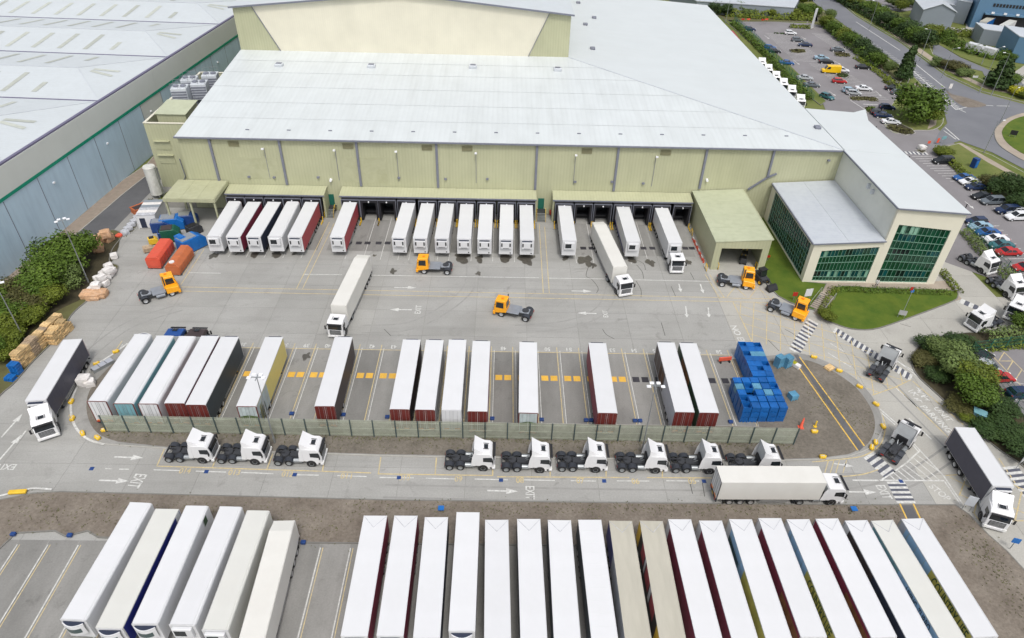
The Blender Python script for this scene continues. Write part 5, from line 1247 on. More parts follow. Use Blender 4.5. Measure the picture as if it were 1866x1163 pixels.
# ------------------------------------------------------------------ tractor unit: origin on the ground at the middle, front towards +X
def build_tractor(name, label, cat, paint='cab_white', spoiler=True, six=True, fairings=True, chassis='steel_dark', low=False):
    t = thing(name, label, cat); P = M[paint]
    xf, xb = 3.05, 0.75      # cab front / back
    zt = 3.05 if not low else 2.75
    # cab shell
    prof = [(xb,0.95),(xf-0.12,0.62),(xf,0.75),(xf+0.02,1.7),(xf-0.22,2.75),(xf-0.55,zt),(xb,zt+0.08)]
    MB().prism(prof, -1.22, 1.22).build('cab', P, t, bevel=0.1, seg=2)
    # windscreen (a slightly proud dark pane), side windows, grille, bumper, lamps
    MB().add([(xf+0.035,-1.08,1.78),(xf+0.035,1.08,1.78),(xf-0.175,1.02,2.68),(xf-0.175,-1.02,2.68)], [(0,1,2,3)]).build('windscreen', M['glass'], t, shade='keep')
    MB().box(xf-0.1, xf+0.18, -1.12, 1.12, 2.72, 2.80).build('sun_visor', M['black'], t)
    gr_ = MB().box(xf+0.0, xf+0.06, -0.85, 0.85, 0.85, 1.66).build('grille', M['steel_dark'], t)
    b = MB()
    for k in range(4): b.box(xf+0.061, xf+0.08, -0.8, 0.8, 0.95+k*0.18, 1.0+k*0.18)
    b.build('grille_bar', M['alu'], gr_)
    MB().box(xf-0.25, xf+0.14, -1.24, 1.24, 0.35, 0.72).build('bumper', M['cab_white'] if paint == 'cab_white' else P, t, bevel=0.05)
    for s in (-1, 1):
        MB().box(xf+0.05, xf+0.16, min(s*0.82,s*1.18), max(s*0.82,s*1.18), 0.5, 0.78).build('headlamp', M['lamp_white'], t)
        MB().add([(xf-1.35,s*1.232,1.75),(xf-0.15,s*1.232,1.62),(xf-0.28,s*1.232,2.5),(xf-1.35,s*1.232,2.45)], [(0,1,2,3)]).build('side_window', M['glass'], t, shade='keep')
        mi_ = MB().bar((xf-0.25,s*1.24,2.35),(xf-0.1,s*1.5,2.35),0.05,0.05).bar((xf-0.25,s*1.24,1.75),(xf-0.1,s*1.5,1.75),0.05,0.05).build('mirror_arm', M['black'], t)
        MB().box(xf-0.18, xf-0.06, s*1.52-0.11, s*1.52+0.11, 1.7, 2.4).build('mirror', M['black'], mi_, bevel=0.03)
        MB().box(xf-1.75, xf-0.5, min(s*1.0,s*1.235), max(s*1.0,s*1.235), 0.45, 0.93).build('step_panel', P if fairings else M['black'], t)
        # wheel arch gap
        MB().cyl((xf-1.35,s*1.1,0.52),(xf-1.35,s*1.242,0.52),0.62,0.62,16).build('wheel_arch', M['black'], t)
    if spoiler:
        # roof air deflector: open-backed shell rising to the rear with swept side wings
        n = 6; b = MB(); xs = [xf-0.6-(xf-0.6-xb+0.15)*i/n for i in range(n+1)]
        hs_ = [zt+0.02+0.95*(1-math.cos(Q*(i/n)**0.9)) for i in range(n+1)]
        for i in range(n):
            a0, a1, h0, h1 = xs[i], xs[i+1], hs_[i], hs_[i+1]
            w0, w1 = 1.0+0.12*i/n, 1.0+0.12*(i+1)/n
            b.add([(a0,-w0,h0),(a1,-w1,h1),(a1,w1,h1),(a0,w0,h0)], [(0,1,2,3)])
            b.add([(a0,-w0,h0),(a1,-w1,h1),(a1,-1.2,zt-0.1),(a0,-1.2,zt-0.1)], [(0,1,2,3)])
            b.add([(a0,w0,h0),(a1,w1,h1),(a1,1.2,zt-0.1),(a0,1.2,zt-0.1)], [(0,1,2,3)])
        sp_ = b.build('roof_deflector', P, t, shade='keep')
        MB().add([(xb-0.08,-1.1,zt-0.5),(xb-0.08,1.1,zt-0.5),(xs[-1]+0.05,1.08,hs_[-1]-0.08),(xs[-1]+0.05,-1.08,hs_[-1]-0.08)], [(0,1,2,3)]).build('deflector_back', M['pale_back'], sp_, shade='keep')
    MB().box(xf-1.25, xf-0.75, -0.32, 0.32, zt+0.03+(0.1 if spoiler else 0.02), zt+0.13+(0.1 if spoiler else 0.02)).build('roof_hatch', M['glass'], t)
    MB().bar((xf-1.35,-0.45,zt+0.26),(xf-0.65,-0.45,zt+0.2),0.05,0.05).bar((xf-1.35,0.45,zt+0.26),(xf-0.65,0.45,zt+0.2),0.05,0.05).build('hatch_rail', M['black'], t)
    if fairings:
        for s in (-1, 1):
            MB().add([(xb+0.05,s*1.235,0.95),(xb-0.55,s*1.2,0.95),(xb-0.4,s*1.2,2.4),(xb-0.15,s*1.16,3.3 if spoiler else 2.9),(xb+0.05,s*1.2,3.0)], [(0,1,2,3,4)]).build('side_fairing', P, t, shade='keep')
    MB().box(xb-0.06, xb-0.0, -1.1, 1.1, 1.7, zt-0.1).build('cab_back', M['pale_back'], t); MB().box(xb-0.3, xb-0.07, -0.7, 0.7, 1.1, 2.0).build('air_intake', M['black'], t)
    # chassis
    CH = M[chassis]
    MB().box(-3.1, xf-0.3, -0.48, -0.36, 0.72, 0.98).box(-3.1, xf-0.3, 0.36, 0.48, 0.72, 0.98).box(-3.1,-3.0,-.9,.9,.7,.95).build('chassis', CH, t)
    MB().box(-1.15, 0.5, -0.4, 0.4, 0.985, 1.03).build('catwalk', M['steel_dark'], t)
    fw_ = MB().cyl((-1.75,0,1.0),(-1.75,0,1.16),0.55,0.5,18).build('fifth_wheel', M['steel_dark'], t)
    MB().box(-2.35,-1.8,-0.12,0.12,1.165,1.18).build('coupling_slot', M['black'], fw_)
    for s in (-1, 1):
        MB().cyl((-0.55,s*0.85,0.72),(0.5,s*0.85,0.72),0.3,0.3,12).build('fuel_tank', M['steel'], t)
        b = MB()
        for k in range(3): b.bar((0.1-k*0.12, s*0.12, 1.06),(0.3-k*0.05, s*0.3, 1.5),0.04,0.04)
        b.build('air_line', M['steel'], t)
    ax = (-2.5, -1.15) if six else (-2.1,)
    for x in ax:
        for s in (-1, 1):
            wheel(t, x, s*0.98, 0.5, 0.5 if x == ax[0] else 0.44, 'steel')
            b = MB(); n = 7; vs = []
            for i in range(n+1):
                a = math.radians(12)+math.radians(156)*i/n
                for y in (s*0.6, s*1.29): vs.append((x+0.66*math.cos(a), y, 0.5+0.66*math.sin(a)))
            b.add(vs, [(2*i,2*i+1,2*i+3,2*i+2) for i in range(n)]); b.build('mudguard', M['guard'], t, shade='keep')
        MB().cyl((x,-0.9,0.5),(x,0.9,0.5),0.1,0.1,6).build('axle', CH, t)
        if x == ax[0]:
            for s in (-1, 1): MB().box(-3.13,-3.105,min(s*.55,s*.95),max(s*.55,s*.95),.72,.84).build('tail_lamp', M['lamp_red'], t)
    for s in (-1, 1): wheel(t, xf-1.35, s*1.1, 0.5, 0.34, 'steel')
    MB().cyl((xf-1.35,-0.9,0.5),(xf-1.35,0.9,0.5),0.1,0.1,6).build('axle', CH, t)
    return remember(t)
PROTO = {}
def tractor(px_, heading, label, group=None, key='scania', name='tractor_unit', cat='tractor unit', world=None, **k):
    p = world if world is not None else at(*px_)
    if key not in PROTO:
        t = build_tractor(name, label, cat, **k); PROTO[key] = t
        t.location = (p.x, p.y, 0); t.rotation_euler = (0, 0, heading)
        if group: t['group'] = group
        return t
    t = copy_thing(PROTO[key], (p.x, p.y, 0), heading, label)
    if group: t['group'] = group
    elif 'group' in t.keys(): del t['group']
    return t
def heading(p, q):
    d = at(*q)-at(*p); return math.atan2(d.y, d.x)

# ---- dock row
GD = 'trailers backed onto the loading docks'
def T(lab, f, r_, z=4.2, **k):
    return make_trailer('trailer', lab, f, r_, z, **k)
def dock(lab, n_, f_, **k):
    return T(lab, n_, f_, group=GD, anchor='mid', L=13.1, front='white', **k)
dock('white trailer with rounded edges at the leftmost loading dock', (388.8,429.4), (426.5,367.4), unit='fridge_dark', r=0.3)
dock('white roofed trailer with dark maroon side, second from the left at the docks', (424.7,431.2), (463.5,368.3), left='maroon')
dock('white roofed trailer with navy side, third from the left at the docks', (461.7,431.2), (500,368.3), left='navy')
dock('white rounded trailer with dark front window between navy and red sided trailers', (500.3,430.3), (533.1,367.4), unit='fridge_dark', r=0.3)
dock('white roofed trailer with bright red side, last of the left five at the docks', (536.7,431.7), (568.3,368.3), left='red')
dock('white roofed trailer with red side standing alone between empty docks', (614.2,431.7), (638.4,368.7), left='red')
names7 = ['leftmost of the seven white trailers at the middle docks, orange shunter near its front', 'second of the seven white trailers at the middle docks, right behind the orange shunter', 'third of the seven white trailers at the middle docks', 'middle one of the seven white trailers at the middle docks, wet stain before it', 'white trailer fifth in the seven at the middle docks, dark smudge on its cooling unit',
          'sixth of the seven white trailers at the middle docks', 'rightmost of the seven white trailers at the middle docks, beside the stair door']
for (n_, f_), lb in zip((((726.5,433),(744.7,370.1)), ((765.3,433.9),(779.7,371)), ((804.8,434.4),(815.4,371)), ((845.5,435.3),(850.9,372.3)), ((882.8,436.1),(886.6,372.5)), ((922.3,436.6),(923.8,373)), ((960.8,437),(958.8,374.1))), names7):
    dock(lb, n_, f_)
dock('white trailer at the first dock right of the stair door, red cleaner beside it', (1038.2,439.1), (1028.7,374.5), unit='fridge_dark')
dock('white trailer with blue lower side at the right docks, without a tractor', (1154.7,440.7), (1135.2,376.7), unit='fridge_dark', right='white', prints=[(-1,0.0,0.9,1.0,1.6,'blue_trim')])
dock('white trailer docked with its tractor still coupled beside the drive-in shed', (1231.1,442.9), (1205.2,379), unit='fridge_dark')
# ---- articulated lorries: each tractor is coupled but a vehicle of its own
h = heading((1205.2,379), (1231.1,442.9))
ph = at(1231.1,442.9,4.2); d = (ph-at(1205.2,379,4.2)); d.z = 0; d.normalize()
tractor(None, math.atan2(d.y,d.x), 'white tractor coupled to the docked trailer beside the drive-in shed', world=ph+d*0.75, key='small', spoiler=False, six=False, low=False)
def artic(lab, f, r_, z, tl, th=None, toff=(0.9,0), key='scania', L=None, **k):
    t = make_trailer('trailer', lab, f, r_, z, L=L, **k)
    rz = t.rotation_euler.z; a = at(*f, z); d = Vector((math.cos(rz), math.sin(rz), 0)); n_ = Vector((-d.y, d.x, 0))
    w = a+d*toff[0]+n_*toff[1]
    tractor(None, rz+(th or 0), tl, world=w, key=key, spoiler=(key == 'scania'), six=(key == 'scania'), low=False)
    return t
artic('long white tapered trailer turning in the middle of the yard', (616.6,556), (662.1,462), 4.3, 'white tractor pulling the tapered trailer in the middle of the yard', toff=(-0.05,0), key='small', roof='warm_white', front='warm_white', rear='warm_white', rearframe='white', taper=True, unit=None)
artic('cream white tapered trailer being backed between the right docks', (1130.5,486), (1090,402), 4.3, 'white tractor backing the cream tapered trailer at the right docks', th=0.16, toff=(-0.05,0.1), key='small', roof='warm_white', front='warm_white', rear='warm_white', rearframe='white', taper=True, unit=None)
artic('dark sided trailer with white roof near the wooden pallets at the left', (64.5,729.6), (132.4,618.4), 4.2, 'white tractor turning with the dark sided trailer at the left of the yard', th=0.42, toff=(0.3,0.25), left='dusk', right='dusk', rear='dusk', unit='fridge', key='scania')
artic('dark sided trailer with white roof beside the planted island at the right', (1828.8,886), (1757.9,779), 4.2, 'white tractor with the dark sided trailer at the lower right', th=-0.3, toff=(0.3,-0.2), left='dusk', right='dusk', rear='dusk', unit='fridge', key='scania')
artic('long cream white trailer driving along the exit lane past the row of tractors', (1499.4,865.2), (1310.5,864.4), 4.2, 'white tractor pulling the cream trailer along the exit lane', toff=(-0.05,0), key='small', roof='warm_white', left='warm_white', right='warm_white', front='warm_white', rear='white', unit=None, rearframe='steel_dark')

# ---- middle row
GM = 'trailers parked in the numbered bays'
ZM = 4.5
def mid(lab, rr, ff, **k): return T(lab, ff, rr, z=ZM, group=GM, **k)
mid('leftmost trailer of the numbered bays, all white with rounded side', (175.4,730.7), (259,608.9), rear='white', r=0.35, unit='fridge_curved')
mid('trailer with pale blue side and rear doors in the numbered bays', (223.6,735), (299.7,611.7), rear='teal', left='teal', right='teal', r=0.3, unit=None)
mid('white trailer with rounded side and white doors, brown tractor at its front', (268.2,735.4), (340.4,612.6), rear='white', r=0.35, unit=None)
mid('maroon doored trailer between the white rounded one and the slate one', (317.5,734.8), (383.3,612.2), left='maroon', right='maroon', prints=[(-1,0.5,1.0,1.1,4.2,'slate')])
mid('trailer with dark slate side and maroon doors in the numbered bays', (356.5,737.6), (419.1,613.9), left='slate', right='slate')
t = mid('trailer with pale yellow side and green picture at its rear', (448.7,740.3), (499.7,614.3), left='yellow_side', right='yellow_side', rear='pale_print', rear_print='meadow_print', prints=[(-1,0.0,0.32,1.0,4.3,'pale_print'),(-1,0.02,0.2,1.02,2.8,'green_print'),(-1,0.06,0.13,1.03,3.6,'wheat_print')])
mid('trailer with dark brown side and dark red doors standing alone in bay 41', (591.2,740.1), (626.2,614.3), left='brown', right='brown')
mid('first of the four close trailers in the middle bays, dark red doors', (728,745.7), (750.5,619), left='navy', right='brown')
mid('second of the four close trailers in the middle bays, brown red doors', (774.3,746.6), (792.5,619.7), left='slate', right='white')
mid('third of the four close trailers in the middle bays, the one with white doors', (822.5,746.8), (834.1,619.2), rear='white', left='slate', rearframe='white')
mid('last of the four close trailers in the middle bays, dark red doors', (870.1,749.6), (877.4,621.6), left='navy', right='maroon')
mid('trailer with a landscape picture on its rear doors between empty bays', (963.2,752.2), (962.5,623.8), rear='pale_print', rear_print='meadow_print', left='navy', right='navy', rearframe='door_maroon')
mid('trailer with maroon side standing alone right of the landscape doored one', (1107.3,752.6), (1088.4,625.2), right='maroon', left='maroon')
mid('trailer with grey and brown picture side beside the lamp column', (1248,751.1), (1213.2,624.1), right='grey_side', left='grey_side', prints=[(1,0.5,0.99,1.2,4.3,'brown'),(1,0.56,0.72,1.3,3.8,'bronze_print')])
mid('rightmost trailer of the numbered bays near the blue crates, dark picture side', (1292.6,752.2), (1253.4,625.4), right='brown', left='green_print', prints=[(1,0.45,0.8,1.2,4.2,'bronze_print')])
for (ff, rr, key, paint, lb) in (((299.7,611.7),(223.6,735),'bluecab','blue_tarp','blue tractor in front of the pale blue sided trailer'), ((340.4,612.6),(268.2,735.4),'browncab','brown','dark brown tractor in front of the white rounded trailer')):
    a = at(*ff, ZM); d = a-at(*rr, ZM); d.z = 0; d.normalize()
    tractor(None, math.atan2(d.y,d.x), lb, world=a+d*1.0, key=key, paint=paint, spoiler=False, six=False)
# ---- bottom left group
GB = 'white trailers parked at the lower left'
def bot(lab, n_, f_, g=GB, **k): return T(lab, n_, f_, z=4.2, group=g, anchor='rear', L=k.pop('L', 13.5), **k)
bot('leftmost trailer of the lower row, white with ridged roof', (131,1130.9), (255.7,915.9), rear='white', rearframe='white', unit='fridge_curved', r=0.2, roof_lines=True)
bot('trailer with deep blue side in the lower left group', (196.4,1148.9), (304.9,927.5), rear='white', rearframe='white', unit='fridge_curved', roof='offwhite', left='blue_trim', prints=[(1,0.0,0.08,1.1,4.1,'white')])
bot('white trailer with a small green sign near its rear corner in the lower left group', (262.1,1138.7), (358.4,921.7), rear='white', rearframe='white', unit='fridge_curved', r=0.15, prints=[(1,0.075,0.14,2.9,3.95,'green_print')])
bot('white trailer with black front unit between two white ones in the lower left group', (331.5,1136.7), (419.8,923.2), rear='white', rearframe='white', unit='fridge_dark', r=0.25)
bot('cream roofed trailer, fifth in the lower left group', (390.8,1148.3), (469.8,930.4), rear='white', rearframe='white', unit='fridge_dark', roof='offwhite', left='offwhite', r=0.2)
bot('cream tapered trailer at the right end of the lower left group', (458.8,1163), (516.7,945.7), roof='warm_white', rear='warm_white', front='warm_white', rearframe='white', taper=True, unit=None, L=13.6)
# ---- bottom right group
GR = 'trailers in the long lower right row'
R_ = [((645.6,1157.5),(684.3,939.9)), ((710.7,1158.7),(739.9,939.9)), ((777.4,1161.1),(795.4,942.6)), ((841.6,1148.2),(853,933.6)), ((906.8,1163),(905.2,947.4)), ((972.8,1163),(963.4,945.9)), ((1033.7,1163),(1019.3,948)), ((1101.8,1163),(1074.5,947.4)),
      ((1163,1163),(1130.8,949.3)), ((1225.6,1163),(1186.6,949.3)), ((1292,1163),(1238.3,946.4)), ((1357,1163),(1294.6,948.9)), ((1419,1163),(1349.2,946.4)), ((1484,1163),(1402.5,944.3)), ((1547,1163),(1453.9,946.4)), ((1612,1163),(1506.4,945.2)), ((1675,1163),(1559.8,948.4)), ((1735,1163),(1607,948.4)), ((1798,1163),(1662.4,945.2))]
spec = [dict(left='maroon', right='maroon'), dict(left='maroon'), dict(left='navy', right='navy'), dict(unit='fridge_curved', right='navy'), dict(right='navy'), dict(right='slate'), dict(right='slate'), dict(roof_lines=True, vfold=False, right='slate'),
        dict(roof='greyroof', right='slate', prints=[(-1,0.0,0.3,1.2,4.1,'blue_trim'),(-1,0.3,1.0,1.2,4.1,'grey_side')]),
        dict(roof='greyroof', right='black', prints=[(-1,0.0,0.1,1.2,4.1,'warn_yellow'),(-1,0.2,0.32,2.2,4.1,'red'),(-1,0.34,0.38,2.0,4.1,'white'),(-1,0.4,0.55,2.2,4.1,'red'),(-1,0.57,0.62,1.9,4.1,'white'),(-1,0.64,0.78,2.2,4.1,'red'),(-1,0.88,1.0,1.2,4.1,'warn_yellow')]),
        dict(right='maroon', prints=[(-1,0.0,0.08,1.2,4.1,'white')]), dict(right='maroon', prints=[(-1,0.0,0.09,1.2,4.1,'white')]),
        dict(right='wheat_print', prints=[(-1,0.0,0.09,1.2,4.1,'white'),(-1,0.09,0.46,1.1,4.1,'sky_print'),(-1,0.09,0.36,1.05,3.1,'green_print')]),
        dict(right='maroon', prints=[(-1,0.0,0.09,1.2,4.1,'white'),(-1,0.62,0.98,1.2,3.6,'bronze_print')]),
        dict(right='wheat_print', prints=[(-1,0.0,0.09,1.2,4.1,'white'),(-1,0.09,0.46,1.1,4.1,'sky_print'),(-1,0.09,0.4,1.05,3.0,'green_print')]),
        dict(right='maroon', prints=[(-1,0.62,0.98,1.2,3.6,'bronze_print')]),
        dict(right='brown', prints=[(-1,0.0,0.09,1.2,4.1,'white'),(-1,0.5,1.0,1.2,4.1,'navy')]),
        dict(roof='offwhite', right='slate', prints=[(-1,0.0,0.05,1.2,4.1,'white'),(-1,0.05,0.45,3.3,4.1,'teal'),(-1,0.45,1.0,1.2,4.1,'sky_print')]),
        dict(right='wheat_print', prints=[(-1,0.0,0.09,1.2,4.1,'grey_side'),(-1,0.09,0.46,1.1,4.1,'sky_print'),(-1,0.09,0.38,1.05,2.9,'green_print')])]
labs = ['leftmost trailer of the long lower right row, maroon side', 'second trailer of the long lower right row, maroon side showing', 'third trailer of the long lower right row, near the blue marker board', 'white trailer set further back than its neighbours, curved front unit showing',
        'white roofed trailer just right of the one set further back', 'sixth trailer of the long lower right row, white roof with folded rear', 'seventh trailer of the long lower right row, white roof with folded rear', 'white trailer with ridged roof left of the two grey roofed ones',
        'left one of the two grey beige roofed trailers', 'right one of the two grey beige roofed trailers, striped yellow black side', 'maroon sided trailer right beside the grey roofed pair', 'maroon sided trailer left of the first yellow print trailer',
        'trailer with blue sky over plain yellow print side', 'maroon sided trailer between the two wheat and sky print trailers', 'narrow view of a trailer lettered COUNTRY LIFE, left one of two',
        'maroon sided trailer fourth from the right in the lower row', 'dark brown sided trailer left of the cream roofed one', 'cream roofed trailer with blue side lettering, next to the last', 'rightmost trailer of the lower row lettered COUNTRY LIFE on yellow']
for k, ((n_, f_), s, lb) in enumerate(zip(R_, spec, labs)):
    s = dict(s); vf = s.pop('vfold', True) and k != 3
    t = bot(lb, n_, f_, g=GR, vfold=vf, rear='white', rearframe='steel_dark', front='white', unit=s.pop('unit', 'fridge'), **s)
    if k == 18: side_text(t, 'COUNTRY LIFE', 3.2, -1, 3.2, 2.0, M['green_print'], 13.5)
    if k == 14: side_text(t, 'COUNTRY LIFE', 3.2, -1, 3.25, 1.9, M['green_print'], 13.5)
    if k == 17: side_text(t, 'LIVING  TURBO', 3.2, -1, 3.4, 1.4, M['navy'], 13.5)
    if k == 10 or k == 11: pass

# ---- tractors along the exit lane
GT = 'white tractor units lined up along the exit lane'
ly = at(900, 864).y+1.25
lane = [((300.3+390)/2, 846, 'leftmost white tractor in the lane'), ((397.7+484)/2, 848.5, 'second white tractor from the left in the lane, below the bend of the fence'), ((500+588)/2, 852, 'third white tractor in the lane, left of the empty spaces'), ((812.2+898.8)/2, 860, 'white tractor just right of the empty lane spaces'), ((914.6+1002.8)/2, 863.5, 'white tractor second right of the empty lane spaces'),
        ((1016+1104.2)/2, 863, 'white tractor third right of the empty lane spaces'), ((1124+1214)/2, 864.4, 'white tractor in the lane in front of the lamp column'), ((1221+1313)/2, 865.5, 'white tractor with pale deck plate, just left of the passing cream lorry'), ((1325.3+1421)/2, 866.5, 'white tractor half hidden behind the cream lorry in the exit lane')]
for x, y, lb in lane:
    p = at(x, y-1); tractor(None, 0.0, lb, group=GT, world=Vector((p.x, p.y+1.28, 0)))
# two seen from behind
hd = heading((1600,695.6), (1637.5,643)); p = at(1608,668, 0.8); tractor(None, hd, 'white tractor driving away across the long zebra crossing', world=p)
hd = heading((1629,845), (1669.8,793.4)); p = at(1636,812, 0.8); tractor(None, hd, 'white tractor driving away beside the white hatching', world=p)
hd = heading((1742,473), (1782,496)); n_ = Vector((-math.sin(hd), math.cos(hd), 0)); p = at(1769,489)+n_*1.25; tractor(None, hd, 'white tractor parked nearest the office corner', world=p)
hd = heading((1791,511.6), (1830,541)); n_ = Vector((-math.sin(hd), math.cos(hd), 0)); p = at(1817,531)+n_*1.1; tractor(None, hd, 'white tractor parked second from the office corner', world=p)
hd = heading((1795,563), (1774,578))
p = at(1790,594)+Vector((0,0,0)); tractor(None, hd-0.25, 'white tractor facing the yard road beside the planted island', world=p)
hd = heading((1850,555), (1838,572)); p = at(1848,573); tractor(None, hd, 'white tractor tucked behind the hedge near the car park', world=p)
for k, (x, y) in enumerate(((1391,111.7),(1402.7,123.8),(1416.8,136.7),(1430.5,149.6),(1445.7,162.5),(1462,179.6))):
    p = at(x, y, 3.3); tractor(None, -Q-0.12, ['farthest of the six white tractors beside the warehouse hedge','second farthest of the six white tractors beside the warehouse hedge','third farthest of the six white tractors beside the warehouse hedge','third nearest of the six white tractors beside the warehouse hedge','second nearest of the six white tractors beside the warehouse hedge','nearest of the six white tractors beside the warehouse hedge'][k], group='six white tractor units between warehouse and hedge', world=p+Vector((0,2.0,0)))

# ------------------------------------------------------------------ yard shunters
def build_shunter(label):
    t = thing('yard_shunter', label, 'yard tractor'); P = M['orange_cab']; D = M['grey_deck']
    # cab on the left half at the front, low bonnet beside it
    MB().prism([(0.85,1.0),(2.55,0.7),(2.7,1.6),(2.5,2.95),(0.9,3.0)], -0.3, 1.22).build('cab', P, t, bevel=0.06)
    MB().prism([(1.0,0.7),(2.7,0.65),(2.72,1.5),(1.0,1.7)], -1.22, -0.32).build('bonnet', P, t, bevel=0.05)
    MB().box(2.5,2.85,-1.22,1.22,0.4,0.95).build('bumper', P, t, bevel=0.04)
    MB().add([(2.72,-0.2,1.65),(2.72,1.12,1.65),(2.54,1.1,2.75),(2.54,-0.18,2.75)], [(0,1,2,3)]).build('windscreen', M['glass'], t, shade='keep')
    for y in (1.235, -0.315): MB().add([(1.25,y,1.7),(2.4,y,1.7),(2.3,y,2.65),(1.25,y,2.7)], [(0,1,2,3)]).build('side_window', M['glass'], t, shade='keep')
    MB().add([(0.835,-0.15,1.75),(0.835,1.05,1.75),(0.865,1.05,2.75),(0.865,-0.15,2.75)], [(0,1,2,3)]).build('rear_window', M['glass'], t, shade='keep')
    MB().box(1.4,1.75,0.45,0.7,3.0,3.15).build('beacon', M['lamp_orange'], t)
    MB().cyl((1.05,-0.35,1.5),(1.05,-0.35,3.3),0.08,0.08,8).build('exhaust_stack', M['steel_dark'], t)
    MB().box(-2.7,2.5,-0.5,0.5,0.62,0.95).build('chassis', M['steel_dark'], t)
    MB().box(-0.9,0.9,-1.05,1.05,0.96,1.04).build('deck_plate', D, t)
    MB().box(-2.3,-0.95,-0.55,0.55,0.97,1.2).build('lift_boom', D, t, bevel=0.04)
    MB().cyl((-1.7,0,1.2),(-1.7,0,1.32),0.5,0.48,16).build('fifth_wheel', M['steel_dark'], t)
    MB().cyl((-0.5,-0.95,0.62),(0.7,-0.95,0.62),0.26,0.26,10).build('fuel_tank', D, t)
    for s in (-1,1):
        wheel(t, 1.6, s*0.98, 0.48, 0.32, 'alu'); wheel(t, -2.0, s*0.72, 0.5, 0.3, 'alu'); wheel(t, -2.0, s*1.05, 0.5, 0.3, 'alu')
        MB().box(-2.75,-2.71,min(s*.6,s*1.0),max(s*.6,s*1.0),.7,.85).build('tail_lamp', M['lamp_red'], t)
        MB().bar((2.4,s*1.22 if s>0 else -0.2,2.3),(2.55,s*1.5 if s>0 else -0.45,2.3),.04,.04).build('mirror_arm', M['black'], t)
        b = MB(); vs = []
        for i in range(7):
            a = math.radians(8)+math.radians(164)*i/6
            for y in (s*0.5, s*1.27): vs.append((-2.0+0.62*math.cos(a), y, 0.5+0.62*math.sin(a)))
        b.add(vs, [(2*i,2*i+1,2*i+3,2*i+2) for i in range(6)]).build('mudguard', M['guard'], t, shade='keep')
    MB().cyl((1.6,-.9,.48),(1.6,.9,.48),.09,.09,6).cyl((-2,-.9,.5),(-2,.9,.5),.1,.1,6).build('axle', M['steel_dark'], t)
    for c in t.children: c.scale = (1.13,1.13,1.1); c.location = c.location*1.13
    return remember(t)
sh = None
for (rw, fwp, side, lb) in (((273,552),(310.6,541.3),-1,'orange yard shunter near the red and orange waste containers'), ((814.8,501.2),(772.8,499.6),1,'orange yard shunter in front of the seven docked trailers'), ((954.7,586),(915.3,578),1,'orange yard shunter standing alone in the middle of the yard'),
                            ((1320.7,523.5),(1352.7,527.6),-1,'orange yard shunter at the mouth of the drive-in shed'), ((1408.6,570.4),(1442.3,582.5),-1,'orange yard shunter near the garden steps and zebra crossing')):
    a, c = at(*rw), at(*fwp); d = (c-a).normalized(); n_ = Vector((-d.y, d.x, 0)); mid_ = (a+c)/2+d*0.2-n_*side*1.2
    hd = math.atan2(d.y, d.x)
    if sh is None: sh = build_shunter(lb); sh.location = mid_; sh.rotation_euler = (0,0,hd); sh['group'] = 'orange yard shunters'
    else: copy_thing(sh, mid_, hd, lb)

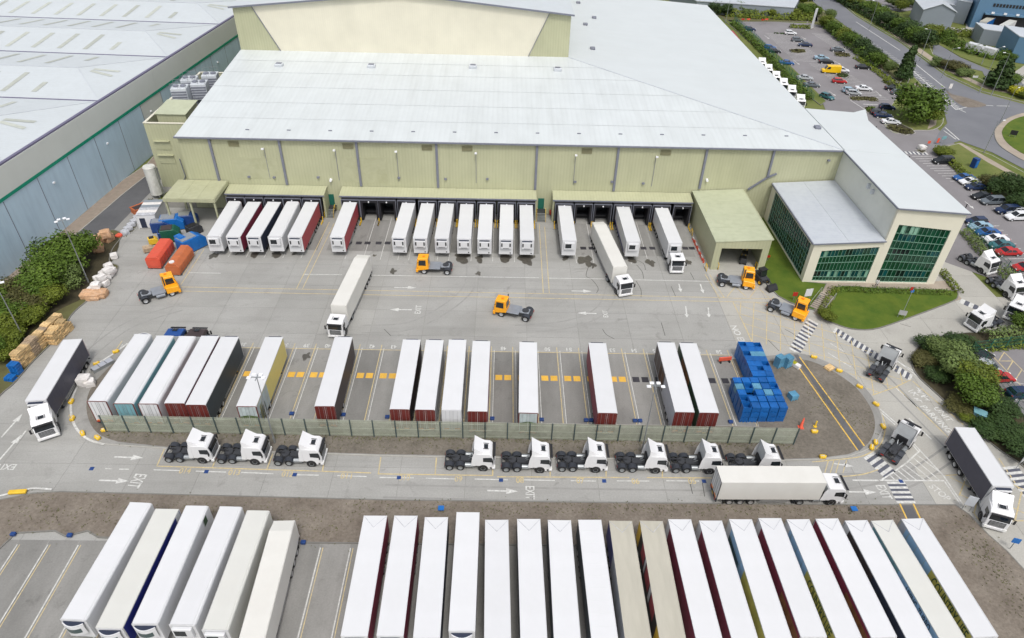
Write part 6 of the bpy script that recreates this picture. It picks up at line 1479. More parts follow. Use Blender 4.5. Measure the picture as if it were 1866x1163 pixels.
# ------------------------------------------------------------------ cars
def build_car(paint, kind='hatch'):
    t = thing('parked_car' if kind != 'van' else 'delivery_van', None, 'car' if kind != 'van' else 'van'); P = M[paint]
    if kind == 'van':
        MB().prism([(-2.8,0.4),(2.75,0.4),(2.8,1.0),(1.95,1.25),(1.35,2.35),(-2.75,2.45)], -0.98, 0.98).build('body', P, t, bevel=0.1, seg=2)
        MB().add([(1.99,-.85,1.3),(1.99,.85,1.3),(1.42,.8,2.25),(1.42,-.8,2.25)], [(0,1,2,3)]).build('windscreen', M['glass'], t, shade='keep')
        for s in (-1,1): MB().add([(.5,s*.99,1.4),(1.65,s*.99,1.4),(1.25,s*.985,2.1),(.5,s*.985,2.1)], [(0,1,2,3)]).build('side_window', M['glass'], t, shade='keep')
        wx, r_, L2 = (1.8,-1.7), 0.36, 2.8
    else:
        L2 = 2.15 if kind == 'hatch' else (2.4 if kind != 'suv' else 2.45); h = {'hatch':1.48,'saloon':1.42,'suv':1.75}[kind]
        rear = {'hatch':-L2+0.25,'saloon':-L2+1.1,'suv':-L2+0.15}[kind]
        bl = 0.95 if kind != 'suv' else 1.08
        n_ = 0.86
        lowp = [(-L2,0.35),(L2-0.05,0.32),(L2,0.62),(L2-0.25,bl-0.22),(L2-1.15,bl),(-L2+0.15,bl+0.02),(-L2,0.75)]
        MB().prism(lowp, -n_, n_).build('body', P, t, bevel=0.09, seg=2)
        # greenhouse narrows towards the roof
        a0, a1 = L2-1.2, rear; b0, b1 = a0-0.8, rear+(0.35 if kind != 'saloon' else 0.6)
        wl, wt = n_-0.03, n_-0.2
        b = MB().add([(a0,-wl,bl-.02),(a0,wl,bl-.02),(a1,wl,bl-.02),(a1,-wl,bl-.02),(b0,-wt,h-.04),(b0,wt,h-.04),(b1,wt,h-.04),(b1,-wt,h-.04)], [(0,3,2,1),(4,5,6,7),(0,1,5,4),(1,2,6,5),(2,3,7,6),(3,0,4,7)])
        b.build('windows', M['glass'], t)
        MB().slab([(b0+.08,-wt-.02),(b0+.08,wt+.02),(b1-.08,wt+.02),(b1-.08,-wt-.02)], h-.045, h).build('roof', P, t, bevel=0.02)
        b = MB()
        for s in (-1,1):
            for (p, q) in (((a0,bl),(b0,h-.03)),((a1,bl),(b1,h-.03)),(((a0+a1)/2,bl),((b0+b1)/2,h-.03))): b.bar((p[0],s*wl,p[1]),(q[0],s*wt,q[1]),.09,.05)
        b.build('pillar', P, t)
        wx, r_ = (L2-0.8, -L2+0.85), 0.32
    for s in (-1,1):
        MB().box(L2-.12,L2+.01,min(s*.5,s*.82),max(s*.5,s*.82),.58,.72).build('headlight', M['lamp_white'], t)
        MB().box(-L2-.01,-L2+.1,min(s*.55,s*.84),max(s*.55,s*.84),.72,.9).build('tail_light', M['lamp_red'], t)
        for x in wx: wheel(t, x, s*.8, r_, .22, 'alu')
    MB().box(-L2+.1,L2-.1,-.8,.8,.2,.36).build('underbody', M['black'], t)
    return remember(t)
CARS = {}
def car(px_, col, kind, ang, label, group='cars in the north east car park', world=None):
    p = world or at(*px_); k = (col, kind)
    if k not in CARS:
        t = build_car(col, kind); CARS[k] = t; t['label'] = label; t['group'] = group; t.location = (p.x,p.y,0); t.rotation_euler = (0,0,ang); return t
    return copy_thing(CARS[k], (p.x,p.y,0), ang, label, group)
g2_ = CP; c1 = lambda x, y: (1260+x/5.817, (y)/5.817); c2 = lambda x, y: (1560+x/5.814, y/5.814)
car(c1(615,326), 'c_navy', 'hatch', g2_, 'dark navy car at the top left corner of the car park')
car(c1(1045,366), 'c_white', 'hatch', g2_, 'white car beside the dark planted strip near the top of the car park')
car(c1(1120,440), 'c_grey', 'hatch', g2_, 'grey car below and right of the white car at the car park top')
car(c1(1200,492), 'c_navy', 'saloon', g2_+PI, 'dark blue car just above the oval planted bed')
car(c1(828,522), 'c_blue', 'hatch', g2_, 'bright blue car by the hedge, behind a black one')
car(c1(875,560), 'c_black', 'hatch', g2_, 'black car by the hedge next to the bright blue one')
car(c1(1545,545), 'c_grey', 'saloon', g2_, 'grey car at the right edge beside a planted bed in the car park')
car(c1(1372,632), 'c_pale', 'saloon', g2_, 'pale blue car behind the black car above the yellow van')
car(c1(1425,672), 'c_black', 'saloon', g2_, 'black car just above the yellow van')
car(c1(1003,684), 'c_blue', 'saloon', g2_, 'blue car standing alone by the hedge, left side')
t = car(c1(1470,775), 'c_yellow', 'van', g2_+PI, 'bright yellow delivery van in the car park'); t['group'] = 'vans'; 
car(c1(1590,762), 'c_white', 'hatch', g2_, 'white car half hidden behind the yellow van')
car(c1(1195,845), 'c_silver', 'saloon', g2_, 'silver car by the hedge above the dark grey estate')
car(c1(1268,920), 'c_grey', 'saloon', g2_, 'dark grey car by the hedge below the silver one')
car(c1(1563,880), 'c_red', 'hatch', g2_, 'red car below the yellow van')
car(c1(1432,1046), 'c_teal', 'hatch', -1.0, 'teal car driving down the aisle of the car park')
car(c1(1672,980), 'c_pale', 'hatch', g2_, 'pale blue car behind the silver one by the planted strip')
car(c1(1712,1005), 'c_silver', 'hatch', g2_, 'silver car just above the dark planted strip')
car(c2(68,730), 'c_black', 'saloon', g2_, 'black car at the right edge near the tall dark tree')
car(c2(72,957), 'c_white', 'saloon', g2_, 'white car in the middle block, right of the pale blue one')
car(c2(388,955), 'c_black', 'saloon', g2_, 'black car at the right edge above the grey one')
car(c2(442,1003), 'c_grey', 'hatch', g2_, 'grey car at the right edge beside the big round tree')
car(c2(322,1158), 'c_navy', 'hatch', g2_, 'navy car left of the big round tree')
car((1600,209), 'c_black', 'hatch', g2_, 'black car behind the navy one left of the white car')
car((1608,214), 'c_navy', 'saloon', g2_, 'navy car just above the white car by the low hedge')
car((1622,225.5), 'c_white', 'saloon', g2_, 'white car beside the brown green hedge at the car park exit')
GC = 'cars along the fence east of the office'
e_ = math.radians(4)
car((1717,297.5), 'c_black', 'suv', e_+PI, 'black pickup style car beside the zebra crossing', GC)
car((1755,328), 'c_blue', 'saloon', e_+PI, 'blue car first in the row below the empty bays', GC); car((1766,335.5), 'c_white', 'saloon', e_+PI, 'white car between a blue and a dark blue one', GC); car((1777,345), 'c_navy', 'saloon', e_+PI, 'dark blue car next to the white one under the bushes', GC)
car((1789,362), 'c_black', 'saloon', e_+PI, 'black car upper one of the pair in the middle of the row', GC); car((1806,371.5), 'c_grey', 'suv', e_+PI, 'dark grey car lower one of the pair in the middle of the row', GC)
car((1833,388), 'c_navy', 'suv', e_+PI, 'dark car above the silver and white pair', GC); car((1846,389.5), 'c_silver', 'hatch', e_+PI, 'silver car behind the white one at the right edge', GC); car((1852,400), 'c_white', 'suv', e_+PI, 'white car at the right end of the row', GC)
car((1777,408), 'c_navy', 'hatch', e_+PI, 'navy car half hidden behind the office corner', GC); car((1784,417), 'c_pale', 'saloon', e_+PI, 'grey blue car next to the office corner', GC); car((1797,428), 'c_blue', 'saloon', e_+PI, 'blue car with silver roof above the white coupe', GC)
car((1812,440), 'c_white', 'saloon', e_+PI, 'white car with dark sunroof above the teal one', GC); car((1822,451), 'c_teal', 'saloon', e_+PI, 'teal car between the white and the red one', GC); car((1834,464), 'c_red', 'saloon', e_+PI, 'red car nearest the first parked tractor', GC)
car((1866,492), 'c_red', 'saloon', e_+PI, 'red car cut by the right edge near the second tractor', GC)
GS = 'cars behind the green fence at the lower right'
car((1799,676), 'c_silver', 'hatch', -0.9, 'silver car behind the green mesh fence', GS); car((1818,693), 'c_red', 'hatch', 0.1, 'dark red car behind the green mesh fence', GS); car((1858,722), 'c_navy', 'hatch', 0.1, 'navy car behind the green mesh fence', GS); car((1786,656), 'c_black', 'hatch', 0.5, 'black car at the corner of the green mesh fence', GS)
for k, (x, y, c_, lb) in enumerate(((1598,16,'c_navy','dark car beside a pale one near the top edge'),(1610,17,'c_silver','pale car beside a dark one near the top edge'),(1632,13,'c_white','white car by the bushes near the top edge'),(1475,2,'c_navy','dark car at the top edge behind the low grey building'))):
    car((x,y), c_, 'hatch', 0.3, lb, 'cars near the top edge')
# trailers at the blue warehouse
make_trailer('trailer', 'blue sided trailer at the far blue warehouse dock', (1792,40), (1812,29), 4.2, left='bin_blue', right='bin_blue', roof='greyroof', unit=None, L=13, group='trailers at the far blue warehouse')
make_trailer('trailer', 'white and red trailer at the far blue warehouse dock', (1826,48), (1848,36), 4.2, left='white', right='red', roof='offwhite', unit=None, L=13, group='trailers at the far blue warehouse')
make_trailer('trailer', 'white trailer half hidden by the hedge in front of the long low building', (1808,88), (1774,79), 3.0, unit=None, L=10, rear='white', group='trailers at the far blue warehouse')
# red lorry by the hedge top left
make_trailer('trailer', 'red trailer beyond the edge of the warehouse roof', (1343,74), (1328,54), 4.0, left='red', right='red', roof='red', rear='red', unit=None, L=11, group='red trailer by the hedge')
# ------------------------------------------------------------------ fence through the island
fa, fb = at(195,786,0.11), at(1445,809,0.11)
FH = 3.0; nP = 31; fd = (fb-fa)/nP; fl = fd.length; frz = math.atan2(fd.y, fd.x)
fence = thing('palisade_fence', 'long weathered grey green metal fence panels with dark posts on the gravel island', 'fence', tuple(fa), frz)
b = MB()
nb_ = int(fl/0.105)
for k in range(nb_):
    x = 0.06+k*(fl-0.12)/(nb_-1); b.box(x-0.036, x+0.036, -0.03, -0.018, 0.05, FH)
for z in (0.35, 1.45, 2.6): b.box(0.02, fl-0.02, -0.06, -0.031, z-0.035, z+0.035)
pm = b.mesh('fence_panel', M['fence_pale'])
qm = MB().box(-0.07, 0.07, -0.16, -0.04, 0, FH+0.05).mesh('fence_post', M['fence_post'])
for k in range(nP+1):
    if k < nP: link('fence_panel', pm, fence, (k*fl, 0.01*math.sin(k*2.3), 0))
    link('fence_post', qm, fence, (k*fl, 0, 0))
# ------------------------------------------------------------------ lamp columns
def lamp_column(px_, h, label, arms=2, heads='flood', lean=0, group=None, rz=0, wcat='lamp column'):
    p = at(*px_); t = thing('lamp_column', label, wcat, (p.x, p.y, 0), rz, group)
    MB().cyl((0,0,0),(0,0,1.2),0.14,0.14,8).build('base', M['steel'], t); MB().cyl((0,0,1.2),(0,0,h),0.10,0.05,8).build('pole', M['steel'], t)
    if heads == 'flood':
        MB().box(-0.9,0.9,-0.05,0.05,h,h+0.08).box(-0.05,0.05,-0.6,0.6,h+0.0,h+0.07).build('crossarm', M['steel'], t)
        for x, y in ((-0.85,-0.25),(0.85,-0.25),(-0.4,0.35),(0.4,0.35))[:arms*2]: MB().box(x-.25,x+.25,y-.2,y+.2,h+0.09,h+0.25).build('lamp_head', M['lamp_head'], t, bevel=0.03)
    else:
        MB().bar((0,0,h-0.05),(1.5,0,h+0.25),0.06,0.06).build('arm', M['steel'], t); MB().box(1.35,2.1,-.15,.15,h+.2,h+.36).build('lamp_head', M['lamp_head'], t, bevel=0.04)
    return t
lamp_column((501,808), 11.5, 'tall floodlight column rising from the gravel island beside the yellow sided trailer')
lamp_column((1170,822), 11.5, 'tall floodlight column behind the fence left of the grey sided trailer')
lamp_column((162,516), 12, 'floodlight column on the verge by the white bales', rz=0.6)
lamp_column((50,628), 11, 'floodlight column beside the wooden pallet stacks', rz=0.6)
GL = 'street lamps along the public road'
for px_, h, rz, lb in (((1583,55),10,PI,'street lamp farthest up the public road'), ((1675,112),10,PI,'street lamp before the tall roadside hedge'), ((1715,143),9,0,'curved street lamp at the middle of the grass verge'), ((1784,170),13,0.3,'tall lamp left of the dark conifer'), ((1806,174),12,PI,'tall lamp right of its taller neighbour by the conifer'),
                        ((1792,280),8,0.3,'lamp on the path south of the roundabout'), ((1822,224),9,0.6,'lamp leaning over the roundabout lawn'), ((1788,118),5,PI,'short lamp beside the dark hedge on the side road'), ((1322,42),9,0,'lamp column beside the hedge behind the warehouse roof')):
    lamp_column(px_, h, lb, heads='street', rz=rz, group=GL)

# ------------------------------------------------------------------ blue crates
def crate_mesh(h=0.95, w=1.2, d=1.0, openf=False):
    b = MB(); t = 0.05
    b.box(-w/2, w/2, -d/2, d/2, 0.14, 0.2)
    for s in (-1, 1):
        b.box(-w/2, w/2, s*(d/2-t/2)-t/2, s*(d/2-t/2)+t/2, 0.2, h); b.box(s*(w/2-t/2)-t/2, s*(w/2-t/2)+t/2, -d/2+t, d/2-t, 0.2, h)
    for x in (-w/2+0.08, 0, w/2-0.08): b.box(x-0.08, x+0.08, -d/2, d/2, 0.0, 0.139)
    if not openf:
        b.box(-w/2+0.04, w/2-0.04, -d/2+0.04, d/2-0.04, h-0.1, h-0.03)
        for x in (-0.3, 0, 0.3): b.box(x-0.03, x+0.03, -d/2+0.05, d/2-0.05, h-0.03, h+0.0)
    return b
def crate_mesh2(**k): return crate_mesh(h=0.93, w=1.12, d=1.04, **k)
cm = [crate_mesh2().mesh('plastic_crate', M['crate_blue']), crate_mesh2(openf=True).mesh('plastic_crate', M['crate_blue']), crate_mesh2().mesh('plastic_crate', M['crate_pale'])]
random.seed(21)
ORD = ['first','second','third','fourth','fifth','sixth','seventh','eighth','ninth','tenth','eleventh','twelfth']
def crate_block(pa, pb, pc, pd, nu, nv, three, where, group, hgt=0.94):
    """ground corners a-b (front, left to right) and d-c (back)"""
    for j in range(nv):
        for i in range(nu):
            u = (i+.5)/nu; v = (j+.5)/nv
            p = pa.lerp(pb, u).lerp(pd.lerp(pc, u), v)
            nl = three(i, j)
            for k in range(nl):
                if k < nl-1 and 0 < i < nu-1 and 0 < j < nv-1: continue      # wholly hidden inside the block
                m_ = cm[0] if k < nl-1 else random.choice([cm[0], cm[0], cm[1], cm[0], cm[0], cm[0], cm[1], cm[2]])
                o = link('plastic_crate', m_, None, (p.x+random.uniform(-.03,.03), p.y+random.uniform(-.03,.03), 0.004+k*hgt), random.uniform(-.03,.03))
                lay = 'top' if k == nl-1 else ('bottom' if k == 0 else 'middle')
                tag(o, 'blue crate, %s layer, %s row of the %s, %s from the left' % (lay, ORD[j], where, ORD[i]), 'crate', group)
def flat_at(x, y, z): p = at(x, y, z); return Vector((p.x, p.y, 0))
zt_ = 2.8
crate_block(flat_at(1355,744.6,zt_), flat_at(1438,744,zt_), flat_at(1410.5,685.5,zt_), flat_at(1334,687.4,zt_), 5, 5, lambda i, j: 2 if (i, j) in ((1,2),) else 3, 'front block', 'blue crates in the front block')
crate_block(flat_at(1373,685.5,zt_), flat_at(1410.5,685,zt_), flat_at(1385,624.5,zt_), flat_at(1345,622,zt_), 3, 7, lambda i, j: 3, 'rear block', 'blue crates in the rear block')
p = at(1417,668)
for k in range(4):
    o = link('plastic_crate', cm[2], None, (p.x+(k % 2)*1.25, p.y, 0.12+(k//2)*0.97), 0.5); tag(o, ['lower left','lower right','upper left','upper right'][k]+' pale blue crate of the stack of four beside the walkway', 'crate', 'pale crates beside the walkway')
p = at(1443,727); tag(link('plastic_crate', cm[2], None, (p.x, p.y, 0.12), 0.3), 'single pale crate leaning at the right side of the big crate block', 'crate')
# ------------------------------------------------------------------ wooden pallets
b = MB()
for k in range(7): b.box(-0.6, 0.6, -0.5+k*0.15, -0.4+k*0.15, 0.125, 0.145)
for x in (-0.53, 0, 0.53): b.box(x-0.07, x+0.07, -0.5, 0.5, 0.02, 0.124)
for y in (-0.45, 0, 0.45): b.box(-0.6, 0.6, y-0.05, y+0.05, 0.0, 0.019)
pal = [b.mesh('wooden_pallet', M['wood']), b.mesh('wooden_pallet', M['wood_grey'])]
def pallet_stack(x, y, n, rz, label, group, tone=None):
    for k in range(n):
        o = link('wooden_pallet', pal[(random.random() < 0.25) if tone is None else tone], None, (x+random.uniform(-.09,.09), y+random.uniform(-.09,.09), 0.004+k*0.15), rz+random.uniform(-.04,.04))
        tag(o, ('%s, number %d up' % (label, k+1)) if k < n-1 else 'topmost '+label, 'pallet', group)
sa, sb = at(46,668), at(117,598); sd_ = (sb-sa); srz = math.atan2(sd_.y, sd_.x); sn = Vector((-sd_.y, sd_.x, 0)).normalized()
for k in range(12):
    p = sa.lerp(sb, k/11)+sn*0.4; pallet_stack(p.x, p.y, 17 if k % 4 else 18, srz+Q, 'wooden pallet, %s stack from the near end of the row' % ORD[k], 'wooden pallets in the long row', tone=1 if k in (3,4,7) else 0)
for k in range(5):
    p = sa.lerp(sb, (k+6.6)/11)-sn*0.95; pallet_stack(p.x, p.y, (15,16,13,16,9)[k], srz+Q+0.06, 'wooden pallet, %s stack of the short second row' % ORD[k], 'wooden pallets in the second row', tone=0)
# blue pallets at the end of the row
bp = pal[0].copy(); bp.materials.clear(); bp.materials.append(M['bin_blue'])
p = sa+(sa-sb).normalized()*1.5
for k in range(13):
    o = link('plastic_pallet', bp, None, (p.x+random.uniform(-.06,.06), p.y+random.uniform(-.06,.06), 0.004+k*0.15), srz+Q+random.uniform(-.08,.08)); tag(o, 'blue pallet number %d from the ground in the stack ending the wooden pallet row' % (k+1), 'pallet', 'blue pallets at the end of the row')
p = p+(sa-sb).normalized()*1.4
for k in range(5):
    o = link('plastic_pallet', bp, None, (p.x+random.uniform(-.06,.06), p.y, 0.004+k*0.15), srz+Q+random.uniform(-.08,.08)); tag(o, 'blue pallet number %d from the ground in the low stack nearest the dark lorry' % (k+1), 'pallet', 'low blue pallets nearest the lorry')
p = at(1510,673); pallet_stack(p.x, p.y, 3, 0.5, 'wooden pallet in the small pile on the kerb of the gravel island', 'pallets on the island kerb', 0)
# ------------------------------------------------------------------ bales
def bale(px_, s, m_, label, z=0.0, rz=None, name='wrapped_bale', cat='bale', group=None, seed=1, fl=1.0):
    random.seed(seed); bm = bmesh.new(); bmesh.ops.create_cube(bm, size=1); bmesh.ops.subdivide_edges(bm, edges=bm.edges, cuts=3, use_grid_fill=True)
    for v in bm.verts:
        q = v.co.copy(); n_ = mnoise.noise_vector(q*2.6+Vector((seed*3.1,0,0)))
        v.co = q.lerp(q.normalized()*0.62, 0.3)+n_*0.07; v.co.x *= s*1.15; v.co.y *= s; v.co.z = (v.co.z+0.5)*s*0.9*fl
        if v.co.z < 0: v.co.z = 0
    me = bpy.data.meshes.new(name); bm.to_mesh(me); bm.free(); me.materials.append(m_)
    p = at(*px_, z); o = link(name, me, None, (p.x, p.y, z), rz if rz is not None else random.uniform(0, 1.5)); return tag(o, label, cat, group)
cb = 'cardboard bales by the hedge'
for k, (x, y, z, lb) in enumerate(((168,452,.12,'cardboard bale touching the hedge, low left of its heap'),(176,444,.12,'cardboard bale in the middle of the heap by the hedge'),(181,458,.12,'cardboard bale nearest the yard in the heap by the hedge'),(172,447,1.3,'cardboard bale lying on top of the heap by the hedge'),(192,436,.12,'pinkish cardboard bale left of the pair beside the service road'),(199,439,.12,'cardboard bale right of the pair beside the service road'),(194,432,1.3,'cardboard bale on top of the pair beside the service road'))):
    bale((x,y), 1.5, M['card'], lb, z, seed=k+1, group=cb)
wb_ = 'white wrapped bales on the yard edge'
wl = ['lowest, beside the lamp column foot', 'left of the two big flat ones', 'on the flat ones, middle left', 'nearest the yard in the lower half', 'in the middle of the heap', 'at the yard side of the middle', 'right above the middle', 'near the top of the heap', 'second from the top', 'topmost, farthest from the camera', 'lying on the left side', 'small one in the gap']
for k, (x, y, z) in enumerate(((170,531,.1),(176,524,1.0),(184,518,.1),(192,520,.1),(186,510,1.1),(196,508,.1),(190,502,.1),(198,497,1.1),(201,503,.1),(199,489,.1),(180,512,.1),(205,497,.1))):
    bale((x,y), 1.15, M['film'], 'white wrapped bale in the verge heap, '+wl[k], z, seed=k+20, group=wb_, fl=0.9)
for k, (x, y) in enumerate(((163,541),(173,543),(184,540))): bale((x,y), 1.9, M['card'], ['left','middle','right'][k]+' one of the three large brown bales at the foot of the white heap', 0.0, seed=k+40, group='brown bales at the foot of the white heap', fl=0.6, rz=0.1)
for k in range(6):
    bale((229+k*5.8, 427-k*6.8), 1.15, M['film_grey'], ['nearest','second','third','fourth','fifth','farthest'][k]+' grey film bale in the row leading to the white cabin', 0.0, seed=k+50, rz=0.9, group='grey bales in a row', fl=0.8)
bale((218,431), 1.0, M['orange_barrier'], 'red crumpled sheet heap between the pinkish bales and the grey bale row', 0, seed=70, name='sheet_heap', cat='heap', fl=0.5)
bale((209,470), 1.0, M['film'], 'lone small white bag on the bare soil edge', 0.1, seed=71, name='white_bag', cat='bag')
bale((157,699), 1.5, M['film'], 'larger white wrapped bundle on the island kerb near the dark sided lorry', 0.1, seed=72, name='wrapped_bundle', cat='bundle', group='white bundles on the island'); bale((166,702), 1.1, M['film'], 'smaller white bundle behind the larger one on the island kerb', 0.1, seed=73, name='wrapped_bundle', cat='bundle', group='white bundles on the island')
t = at(188,670); o = thing('panel_rack', 'pale flat panels leaning on a rack beside the leftmost bay trailer', 'rack', (t.x, t.y, 0.1), 0.95)
for k in range(3): MB().box(-1.4+k*1.0, -0.5+k*1.0, -0.5, 0.5, 0.5, 0.58).build('panel', M['grey_side'], o)
MB().box(-1.5,1.6,-.45,-.35,0,.49).box(-1.5,1.6,.35,.45,0,.49).build('frame', M['steel'], o)

# ------------------------------------------------------------------ waste containers and machines
def container(p0, p1, w, hgt, m_, label, closed=True, name='waste_container', cat='container', chamfer=0.55):
    a, c = at(*p0), at(*p1); d = c-a; L = d.length; rz = math.atan2(d.y, d.x); o = (a+c)/2
    t = thing(name, label, cat, (o.x, o.y, 0), rz)
    sec = [(-w/2+.15,.2),(w/2-.15,.2),(w/2,hgt*.45),(w/2,hgt-chamfer),(w/2-chamfer*.8,hgt),(-w/2+chamfer*.8,hgt),(-w/2,hgt-chamfer),(-w/2,hgt*.45)]
    loft_x(sec, -L/2, L/2, None).build('shell', m_, t, bevel=0.05)
    b = MB()
    for k in range(7):
        x = -L/2+0.3+(L-0.6)*k/6; b.box(x-.05,x+.05,-w/2-.06,-w/2+.0,.5,hgt-chamfer).box(x-.05,x+.05,w/2,w/2+.06,.5,hgt-chamfer)
    b.build('side_rib', m_, t); MB().box(-L/2+.1,L/2-.1,-.7,-.5,0,.2).box(-L/2+.1,L/2-.1,.5,.7,0,.2).build('skid_rail', M['steel_dark'], t)
    MB().box(-L/2-.07,-L/2,-w/2+.25,w/2-.25,.6,hgt-.5).build('end_door', m_, t); MB().cyl((-L/2+.2,-w/2-.02,.2),(-L/2+.2,w/2+.02,.2),.14,.14,8).build('roller', M['steel_dark'], t)
    return t
container((283,491), (308,456), 2.5, 2.5, M['skip_red'], 'bright red closed waste container with sloped shoulders in front of the compactors', chamfer=0.5)
t = container((318,503), (343,468), 2.5, 2.5, M['skip_orange'], 'orange brown rounded waste container beside the red one', chamfer=0.8)
MB().cyl((-2.6,0,2.5),(-2.6,0,2.62),0.45,0.45,10).build('hatch_cover', M['film'], t)
def machine(px_, size, rz, m_, label, name, cat, extra=None, z=0):
    p = at(*px_); t = thing(name, label, cat, (p.x, p.y, z), rz); w, d, h_ = size
    MB().prism([(-w/2,0.15),(w/2,0.15),(w/2,h_*0.7),(w/4,h_),(-w/2,h_)], -d/2, d/2).build('casing', m_, t, bevel=0.05)
    MB().box(-w/2+.1,w/2-.1,-d/2+.1,d/2-.1,0,.15).build('base_frame', M['steel_dark'], t)
    MB().box(-w/2+.2,w/2*.3,-d/2+.2,d/2-.2,h_,h_+.12).build('lid', extra or M['steel_dark'], t)
    b = MB()
    for k in range(3): b.box(-w/2+.2+k*w/3.4,-w/2+.3+k*w/3.4,-d/2-.06,-d/2,.2,h_*.9)
    b.build('rib', m_, t); return t
machine((352,453), (4.6,2.5,2.7), 0.95, M['bin_blue'], 'bright blue compactor with open hopper beside the orange container', 'waste_compactor', 'compactor', M['grey_deck'])
machine((337,455), (1.6,2.0,2.9), 0.95, M['bin_blue'], 'light blue hopper box behind the orange brown container', 'hopper', 'hopper', M['bin_blue'])
machine((315,437), (3.2,2.2,2.6), 0.3, M['machine_green'], 'dark green compactor behind the red container', 'waste_compactor', 'compactor', M['brown'])
machine((318,415), (4.2,2.4,2.4), 0.25, M['bin_blue'], 'blue compactor with grey lid under the canopy front', 'waste_compactor', 'compactor', M['grey_deck'])
machine((297,420), (3.4,2.0,2.1), 0.25, M['deep_blue'], 'blue bin with grey top right of the white cabin', 'waste_bin', 'bin', M['grey_deck'])
machine((300,432), (2.0,1.4,1.3), 0.4, M['deep_blue'], 'small dark blue skip left of the green compactor', 'skip', 'skip', M['black'])
machine((345,408), (3.5,2.0,2.2), 0.2, M['deep_blue'], 'dark blue machine deep under the canopy', 'waste_compactor', 'compactor', M['alu'])
machine((356,425), (2.6,1.6,1.8), 0.9, M['steel_dark'], 'dark steel machine between canopy post and blue compactor', 'machine', 'machine', M['black'])
machine((281,444), (1.6,1.2,1.3), 0.5, M['warn_yellow'], 'yellow machine with black window behind the red container', 'machine', 'machine', M['black'])
machine((272,458), (1.8,1.2,1.0), 0.5, M['wood_grey'], 'heap of grey brown boards left of the red container', 'board_heap', 'heap', M['wood_grey'])
t = thing('site_cabin', 'white cabin with black and white striped roof beside the compactor canopy', 'cabin', tuple(at(279,404)), 0.12)
MB().box(-1.7,1.7,-2.6,3.6,0.1,2.75).build('wall', M['white'], t, bevel=0.04); MB().box(-1.2,-0.2,-2.65,-2.605,.2,2.2).build('opening', M['navy'], t)
for k in range(6): MB().box(-1.75,1.75,-2.65+k*1.05,-1.62+k*1.05,2.76,2.86).build('roof_panel', M['film'] if k in (1,4) else M['grey_far' if k % 2 else 'film_grey'], t)
for s in (-1,1): MB().box(s*1.7-.06,s*1.7+.06,-2.7,-2.6,0,2.75).build('frame', M['white'], t)
t = thing('rusty_skip', 'orange brown open skip on the grass left of the white cabin', 'skip', tuple(at(258,386)), 0.9)
MB().slab([(-1.5,-1),(1.5,-1),(1.5,1),(-1.5,1)],0,1.2).build('tub', M['skip_orange'], t); MB().box(-1.3,1.3,-.8,.8,1.201,1.21).build('load', M['brown'], t); MB().box(-1.6,1.6,-1.1,-1.0,1.1,1.25).box(-1.6,1.6,1.0,1.1,1.1,1.25).build('rim', M['skip_orange'], t)
# loader with bucket by the drive-in shed
t = thing('wheel_loader', 'black and yellow forklift style loader with dark bucket beside the drive-in shed', 'loader', tuple(at(1385,513)), -1.15)
MB().prism([(-1.6,.5),(1.1,.5),(1.1,1.1),(.3,1.3),(-1.6,1.5)],-.75,.75).build('body', M['steel_dark'], t, bevel=.05); MB().prism([(-.6,1.5),(.5,1.3),(.35,2.5),(-.5,2.55)],-.65,.65).build('cab', M['glass'], t, bevel=.05)
MB().box(-.65,.45,-.7,.7,2.55,2.65).build('cab_roof', M['black'], t); MB().box(-1.7,-1.5,-.7,.7,.5,1.3).build('counterweight', M['warn_yellow'], t)
for s in (-1,1):
    MB().bar((.6,s*.5,1.2),(2.6,s*.45,.6),.1,.14).build('lift_arm', M['steel_dark'], t)
    wheel(t,.8,s*.85,.5,.35,'warn_yellow'); wheel(t,-1.0,s*.85,.5,.35,'warn_yellow')
MB().prism([(2.5,.1),(3.5,.05),(3.4,.3),(2.9,.9),(2.5,1.0)],-1.0,1.0).build('bucket', M['black'], t)
t = thing('forklift', 'dark forklift standing inside the drive-in shed', 'forklift', tuple(at(1353,478)), 1.3)
MB().prism([(-1.1,.4),(1.0,.4),(1.0,.9),(-.2,1.0),(-1.1,1.4)],-.55,.55).build('body', M['steel_dark'], t, bevel=.04); MB().box(-.7,.6,-.5,.5,2.1,2.2).build('guard_roof', M['black'], t)
for s in (-1,1):
    MB().box(.98,1.1,s*.35-.06,s*.35+.06,.1,2.8).build('mast', M['warn_yellow'], t); MB().box(1.1,2.1,s*.3-.06,s*.3+.06,.08,.14).build('fork', M['steel'], t)
    for x in (.7,-.75): wheel(t,x,s*.5,.3,.25,'alu')
    MB().bar((-.6,s*.45,1.4),(-.6,s*.45,2.1),.06,.06).bar((.5,s*.45,.9),(.5,s*.45,2.1),.06,.06).build('guard_post', M['black'], t)
# floor cleaner by the stair
t = thing('floor_scrubber', 'small red machine parked by the stair door between the docks', 'machine', tuple(at(1007,392)), 0.2)
MB().prism([(-.7,.2),(.8,.2),(.7,.8),(.1,1.1),(-.7,1.0)],-.4,.4).build('body', M['lamp_red'], t, bevel=.06)
for s in (-1,1): wheel(t,-.4,s*.4,.22,.15,'alu'); 
wheel(t,.55,0,.2,.14,'alu')
